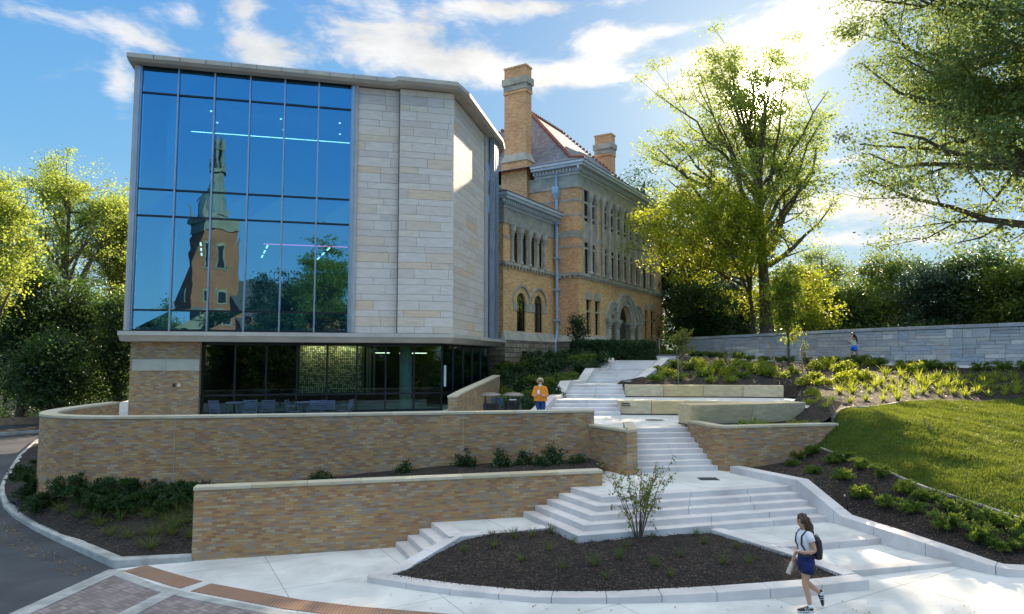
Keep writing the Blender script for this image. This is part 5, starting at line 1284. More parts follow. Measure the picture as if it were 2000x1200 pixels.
def tuft_mesh(name, seed, n, L, w, m, droop=.5, spr=.5, r=.05):
    rg = np.random.default_rng(seed); a = rg.uniform(0, 6.28, n); b = np.stack([np.cos(a), np.sin(a), np.zeros(n)], 1)
    base = b*rg.uniform(0, r, (n, 1)); d = unit(b*rg.uniform(.1, spr*1.6, (n, 1))+np.array([0, 0, 1.0])+rg.normal(size=(n, 3))*.08)
    V = blades(base, d, L*rg.uniform(.6, 1.15, (n, 1)), w, rg, droop); o = quadmesh(name, V, M[m]); COL.objects.unlink(o); return o
ORD = ['first', 'second', 'third', 'fourth', 'fifth', 'sixth', 'seventh', 'eighth', 'ninth', 'tenth', 'eleventh', 'twelfth', 'thirteenth', 'fourteenth', 'fifteenth', 'sixteenth', 'seventeenth', 'eighteenth']
ROW = ['front row', 'second row', 'third row', 'fourth row', 'fifth row', 'sixth row', 'back row']
def scatter(name, protos, pts, what, where, cat, group, zf, per=9, smin=.85, smax=1.15, seed=0, sq=1.0):
    """pts: (u, v[, scale]) of each plant's foot in the photograph, or ('w', x, y[, scale]) in the world"""
    rg = random.Random(seed); P = []
    for p in pts:
        if name == 'sedge' and not inpoly(bedA_in, *drop(p[0], p[1], zf)[:2]): continue
        if p[0] == 'w': P.append((p[1], p[2], zf(p[1], p[2]), p[3] if len(p) > 3 else 1))
        else: q = drop(p[0], p[1], zf); P.append((*q, p[2] if len(p) > 2 else 1))
    P.sort(key=lambda q: q[1]); rows = [P[i:i+per] for i in range(0, len(P), per)]
    for ri, row in enumerate(rows):
        row.sort(key=lambda q: q[0]/q[1])
        for k, (x, y, z, s) in enumerate(row):
            pr = rg.choice(protos); o = bpy.data.objects.new(name, pr.data); COL.objects.link(o)
            s *= rg.uniform(smin, smax); o.location = (x, y, z-.015); o.scale = (s, s, s*sq*rg.uniform(.85, 1.15)); o.rotation_euler = (0, 0, rg.uniform(0, 6.28))
            rw = '' if len(rows) == 1 else ', '+(ROW[ri] if ri < len(rows)-1 else 'back row')
            tag(o, f'{what} {where}{rw}, {ORD[k]} from left', cat, group); assert len(o['label'].replace(',', ' ').split()) <= 16, o['label']
J = [juniper_mesh('juniper', s, .44) for s in range(4)]
JD = [juniper_mesh('juniper', 10+s, .55, 36, 'lf_jun', .34) for s in range(3)]
scatter('juniper', J, [(1466,905),(1500,893,.9),(1560,895,1.0),(1590,885,.9),(1630,905,1.0),(1590,925,.95),(1648,900,1.1),(1680,915,1.05),(1548,910,.8),(1645,935,.9),(1720,930,1.0),(1683,972,1.15),(1735,990,1.0),
    (1768,962,1.0),(1782,1000,1.2),(1815,978,1.2),(1870,1000,1.1),(1850,1032,1.25),(1905,1015,1.1),(1912,1055,1.2),(1935,1025,1.2),(1965,1075,1.2),(1990,1040,1.2),(2010,1070,1.1)],
    'spreading juniper', 'in the lower right bed', 'shrub', 'junipers in the lower right bed', hill, 8, .62, .85, seed=1)
wp = offset_path([(x, y, 0) for x, y in wl], -2.5); cum2 = [0]
for a, b in zip(wp[:-1], wp[1:]): cum2.append(cum2[-1]+math.dist(a[:2], b[:2]))
rowp = []
s = .6; rg0 = random.Random(3)
while s < cum2[-1]-1:
    for k in range(len(wp)-1):
        if s <= cum2[k+1]: t_ = (s-cum2[k])/(cum2[k+1]-cum2[k]); rowp.append(('w', wp[k][0]+(wp[k+1][0]-wp[k][0])*t_+rg0.uniform(-.2, .2), wp[k][1]+(wp[k+1][1]-wp[k][1])*t_-rg0.uniform(0, .5), rg0.uniform(.75, 1.05))); break
    s += rg0.uniform(.9, 1.3)
scatter('juniper', JD, rowp, 'dark juniper', 'along the ashlar wall', 'shrub', 'junipers along the ashlar wall', hill, 15, seed=2)
BU = [bush_mesh('shrub', s, .42, .42, 900, .085, 'lf_yel') for s in range(3)]; BG = [bush_mesh('shrub', 5+s, .45, .4, 900, .085, 'lf_mid') for s in range(3)]
scatter('shrub', JD+BG, [(1285,745,.9),(1303,735,1.0),(1330,742,.9),(1318,720,.9),(1345,722,1),(1375,735,1.1),(1400,725,1.1),(1390,747,.8),(1425,728,1),(1425,747,.8),(1452,738,.9),(1480,730,1.2),(1505,735,1.1),(1290,728,.8),
   (1455,720,1.0),(1530,738,.9),(1550,730,.8),(1405,712,.9),(1365,712,.9),(1440,712,.9),(1490,714,.9)], 'green shrub', 'above the rear bench', 'shrub', 'shrubs on the bank above the benches', hill, 7, seed=3)
scatter('shrub', BU, [(1595,722,1.1),(1618,718,1.1),(1640,728,1.0),(1660,722,1.1),(1668,738,1.1),(1690,742,1.1),(1650,748,1.0),(1590,740,.9),(1570,752,.9),(1610,752,.8),(1760,722,.8),(1790,728,1.0),(1700,715,.9),(1840,715,.5),(1580,790,.6),(1588,772,.8),(1370,722,1.0),(1386,728,1.0),(1415,735,.9)],
   'yellow-leaved shrub', 'on the upper slope', 'shrub', 'yellow shrubs on the upper slope', hill, 7, seed=4)
LI = [tuft_mesh('daylily', s, 42, .46, .028, 'lf_lily', .55, .55) for s in range(4)]
rl = random.Random(12); lp = []
for row, (v0, ua, ub, st) in enumerate(((760, 1662, 2000, 24), (748, 1690, 2000, 25), (771, 1640, 1990, 27), (738, 1730, 2000, 30), (785, 1600, 1760, 30), (800, 1592, 1700, 28))):
    u = ua
    while u < ub:
        v = v0+rl.uniform(-4, 4)+(1700-u)*(.02 if row > 3 else -.0)
        q = drop(u, v, hill)
        if inpoly(bedU, q[0], q[1]) and q[2] < 4.3: lp.append((u, v, rl.uniform(.8, 1.15)))
        u += st*rl.uniform(.75, 1.25)
scatter('daylily', LI, lp, 'bright daylily clump', 'above the lawn', 'plant', 'daylilies above the lawn', hill, 14, seed=5)
bedA_in = [(x*.93+1.6*.07, y*.93+14.6*.07) for x, y in bedA]
SE = [tuft_mesh('sedge', s, 46, .26, .010, 'lf_tuft', .5, .5, .04) for s in range(4)]
scatter('sedge', SE, [(780,1010),(812,1058,.8),(930,1048),(965,1068),(905,1078),(1005,1050),(1040,1048),(1075,1040,1.1),(1072,1075,1.1),(1100,1110),(1160,1105,1.1),(1210,1090),(1225,1068),(1280,1105),(1330,1085),(1375,1060),(1410,1100,1.2),(1360,1045),(1440,1070),(1465,1100,1.2),
   (1405,1035),(1500,1045,.9),(1545,1068,.9),(1275,1050),(1020,1095),(960,1045,.8),(1120,1060,.8),(1310,1125),(1470,1060,1.0),(1185,1130,.8)][1:], 'small sedge tuft', 'in the dark planting bed', 'plant', 'sedge tufts in the dark bed', lambda x, y: zA(x, y), 8, seed=6)
scatter('juniper', [juniper_mesh('juniper', 30+s, .5, 34, 'lf_hedge', .36) for s in range(3)], [(140,945,1.2),(110,905,1.1),(175,965,1.2),(230,975,1.3),(280,965,1.2),(330,972,1.2),(375,968,1.0),(205,1000,1.1),(265,1000,1.1),(330,1000,1),(70,960,1.2),(100,985,1.0),(80,915,1),(150,925,1),(190,945,1.1),(255,990,1.2),(300,985,1.1),(350,985,1.1),(385,985,.9),(165,985,1.1),(225,1000,1),(135,970,1.1),(60,940,1.1),(50,975,.9),(75,1000,.9)],
   'dark shaded juniper', 'under the curved wall', 'shrub', 'shaded junipers under the curved wall', zL, 7, seed=7)
ZE = [tuft_mesh('ornamental_grass', s, 70, .60, .014, 'lf_tuft', .9, .7, .07) for s in range(3)]
scatter('ornamental_grass', ZE, [(155,1010),(120,1000),(175,990),(215,1045),(350,1000),(385,1010),(240,985),(290,985),(335,1045),(60,930),(75,945),(195,1025),(235,1015),(290,1010),(300,1045),(250,1050),(295,1070,1.1),(340,1030),(365,1020,.9),(320,1015,.9),(370,1050,.8)], 'arching grass clump', 'in the corner bed', 'plant', 'grass clumps in the corner bed', zL, 6, seed=8)
scatter('shrub', [bush_mesh('shrub', 50+s, .42, .42, 700, .08, 'lf_hedge') for s in range(3)], [('w', -3.2, 20.4, .9), ('w', -1.4, 20.9, 1.0), ('w', -.3, 20.9, 1.1), ('w', .4, 21.2, 1.0), ('w', 1.3, 21.2, 1.1), ('w', 2.0, 21.2, .9), ('w', .9, 20.8, .8), ('w', -5.5, 20.1, .8)],
   'dark low shrub', 'behind the lower brick wall', 'shrub', 'shrubs between the two brick walls', zL, 9, seed=9)
scatter('shrub', [bush_mesh('shrub', 60+s, .26, .24, 420, .06, 'lf_mid') for s in range(2)], [('w', 7.3, 21.75, 1), ('w', 7.8, 21.9, 1.1), ('w', 8.15, 21.85, .9), ('w', 9.0, 22.1, 1.1), ('w', 9.6, 22.35, .8), ('w', 9.9, 22.3, .7)],
   'small green plant', 'in the brick planter', 'plant', 'small plants in the brick planter', flat(2.48), 9, seed=10)
rb = random.Random(8); bk_pts = []
for i in range(400):
    x, y = rb.uniform(-1.2, 5.2), rb.uniform(28.5, 44)
    if len(bk_pts) > 52: break
    edge = 1.0+(y-28)*.46
    if x > edge-.5 or y > 41+x*1.2 or (x < -.2 and y < 33.2): continue
    if all(math.hypot(x-q[1], y-q[2]) > .78 for q in bk_pts): bk_pts.append(('w', x, y, rb.uniform(1.0, 1.5)))
scatter('shrub', [bush_mesh('shrub', 70+s, .52, .45, 900, .10, 'lf_hedge') for s in range(3)]+JD[:1], bk_pts, 'dark green shrub', 'on the shaded bank', 'shrub', 'shrubs on the shaded bank', bank, 10, seed=11)
# clipped hedge
def hedge(label, a, b, w, z0, z1, n, seed):
    rg = np.random.default_rng(seed); A = np.array(a); Bv = np.array(b); L = np.linalg.norm(Bv-A); d = (Bv-A)/L; nn = np.array([-d[1], d[0]])
    s_ = rg.uniform(0, L, n); o_ = rg.uniform(0, w, n); z = rg.uniform(z0, z1, n); f = rg.random(n)
    o_ = np.where(f < .5, rg.uniform(-.05, .12, n), o_); z = np.where((f >= .5) & (f < .85), z1+rg.normal(size=n)*.06, z); s_ = np.where((f > .85), np.where(rg.random(n) < .5, L, 0)+rg.normal(size=n)*.05, s_)
    P = np.stack([A[0]+d[0]*s_+nn[0]*o_, A[1]+d[1]*s_+nn[1]*o_, z], 1)+rg.normal(size=(n, 3))*.04
    t = thing('hedge', label, 'hedge', (a[0], a[1], z0)); P -= np.array([a[0], a[1], z0])
    quadmesh('foliage', leaves(P, .11, rg, .1), M['lf_hedge'], t)
    mb = MB(); i_ = .12; q = [np.array([0, 0])+d*i_+nn*i_, d*(L-i_)+nn*i_, d*(L-i_)+nn*(w-i_), d*i_+nn*(w-i_)]; mb.prism([(float(x[0]), float(x[1])) for x in q], 0, z1-z0-.1); mb.build('branches', M['bark'], t)
hedge('dark clipped hedge in front of the hall portal', (3.9, 40.6), (8.75, 41.6), 1.4, 4.45, 5.72, 22000, 1)
# young trees and shrubs with stems
q = drop(1113, 700, bank)
tree('young_tree', 'small dark sapling against the brick of the hall, left of the hedge', 'tree', (q[0]+.1, 41.6, 4.6), 2.9, .035, (0, 0, 1.9, .62, .6, 1.05), 12, 1500, .13, 'lf_hedge', 33, clear=.35, csig=.18, fill=.6, sub=3)
q = drop(1332, 741, hill)
tree('young_tree', 'tiny sapling with curled yellow autumn leaves beside the grand stair', 'tree', q, 2.6, .03, (0, 0, 1.75, .55, .5, .75), 9, 520, .15, 'lf_red', 35, clear=.45, csig=.14, fill=.2, sub=3)
def stem_shrub(label, base, h, w, ns, nlv, size, lm, seed, name='multi_stem_shrub'):
    rg = np.random.default_rng(seed); t = thing(name, label, 'shrub', base); mb = MB(); cl = []
    for i in range(ns):
        a = rg.uniform(0, 6.28); rr = w*rg.uniform(.25, 1.0); x, y = math.cos(a)*rr, math.sin(a)*rr*.7; hh = h*rg.uniform(.65, 1.0)
        P = [Vector((x*.08, y*.08, 0)), Vector((x*.32, y*.3, hh*.35)), Vector((x*.62, y*.6, hh*.68)), Vector((x, y, hh))]
        P = [p+Vector(rg.normal(size=3))*.02*j for j, p in enumerate(P)]; mb.tube(P, [.013, .010, .007, .003], 5, cap=False)
        for j in range(8):
            k = rg.uniform(.35, 1.0)*3; ii = min(2, int(k)); b = P[ii].lerp(P[ii+1], k-ii); d = Vector((x*.5, y*.5, .35))+Vector(rg.normal(size=3))*.35; d.normalize(); e = b+d*h*rg.uniform(.08, .2)
            mb.tube([b, e], [.005, .002], 3, cap=False); cl += [tuple(b.lerp(e, f)) for f in (.4, .7, 1)]
    mb.build('stems', M['bark'], t, recalc=False); C = np.array(cl); P = C[rg.integers(0, len(C), nlv)]+rg.normal(size=(nlv, 3))*.035
    quadmesh('leaves', leaves(P, size, rg, .3, .6), M[lm], t); return t
q = drop(1243, 1046, lambda x, y: zA(x, y)); stem_shrub('slender multi-stem shrub with sparse red-green leaves in the dark bed', (q[0], q[1]-.25, zA(q[0], q[1]-.25)-.03), 1.75, .82, 15, 1250, .065, 'lf_red', 4)
q = drop(1422, 716, hill); stem_shrub('nearly bare twiggy shrub in front of the left part of the stone wall', q, 1.3, .7, 9, 60, .06, 'lf_red', 5)
q = drop(1572, 716, hill); stem_shrub('thin twiggy shrub right of the slim young tree', q, 1.4, .4, 7, 160, .07, 'lf_mid', 6)
# lawn blades, mulch chips, fallen leaves
def infield(poly, n, seed, zf, dens=None):
    rg = random.Random(seed); xs_ = [p[0] for p in poly]; ys_ = [p[1] for p in poly]; out_ = []
    while len(out_) < n:
        x, y = rg.uniform(min(xs_), max(xs_)), rg.uniform(min(ys_), max(ys_))
        if dens and rg.random() > dens(x, y): continue
        if inpoly(poly, x, y): out_.append((x, y))
    return out_
rgn = np.random.default_rng(9)
ng = 130000; pg = infield([p for p in lawn if p[0] < 30], ng, 4, hill, lambda x, y: (min(1, 22/y) if x < .80*y+1 else .02)); zz_ = 0
zz_ = np.array([lawnz(x, y) for x, y in pg])
Bs = np.array([(x, y, z-.01) for (x, y), z in zip(pg, zz_)]); dd = unit(np.array([0, 0, 1.0])+rgn.normal(size=(ng, 3))*.5); dd[:, 2] = np.abs(dd[:, 2])
g = quadmesh('grass', blades(Bs, dd, (.06+.05*np.maximum(0, np.sin(Bs[:, :1]*2.3+np.sin(Bs[:, 1:2]*1.9)*1.5)*np.sin(Bs[:, 1:2]*2.9+Bs[:, :1]*.7)))*rgn.uniform(.5, 1.6, (ng, 1)), .018, rgn, .4, 1), M['lf_grass']); tag(g, kind='stuff')
def chips(name, poly, n, zf, size, m, seed, flatn=1.4):
    P = np.array([(x, y, zf(x, y)+.012) for x, y in infield(poly, n, seed, zf)]); rg = np.random.default_rng(seed)
    o = quadmesh(name, leaves(P, size, rg, flatn, .45), m); return tag(o, kind='stuff')
M['chip'] = mat('pale_bark_chip', (.13, .08, .05), (.05, .032, .022), .9, 3)
M['leafdry'] = leafmat('dry_leaf', [(.2, (.20, .09, .03)), (.6, (.30, .17, .05)), (.9, (.35, .26, .08))], (.3, .2, .05), .2)
chips('mulch_chips', bedA, 7000, lambda x, y: zA(x, y), .045, M['chip'], 21, .6)
chips('mulch_chips', bedR, 8000, hill, .05, M['chip'], 22, .6)
chips('mulch_chips', [p for p in bedL if p[0] > -17 and p[1] < 22] , 4000, zL, .05, M['chip'], 23, .6)
chips('fallen_leaves', bedU, 1500, hill, .09, M['leafdry'], 24)
chips('fallen_leaves', bedR, 140, hill, .07, M['leafdry'], 25)
chips('fallen_leaves', [(-9.2,15.4),(-12,17.6),(-14.2,19.6),(-14.6,19.2),(-12.2,17.1),(-9.4,15)], 260, road_z, .06, M['leafdry'], 26)
chips('fallen_leaves', [(-3,13.0),(8,11.9),(8,12.7),(1,12.8),(-3,14.2)], 40, lambda x, y: zg(x)+.005, .05, M['leafdry'], 27)
# ------------------------------------------------------------------ garden and terrace furniture
def stake(label, p, dx, dy, h, r, m, name='stake'):
    b = MB(); b.tube([(0, 0, -.1), (dx, dy, h)], r, 8); o = b.build(name, M[m]); o.location = p; return tag(o, label, name.replace('_', ' '))
q = drop(1521, 727, hill); stake('leaning brown wooden stake beside the slim young tree', q, -.42, 0, 1.45, .035, 'drywood')
q = drop(1567, 725, hill); stake('upright weathered stake right of the slim young tree', q, .02, 0, 1.2, .035, 'drywood')
q = drop(1325, 749, hill); stake('thin pale metal rod beside the tiny autumn sapling', q, 0, 0, 1.25, .018, 'rail', 'metal_rod')
q = drop(1629, 716, hill); stake('short pale rod among the shrubs below the walking girl', q, 0, 0, .5, .02, 'rail', 'metal_rod')
q = drop(1807, 832, hill); stake('short brown peg in the lawn, left of two', q, -.02, 0, .24, .02, 'wood', 'lawn_peg')
q = drop(1816, 842, hill); stake('short brown peg in the lawn, right of two', q, -.02, 0, .22, .02, 'wood', 'lawn_peg')
q = drop(1657, 996, hill)
t = thing('garden_light', 'thin dark garden spike light leaning in the mulch by the kerb', 'garden light', q)
b = MB(); b.tube([(0, 0, -.05), (-.07, 0, .34)], .014, 8); b.build('stem', M['metal_dark'], t)
b = MB(); b.tube([(-.065, 0, .33), (-.095, -.03, .37)], [.03, .022], 8); b.build('lamp_head', M['rail'], t)
# drain grate
b = MB(); gx, gy = at(1384, 936, L2)[:2]
b.box(-.27, .27, -.2, -.18, 0, .012); b.box(-.27, .27, .18, .2, 0, .012)
for i in range(13): x = -.27+i*.042; b.box(x, x+.02, -.18, .18, 0, .01)
o = b.build('drain_grate', M['grate']); o.location = (gx, gy, L2+.002); tag(o, 'dark slotted drain grate in the middle landing', 'drain')
b = MB(); b.lathe((0, 0, 0), [(.34, 0), (.34, .008), (.30, .010), (.02, .010)], 28); o = b.build('manhole_cover', M['rail']); gx, gy = at(1278, 821, L3)[:2]; o.location = (gx, gy, L3+.003); tag(o, 'round metal cover in the terrace paving by the benches', 'manhole cover')
# litter bins
def bin_(label, loc, lidm, flap):
    t = thing('litter_bin', label, 'litter bin', loc, 0, 'litter bins on the terrace'); rg = random.Random(2)
    b = MB(); b.lathe((0, 0, 0), [(.24, 0), (.24, .62), (.22, .64), (.21, .60)], 24); b.build('liner', M['binblack'], t)
    b = MB()
    for i in range(26):
        a = 2*math.pi*i/26; c, s_ = math.cos(a), math.sin(a); b.hexa([(c*.26-s_*.02, s_*.26+c*.02, .03), (c*.26+s_*.02, s_*.26-c*.02, .03), (c*.272+s_*.02, s_*.272-c*.02, .03), (c*.272-s_*.02, s_*.272+c*.02, .03)],
            [(c*.28-s_*.02, s_*.28+c*.02, .66), (c*.28+s_*.02, s_*.28-c*.02, .66), (c*.29+s_*.02, s_*.29-c*.02, .66), (c*.29-s_*.02, s_*.29+c*.02, .66)])
    b.build('slats', M['binblack'], t)
    for i in range(4):
        a = math.pi/4+i*math.pi/2; b = MB(); b.tube([(math.cos(a)*.29, math.sin(a)*.29, 0), (math.cos(a)*.29, math.sin(a)*.29, .95)], .03, 8); b.build('post', M['binblack'], t)
    b = MB(); b.lathe((0, 0, .93), [(.30, 0), (.385, .02), (.39, .05), (.33, .085), (.18, .125), (.02, .14)], 28); b.build('lid', M[lidm], t, smooth=True)
    if flap: b = MB(); b.box(-.2, .2, -.30, -.285, .70, .86); b.build('notice_plate', M['binblack'], t); b = MB(); b.box(-.16, .10, -.308, -.302, .80, .83); b.build('sticker', M['white'], t)
    return t
bin_('black slatted litter bin with flat bronze lid, left of the pair', (*atY(959, 790, 25.2)[:2], L3), 'binlid', False)
bin_('black slatted litter bin with white sticker, right of the pair', (*atY(1003, 790, 25.2)[:2], L3), 'binlid', True)
# terrace chairs and tables
def chair():
    t = thing('patio_chair', 'x', 'chair', (0, 0, L3), 0, 'pale blue metal chairs on the terrace')
    b = MB()
    for i in range(6): b.box(-.22, .22, -.2+i*.072, -.2+i*.072+.05, .43, .45)
    b.build('seat', M['chair'], t)
    b = MB()
    for i in range(5): z = .55+i*.07; b.hexa([(-.22, .22+i*.018, z), (.22, .22+i*.018, z), (.22, .24+i*.018, z), (-.22, .24+i*.018, z)], [(-.22, .225+i*.018, z+.048), (.22, .225+i*.018, z+.048), (.22, .245+i*.018, z+.048), (-.22, .245+i*.018, z+.048)])
    for x in (-.23, .23): b.tube([(x, .2, .43), (x, .31, .90)], .013, 6)
    b.build('backrest', M['chair'], t)
    for x, y in ((-.22, -.2), (.22, -.2), (-.22, .2), (.22, .2)):
        b = MB(); b.tube([(x*1.1, y*1.2, 0), (x, y, .43)], .014, 6); b.build('leg', M['chair'], t)
    for x in (-.25, .25):
        b = MB(); b.tube([(x, -.18, .43), (x, -.18, .66), (x, .24, .66)], .013, 6); b.build('armrest', M['chair'], t)
    return t
ch0 = chair(); spots = [(428, 24.6, 2.8, 'by the left end of the ground-floor glass'), (488, 24.4, .3, 'with its back to the dark glass, second along the terrace'), (522, 24.9, 3.6, 'third along the terrace, half turned'),
   (576, 24.6, 1.6, 'seen sideways in the middle of the glass front'), (616, 24.2, .1, 'left of two side by side before the tile screen'), (640, 24.2, .2, 'right of two side by side before the tile screen'), (672, 25.0, 4.6, 'turned away, right of the tile screen pair'), (972, 26.0, .1, 'between the two litter bins')]
for i, (u, Y, ro, lb) in enumerate(spots):
    o = ch0 if i == 0 else copytree(ch0); x, y, _ = atY(u, 790, Y); o.location = (x, y, L3); o.rotation_euler = (0, 0, ro); o['label'] = 'pale blue slatted metal chair '+lb; o.scale = (.95, .95, .93)
def table(label, u, Y):
    x, y, _ = atY(u, 790, Y); t = thing('patio_table', label, 'table', (x, y, L3), 0, 'metal tables on the terrace')
    b = MB(); b.lathe((0, 0, .70), [(.42, 0), (.43, .01), (.43, .03), (.41, .035)], 24); b.build('table_top', M['chair'], t)
    b = MB(); b.tube([(0, 0, 0), (0, 0, .70)], .03, 10); b.build('pole', M['chair'], t); b = MB(); b.lathe((0, 0, 0), [(.24, 0), (.24, .02), (.03, .05)], 20); b.build('base', M['chair'], t)
table('round pale blue table between the second and third chairs', 465, 24.8); table('round pale blue table right of the sideways chair', 600, 25.0)
# ------------------------------------------------------------------ people
def skinned(name, J_, E_, Rr, m, par=None, sub=2, root=0):
    names = list(J_); me = bpy.data.meshes.new(name); me.from_pydata([J_[k] for k in names], [(names.index(a), names.index(b)) for a, b in E_], [])
    o = bpy.data.objects.new(name, me); COL.objects.link(o); o.modifiers.new('skin', 'SKIN').use_smooth_shade = True
    for i, k in enumerate(names):
        v = me.skin_vertices[0].data[i]; r = Rr[k]; v.radius = r if isinstance(r, tuple) else (r, r); v.use_root = (i == root)
    sb = o.modifiers.new('sub', 'SUBSURF'); sb.levels = sub; sb.render_levels = sub
    dg = bpy.context.evaluated_depsgraph_get(); nm = bpy.data.meshes.new_from_object(o.evaluated_get(dg)); bpy.data.objects.remove(o)
    nm.materials.clear(); nm.materials.append(m); nm.polygons.foreach_set('use_smooth', [True]*len(nm.polygons)); return link(name, nm, par)
def body(J_, R_, hands, m, par):
    E_ = [('pel', 'sp'), ('sp', 'ch'), ('ch', 'nb'), ('nb', 'nk'), ('nk', 'jaw'), ('jaw', 'hd'), ('hd', 'ht'), ('jaw', 'chin'), ('hd', 'nose')]
    for s_ in 'LR':
        E_ += [('ch', 'sh'+s_), ('sh'+s_, 'el'+s_), ('el'+s_, 'fa'+s_), ('fa'+s_, 'wr'+s_), ('wr'+s_, 'pa'+s_), ('pel', 'hp'+s_), ('hp'+s_, 'th'+s_), ('th'+s_, 'kn'+s_), ('kn'+s_, 'ca'+s_), ('ca'+s_, 'an'+s_)]
        w, p = Vector(J_['wr'+s_]), Vector(J_['pa'+s_]); d = (p-w).normalized(); n, cu = hands[s_]; n = Vector(n).normalized(); cu = Vector(cu)
        for i in range(4):
            k = (i-1.5)*.019; L = (.040, .046, .043, .034)[i]
            b = p+d*.020+n*k; m1 = b+(d+cu*.35).normalized()*L; m2 = m1+(d*.5+cu).normalized()*L*.8
            for q_, nm, r in ((b, 'a', .0095), (m1, 'b', .009), (m2, 'c', .0075)): J_[f'f{s_}{i}{nm}'] = tuple(q_); R_[f'f{s_}{i}{nm}'] = r
            E_ += [('pa'+s_, f'f{s_}{i}a'), (f'f{s_}{i}a', f'f{s_}{i}b'), (f'f{s_}{i}b', f'f{s_}{i}c')]
        b = w+(p-w)*.55-n*.032; J_[f't{s_}a'] = tuple(b+cu*.01); J_[f't{s_}b'] = tuple(b-n*.016+d*.03+cu*.02); R_[f't{s_}a'] = .011; R_[f't{s_}b'] = .009
        E_ += [('pa'+s_, f't{s_}a'), (f't{s_}a', f't{s_}b')]
    return skinned('body', J_, E_, R_, m, par, 2)
RB = dict(pel=(.13, .11), sp=(.12, .10), ch=(.135, .11), nb=.07, nk=.048, jaw=.06, hd=(.078, .088), ht=(.062, .07), chin=.032, nose=.014)
for s_ in 'LR': RB.update({'sh'+s_: .058, 'el'+s_: .040, 'fa'+s_: .038, 'wr'+s_: .026, 'pa'+s_: (.036, .018), 'hp'+s_: .095, 'th'+s_: .082, 'kn'+s_: .055, 'ca'+s_: .054, 'an'+s_: .036})
def eyes(par, pts, m='black', r=.011):
    b = MB()
    for p in pts: b.lathe(p, [(.001, -r*.6), (r, -.002), (r, .002), (.001, r*.6)], 8)
    return b.build('eyes', M[m], par, smooth=True)
def shoe(par, P, r, m, sole=True, name='shoe'):
    """P: heel, ball, toe points of the sole line, in order; up vector implied by ankle"""
    h, bl, t, an = map(Vector, P); b = MB(); ax = (t-h).normalized(); up = (an-h); up = (up-ax*up.dot(ax)).normalized(); sd_ = ax.cross(up)
    secs = [(h-ax*.012+up*.035, .020, .028), (h+ax*.03+up*.045, .034, .042), (h+ax*.09+up*.048, .040, .048), (h+ax*.15+up*.036, .043, .034), (h+ax*.21+up*.028, .042, .026), (h+ax*.255+up*.024, .028, .020), (h+ax*.268+up*.02, .008, .008)]
    b.loft([(c, rx, ry, sd_, up) for c, rx, ry in secs], 14); o = b.build(name, M[m], par, smooth=True)
    if sole:
        b = MB(); b.loft([(h-ax*.015+up*.008, .022, .012, sd_, up), (h+ax*.04+up*.008, .038, .013, sd_, up), (h+ax*.16+up*.008, .047, .012, sd_, up), (h+ax*.25+up*.012, .036, .012, sd_, up), (h+ax*.275+up*.014, .010, .007, sd_, up)], 14); b.build('sole', M['sole'], o, smooth=True)
        b = MB()
        for k in range(3):
            c0 = h+ax*(.07+k*.032)
            for sg in (-1, 1):
                p0 = c0+up*.02+sd_*sg*.043; p1 = c0+ax*.012+up*.075+sd_*sg*.033; b.bar(p0, p1, .011, .006)
        b.build('shoe_stripes', M['sole'], o)
    return o
def strands(par, m, starts, fall, n, L, r, seed, wav=.02, name='hair'):
    rg = random.Random(seed); b = MB()
    for i in range(n):
        p = Vector(rg.choice(starts))+Vector((rg.gauss(0, .012), rg.gauss(0, .012), rg.gauss(0, .012))); pts = [p]; ph = rg.uniform(0, 6); l = L*rg.uniform(.75, 1.1)
        for k in range(1, 9):
            s_ = k/8; q = p+Vector(fall(p, s_))*l; q += Vector((math.sin(ph+s_*12)*wav*s_, math.cos(ph*1.3+s_*11)*wav*s_, 0)); pts.append(q)
        b.tube(pts, [r]*6+[r*.8, r*.5, r*.15], 5)
    return b.build(name, M[m], par, smooth=True)
# --- walking woman
wpos = (at(1577, 1193, .225)[0], at(1577, 1193, .225)[1], zg(4.9)+.004)
wm = thing('person', 'woman in white t-shirt and navy shorts walking left with phone and backpack', 'person', wpos)
Jw = dict(pel=(.0, 0, .93), sp=(.0, 0, 1.06), ch=(-.01, 0, 1.22), nb=(.0, 0, 1.36), nk=(-.015, 0, 1.42), jaw=(-.05, 0, 1.485), hd=(-.045, 0, 1.55), ht=(-.035, 0, 1.60), chin=(-.095, 0, 1.462), nose=(-.138, 0, 1.515),
  shL=(.005, -.155, 1.335), elL=(.085, -.21, 1.07), faL=(.01, -.205, 1.05), wrL=(-.115, -.17, 1.045), paL=(-.175, -.15, 1.05),
  shR=(.0, .155, 1.335), elR=(-.01, .205, 1.08), faR=(-.06, .2, .99), wrR=(-.125, .19, .885), paR=(-.155, .185, .825),
  hpL=(.0, -.085, .86), thL=(-.03, -.09, .70), knL=(-.065, -.085, .475), caL=(-.02, -.085, .33), anL=(.015, -.08, .10),
  hpR=(.0, .085, .86), thR=(.01, .085, .68), knR=(.02, .08, .475), caR=(.13, .08, .38), anR=(.265, .08, .275))
Rw = dict(RB); Rw.update(pel=(.105, .12), sp=(.085, .105), ch=(.095, .12))
bd = body(Jw, Rw, {'L': ((0, 1, 0), (0, 0, .5)), 'R': ((0, 1, 0), (.5, -.3, 0))}, M['skin'], wm)
eyes(bd, [(-.118, -.033, 1.545), (-.118, .033, 1.545)]); b = MB(); b.loft([((-.128, 0, 1.478), .006, .024), ((-.129, 0, 1.488), .006, .022)], 8); b.build('mouth', M['red'], bd)
ST_ = []
for a in range(24):
    for e in (.0, .35, .7, 1.05, 1.4):
        th = a/24*2*math.pi; x, y, z = math.cos(th)*math.cos(e), math.sin(th)*math.cos(e), math.sin(e)
        if x < -.15 and e < 1.0: continue
        ST_.append((-.038+x*.098, y*.088, 1.565+z*.085))
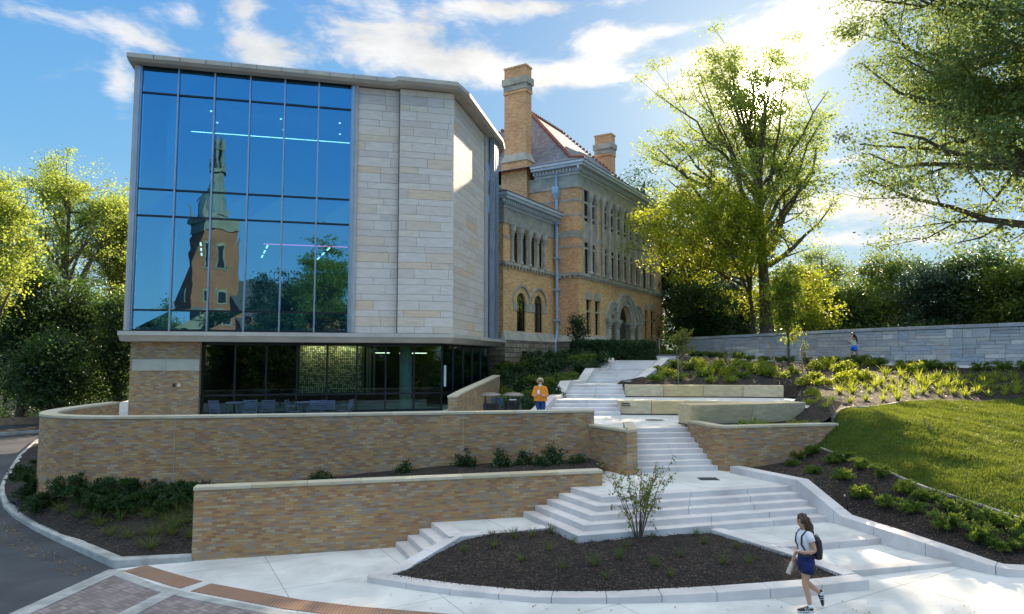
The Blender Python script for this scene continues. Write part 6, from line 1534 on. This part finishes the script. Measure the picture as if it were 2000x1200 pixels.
strands(bd, 'hairdk', ST_, lambda p, s_: (.05*s_+(.34 if p.x < -.05 else .12)*s_+.04*math.sin(s_*3), (.22 if p.y > 0 else -.22)*min(1, s_*2)*.35, -.95*s_+.10*math.sin(s_*3)), 230, .37, .0125, 5, .026)
b = MB(); b.loft([((-.02, 0, 1.50), .080, .082), ((-.025, 0, 1.56), .098, .090), ((-.032, 0, 1.61), .088, .080), ((-.035, 0, 1.648), .045, .042), ((-.035, 0, 1.656), .01, .01)], 16); b.build('scalp_hair', M['hairdk'], bd, smooth=True)
b = MB(); b.loft([((.0, 0, .955), .118, .150), ((.0, 0, 1.02), .105, .140), ((-.004, 0, 1.12), .112, .150), ((-.012, 0, 1.22), .128, .165), ((-.006, 0, 1.30), .115, .178), ((.002, 0, 1.355), .085, .150), ((.004, 0, 1.392), .058, .085)], 20)
for s_, y in ((-1, 'L'), (1, 'R')):
    a = Vector(Jw['sh'+y]); e = Vector(Jw['el'+y]); d = e-a; b.tube([a+Vector((0, -.06*s_, .01)), a, a+d*.22, a+d*.42], [.05, .070, .068, .066], 14)
b.build('t_shirt', M['shirtw'], wm, smooth=True)
b = MB(); b.loft([((.0, 0, .985), .116, .146), ((.003, 0, .93), .130, .160), ((.006, 0, .84), .142, .172), ((.0, 0, .80), .140, .172)], 20)
for s_, y in ((-1, 'L'), (1, 'R')):
    b.tube([(0, s_*.08, .88), (-.006 if y == 'L' else .01, s_*.088, .78), (-.018 if y == 'L' else .016, s_*.09, .665)], [.10, .108, .112], 16)
b.build('shorts', M['denim'], wm, smooth=True)
b = MB(); b.loft([((.0, 0, .958), .124, .154), ((.0, 0, .992), .121, .150)], 20); b.build('belt', M['belt'], wm)
for P in (((.055, -.08, .012), (-.1, -.08, .012), (-.20, -.08, .012), (.015, -.08, .12)), ((.325, .08, .315), (.36, .08, .2), (.33, .08, .06), (.26, .08, .27))):
    shoe(wm, P, .04, 'black')
for p0, p1 in (((.016, -.08, .125), (.014, -.08, .075)), ((.262, .08, .28), (.29, .08, .255))):
    b = MB(); b.tube([p0, p1], [.042, .046], 12); b.build('sock', M['shirtw'], wm, smooth=True)
bp = thing('backpack', 'small dark backpack on the walking woman', 'backpack', (wpos[0], wpos[1], wpos[2]))
b = MB(); b.loft([((.185, 0, .895), .055, .12), ((.19, 0, .91), .085, .15), ((.195, 0, 1.05), .092, .155), ((.19, 0, 1.20), .082, .145), ((.175, 0, 1.27), .06, .12), ((.17, 0, 1.285), .02, .06)], 18); b.build('bag', M['black'], bp, smooth=True)
for s_ in (-1, 1):
    b = MB(); b.tube([(.13, s_*.09, 1.26), (.06, s_*.10, 1.375), (-.02, s_*.105, 1.39), (-.105, s_*.11, 1.30), (-.12, s_*.125, 1.16), (-.03, s_*.168, 1.0), (.12, s_*.12, .95)], .015, 8); b.build('strap', M['black'], bp)
b = MB(); b.tube([(.17, 0, 1.28), (.20, 0, 1.31), (.23, 0, 1.28)], .008, 6); b.build('handle', M['black'], bp)
ph = MB(); ph.hexa([(-.30, -.185, 1.068), (-.16, -.185, 1.060), (-.16, -.115, 1.060), (-.30, -.115, 1.068)], [(-.30, -.185, 1.079), (-.16, -.185, 1.071), (-.16, -.115, 1.071), (-.30, -.115, 1.079)])
o = ph.build('phone', M['bottle']); o.location = wpos; tag(o, 'pale phone in the walking woman\'s hand', 'phone')
bt = thing('water_bottle', 'cream water bottle hanging from the walking woman\'s far hand', 'bottle', wpos)
b = MB(); ax = Vector((-.42, 0, -.9)).normalized(); c0 = Vector((-.145, .185, .80)); b.tube([c0+ax*.02, c0+ax*.035, c0+ax*.05, c0+ax*.235, c0+ax*.25], [.025, .034, .040, .040, .034], 16); b.build('flask', M['bottle'], bt, smooth=True)
b = MB(); b.tube([c0-ax*.01, c0+ax*.025], [.022, .024], 12); b.build('cap', M['bottle'], bt)
# --- person in orange on the terrace
opos = (at(1055, 829, L3)[0]+.02, 24.4, L3)
om = thing('person', 'older person with short blond hair in loose orange shirt and jeans reading a phone', 'person', opos, R(-12))
Jo = dict(pel=(0, 0, .86), sp=(0, 0, 1.0), ch=(0, 0, 1.17), nb=(0, -.01, 1.32), nk=(0, -.02, 1.37), jaw=(-.0, -.055, 1.42), hd=(0, -.04, 1.485), ht=(0, -.025, 1.53), chin=(0, -.10, 1.40), nose=(0, -.132, 1.455),
  shL=(.155, 0, 1.27), elL=(.225, -.03, 1.0), faL=(.16, -.15, .99), wrL=(.055, -.24, 1.02), paL=(.01, -.27, 1.05), shR=(-.155, 0, 1.27), elR=(-.225, -.03, 1.0), faR=(-.17, -.14, .99), wrR=(-.09, -.23, 1.03), paR=(-.05, -.265, 1.06),
  hpL=(.09, 0, .80), thL=(.10, -.01, .62), knL=(.09, -.02, .45), caL=(.085, 0, .30), anL=(.08, .02, .09), hpR=(-.09, 0, .80), thR=(-.08, .01, .62), knR=(-.04, 0, .45), caR=(-.035, .02, .30), anR=(-.04, .05, .09))
Ro = dict(RB); bo = body(Jo, Ro, {'L': ((0, .3, 1), (-.5, 0, 0)), 'R': ((0, -.3, -1), (.5, 0, 0))}, M['skin2'], om)
eyes(bo, [(-.032, -.118, 1.488), (.032, -.118, 1.488)])
b = MB(); b.tube([(-.075, -.115, 1.487), (-.04, -.132, 1.49), (0, -.137, 1.492), (.04, -.132, 1.49), (.075, -.115, 1.487)], .014, 6); b.build('glasses', M['black'], bo)
rg = random.Random(3); b = MB()
for i in range(90):
    th = rg.uniform(0, 6.28); e = rg.uniform(-.35, 1.5); x, y, z = math.cos(th)*math.cos(e), math.sin(th)*math.cos(e), math.sin(e)
    if y < -.35 and e < .55: continue
    c = Vector((x*.102, -.025+y*.105, 1.50+z*.095)); b.lathe(tuple(c), [(.002, -.03), (.024, -.016), (.030, .0), (.022, .018), (.002, .03)], 7)
b.build('hair', M['hairbl'], bo, smooth=True)
b = MB(); b.loft([((.01, .0, .80), .235, .165), ((.01, 0, .83), .24, .17), ((.005, 0, .95), .225, .165), ((0, 0, 1.08), .205, .155), ((0, 0, 1.2), .200, .145), ((0, 0, 1.28), .178, .12), ((0, -.005, 1.325), .12, .09), ((0, -.01, 1.36), .072, .07)], 22)
for s_, y in ((1, 'L'), (-1, 'R')):
    a, e, w = Vector(Jo['sh'+y]), Vector(Jo['el'+y]), Vector(Jo['fa'+y]); b.tube([a+Vector((-s_*.07, 0, .01)), a, a.lerp(e, .5), e, e.lerp(w, .7)], [.05, .080, .085, .088, .075], 14)
b.build('orange_shirt', M['shirto'], om, smooth=True)
b = MB(); b.loft([((0, -.095, 1.30), .03, .02), ((0, -.088, 1.345), .045, .03), ((0, -.06, 1.375), .058, .05)], 12); b.build('undershirt', M['shirtw'], om, smooth=True)
b = MB(); b.loft([((0, 0, .90), .155, .125), ((0, 0, .80), .165, .135), ((0, 0, .74), .160, .125)], 18)
for y in 'LR': b.tube([Jo['hp'+y], Jo['th'+y], Jo['kn'+y], Jo['ca'+y], (Jo['an'+y][0], Jo['an'+y][1], .08)], [.095, .092, .070, .066, .062], 14)
b.build('jeans', M['denim2'], om, smooth=True)
for x, y in ((.08, .07), (-.04, .10)): shoe(om, ((x, y, .012), (x, y-.12, .012), (x, y-.22, .012), (x, y-.02, .12)), .04, 'white', False)
b = MB(); b.tube([(.062, -.235, 1.02), (.048, -.245, 1.024)], .034, 12); b.build('wristwatch', M['black'], om)
b = MB(); b.hexa([(-.045, -.335, 1.07), (.025, -.335, 1.07), (.025, -.325, 1.065), (-.045, -.325, 1.065)], [(-.045, -.30, 1.20), (.025, -.30, 1.20), (.025, -.29, 1.195), (-.045, -.29, 1.195)])
o = b.build('phone', M['white']); o.location = opos; o.rotation_euler = (0, 0, R(-12)); tag(o, 'white phone held by the person in orange', 'phone')
# --- girl by the stone wall
q = atY(1674, 711, 35.6); gpos = (q[0], q[1], hill(q[0], q[1])+.01); gpos = (q[0], 35.9, 4.42)
gm = thing('person', 'girl with long dark hair in blue shorts walking along the stone wall', 'person', gpos)
Jg = dict(pel=(.02, 0, .92), sp=(.01, 0, 1.05), ch=(0, 0, 1.21), nb=(.0, 0, 1.34), nk=(-.01, 0, 1.40), jaw=(-.035, 0, 1.46), hd=(-.03, 0, 1.53), ht=(-.02, 0, 1.58), chin=(-.085, 0, 1.44), nose=(-.125, 0, 1.50),
  shL=(0, -.15, 1.32), elL=(-.20, -.19, 1.33), faL=(-.17, -.17, 1.40), wrL=(-.10, -.14, 1.50), paL=(-.07, -.12, 1.56), shR=(0, .15, 1.32), elR=(-.05, .19, 1.08), faR=(-.12, .17, 1.13), wrR=(-.23, .13, 1.20), paR=(-.27, .12, 1.23),
  hpL=(.01, -.085, .85), thL=(.10, -.09, .68), knL=(.17, -.085, .48), caL=(.22, -.085, .32), anL=(.27, -.08, .10), hpR=(.01, .085, .85), thR=(-.06, .085, .68), knR=(-.13, .08, .48), caR=(-.18, .08, .32), anR=(-.22, .08, .09))
bg_ = body(Jg, dict(Rw), {'L': ((0, 1, 0), (0, 0, .5)), 'R': ((0, 1, 0), (-.5, 0, .3))}, M['skin'], gm)
eyes(bg_, [(-.107, -.033, 1.525), (-.107, .033, 1.525)])
strands(bg_, 'hairblk', [(x+.012, y, z-.02) for x, y, z in ST_], lambda p, s_: (.20*s_+(.34 if p.x < -.05 else .10)*s_, (.2 if p.y > 0 else -.2)*min(1, s_*2)*.3, -1.0*s_+.12*math.sin(s_*3)), 200, .40, .013, 6, .012)
b = MB(); b.loft([((-.005, 0, 1.48), .080, .082), ((-.012, 0, 1.54), .098, .090), ((-.02, 0, 1.59), .088, .080), ((-.022, 0, 1.628), .045, .042), ((-.022, 0, 1.636), .01, .01)], 16); b.build('scalp_hair', M['hairblk'], bg_, smooth=True)
b = MB(); b.loft([((.015, 0, .95), .112, .145), ((.01, 0, 1.04), .104, .138), ((.0, 0, 1.15), .118, .152), ((-.005, 0, 1.25), .118, .160), ((0, 0, 1.32), .085, .13), ((0, 0, 1.35), .05, .07)], 18); b.build('top', M['shirty'], gm, smooth=True)
b = MB(); b.loft([((.015, 0, .99), .116, .148), ((.02, 0, .86), .138, .17), ((.02, 0, .80), .138, .17)], 18)
b.tube([(.03, -.08, .86), (.065, -.088, .76), (.085, -.09, .71)], [.10, .106, .106], 14); b.tube([(.0, .08, .86), (-.03, .088, .76), (-.05, .09, .71)], [.10, .106, .106], 14); b.build('shorts', M['shortb'], gm, smooth=True)
shoe(gm, ((.32, -.08, .03), (.2, -.08, .012), (.05, -.08, .012), (.27, -.08, .13)), .04, 'white', False); shoe(gm, ((-.17, .08, .012), (-.3, .08, .012), (-.43, .08, .03), (-.21, .08, .12)), .04, 'white', False)
b = MB(); b.box(-.34, -.26, .09, .105, 1.20, 1.27); o = b.build('phone', M['shortb']); o.location = gpos; tag(o, 'blue phone in the raised hand of the girl by the wall', 'phone')
# ------------------------------------------------------------------ what stands behind the camera and is mirrored in the glass
gn = Vector((.239, -.971)).normalized(); gq = Vector((-15.1, 27.0))
def mir(x, y, z=0):
    p = Vector((x, y)); d = (p-gq).dot(gn); r = p-gn*2*d; return (r.x, r.y, z)
VC = atY(405, 700, 120.0)[:2]
cpos = mir(*VC)
church = thing('church', 'red brick church with domed stone steeple, seen mirrored in the glass front', 'church', (cpos[0], cpos[1], 0))
ca_ = R(45+4)
def CT(x, y, z):
    """x,y in the mirrored frame (x right, y away as seen in the glass)"""
    X = VC[0]+x*math.cos(ca_)-y*math.sin(ca_); Y = VC[1]+x*math.sin(ca_)+y*math.cos(ca_); m_ = mir(X, Y, z); return (m_[0]-cpos[0], m_[1]-cpos[1], z)
def C_(): return MB(CT)
hw = 2.85
b = C_(); b.box(-hw, hw, -hw, hw, 0, 29.2); b.build('tower', M['brick_red'], church)
b = C_(); b.box(-hw-.2, hw+.2, -hw-.2, hw+.2, 27.2, 29.3); b.box(-hw-.5, hw+.5, -hw-.5, hw+.5, 29.3, 30.2)
b.box(-hw-.1, hw+.1, -hw-.1, hw+.1, 30.2, 31.2); b.build('tower_cornice', M['cream'], church)
for sx_, sy_ in ((-1, -1), (1, -1), (-1, 1), (1, 1)):
    b = C_(); x, y = sx_*(hw-.1), sy_*(hw-.1); b.loft([((x, y, 30.2), .5, .5), ((x, y, 31.6), .45, .45), ((x, y, 31.8), .55, .55), ((x, y, 33.2), .2, .2), ((x, y, 34.6), .04, .04)], 8); b.build('pinnacle', M['cream'], church)
b = C_(); b.loft([((0, 0, 31.0), 2.9, 2.9), ((0, 0, 32.2), 2.85, 2.85), ((0, 0, 32.3), 2.55, 2.55), ((0, 0, 33.3), 2.5, 2.5), ((0, 0, 34.5), 2.3, 2.3), ((0, 0, 35.4), 1.95, 1.95), ((0, 0, 36.0), 1.7, 1.7)], 16); b.build('dome', M['copper'], church)
b = C_(); b.loft([((0, 0, 36.0), 1.75, 1.75), ((0, 0, 38.2), 1.65, 1.65), ((0, 0, 38.3), 2.2, 2.2), ((0, 0, 39.0), 2.1, 2.1)], 8)
for k in range(8): a = k*math.pi/4+.39; b.box(math.cos(a)*1.9-.1, math.cos(a)*1.9+.1, math.sin(a)*1.9-.1, math.sin(a)*1.9+.1, 39, 40.6)
b.build('lantern', M['copper'], church)
b = C_()
for k in range(4):
    a = k*math.pi/2+.78; x, y = math.cos(a)*.75, math.sin(a)*.75
    b.loft([((x, y, 39), .35, .35), ((x, y, 42.4), .28, .28), ((x, y, 42.5), .5, .5), ((x, y, 43.2), .5, .5), ((x, y, 44.3), .28, .28), ((x, y, 44.8), .08, .08), ((x, y, 46.2), .03, .03)], 8)
b.build('belfry_top', M['copper'], church)
for z, w, hh in ((20.5, .55, 4.0), (14.6, .6, 1.8)):
    b = C_()
    for sg in (0, 1):
        for s_ in (-1, 1):
            if sg: b.box(-w-.3, w+.3, s_*(hw+.05)-.06, s_*(hw+.05)+.06, z-.3, z+hh+.4)
            else: b.box(s_*(hw+.05)-.06, s_*(hw+.05)+.06, -w-.3, w+.3, z-.3, z+hh+.4)
    b.build('window_surround', M['cream'], church)
    b = C_()
    for s_ in (-1, 1): b.box(-w, w, s_*(hw+.14)-.04, s_*(hw+.14)+.04, z, z+hh); b.box(s_*(hw+.14)-.04, s_*(hw+.14)+.04, -w, w, z, z+hh)
    b.build('louvre', M['metal_dark'], church)
b = C_(); b.box(hw, 24, -6, 8, 0, 13); b.box(-hw-2, hw+2, -hw-2.5, 8, 0, 10.5); b.build('nave_wall', M['brick_red'], church)
b = C_(); b.box(hw, 24.3, -6.3, 8.3, 12.5, 13.2); b.build('eaves', M['cream'], church)
b = C_(); b.hexa([(1.5, -6.6, 13.2), (25, -6.6, 13.2), (25, 8.6, 13.2), (1.5, 8.6, 13.2)], [(1.5, .9, 19.0), (25, .9, 19.0), (25, 1.1, 19.0), (1.5, 1.1, 19.0)]); b.build('nave_roof', M['shingle'], church)
b = C_(); b.box(-11, 2.5, -11.5, -5.5, 8.8, 10.0); b.hexa([(-11.2, -11.8, 10.0), (2.7, -11.8, 10.0), (2.7, -5, 10.0), (-11.2, -5, 10.0)], [(-4.4, -11.8, 12.9), (-4.2, -11.8, 12.9), (-4.2, -5, 12.9), (-4.4, -5, 12.9)]); b.build('portico_pediment', M['cream'], church)
for k in range(6):
    b = C_(); b.tube([(-10.3+k*2.4, -11, .5), (-10.3+k*2.4, -11, 8.8)], [.52, .44], 14); b.build('portico_column', M['cream'], church, smooth=True)
b = C_(); b.box(-10.8, 2.2, -7, -6, 0, 8.8); b.build('portico_wall', M['brick_red'], church)
def mtree(label, u, vt, D, hw_, lm, seed, n=14000, nm='broadleaf_tree'):
    top = atY(u, vt, D)[2]; v = atY(u, 700, D)[:2]; m_ = mir(*v); h = top+.3; rx = hw_/F*D
    return tree(nm, label, 'tree', (m_[0], m_[1], -.3), h, .3, (0, 0, h*.56, rx, rx, h*.46), 14, n, .34, lm, seed, clear=.12, csig=.6, fill=.9, sub=3)
mtree('big dark tree mirrored in the right of the glass front', 622, 455, 95, 58, 'lf_mid', 101, 22000)
mtree('rounded tree mirrored just left of the biggest one in the glass', 560, 520, 100, 45, 'lf_dark', 102)
mtree('narrow conifer mirrored beside the church nave', 507, 522, 88, 24, 'lf_blue', 103, 9000, 'evergreen_tree')
mtree('small tree mirrored at the lower left of the glass', 292, 600, 85, 26, 'lf_dark', 104, 8000)
mtree('tree mirrored left of the church tower', 325, 575, 95, 30, 'lf_mid', 105, 8000)
mtree('low tree mirrored at the foot of the church', 440, 615, 82, 30, 'lf_dark', 106, 8000)
mtree('wide dark tree added behind the viewer to cover the mirrored church nave', 530, 612, 80, 70, 'lf_dark', 109, 14000)  # added to cover the sunlit nave's orange reflection
mtree('dark tree mirrored behind the stone corner', 700, 560, 92, 60, 'lf_dark', 107, 12000)
mtree('dark tree mirrored low in the ground-floor glass', 800, 600, 92, 55, 'lf_mid', 108, 12000)
for i, (x, y, r, h) in enumerate(((24, -10, 5, 11), (34, 0, 6, 13), (14, -22, 5, 12), (44, 12, 6, 14), (-34, -8, 5, 12), (-44, 8, 6, 13))):
    tree('broadleaf_tree', ['tree behind the viewer to the right, nearest of three', 'tree behind the viewer far to the right', 'tree behind the viewer beside the church lawn', 'large tree beyond the lawn to the right', 'tree behind the viewer across the road', 'large tree across the road to the left'][i], 'tree', (x, y, -.3), h, .3, (0, 0, h*.55, r, r, h*.42), 12, 9000, .34, 'lf_mid', 120+i, clear=.15, csig=.6, fill=.9, sub=3)

gpts = []
for u in range(330, 960, 22):
    v_ = atY(u, 700, 96)[:2]; m_ = mir(*v_); gpts.append((m_[0], m_[1], 1.5, 2.6, 2.6, 2.6))
wood('leaf_screen', 'dark leaf screen beyond the viewer, mirrored low in the ground-floor glass', gpts, 26000, .4, 'lf_hedge', 41)  # foliage added to block the sunlit nave's reflection below the tree crowns
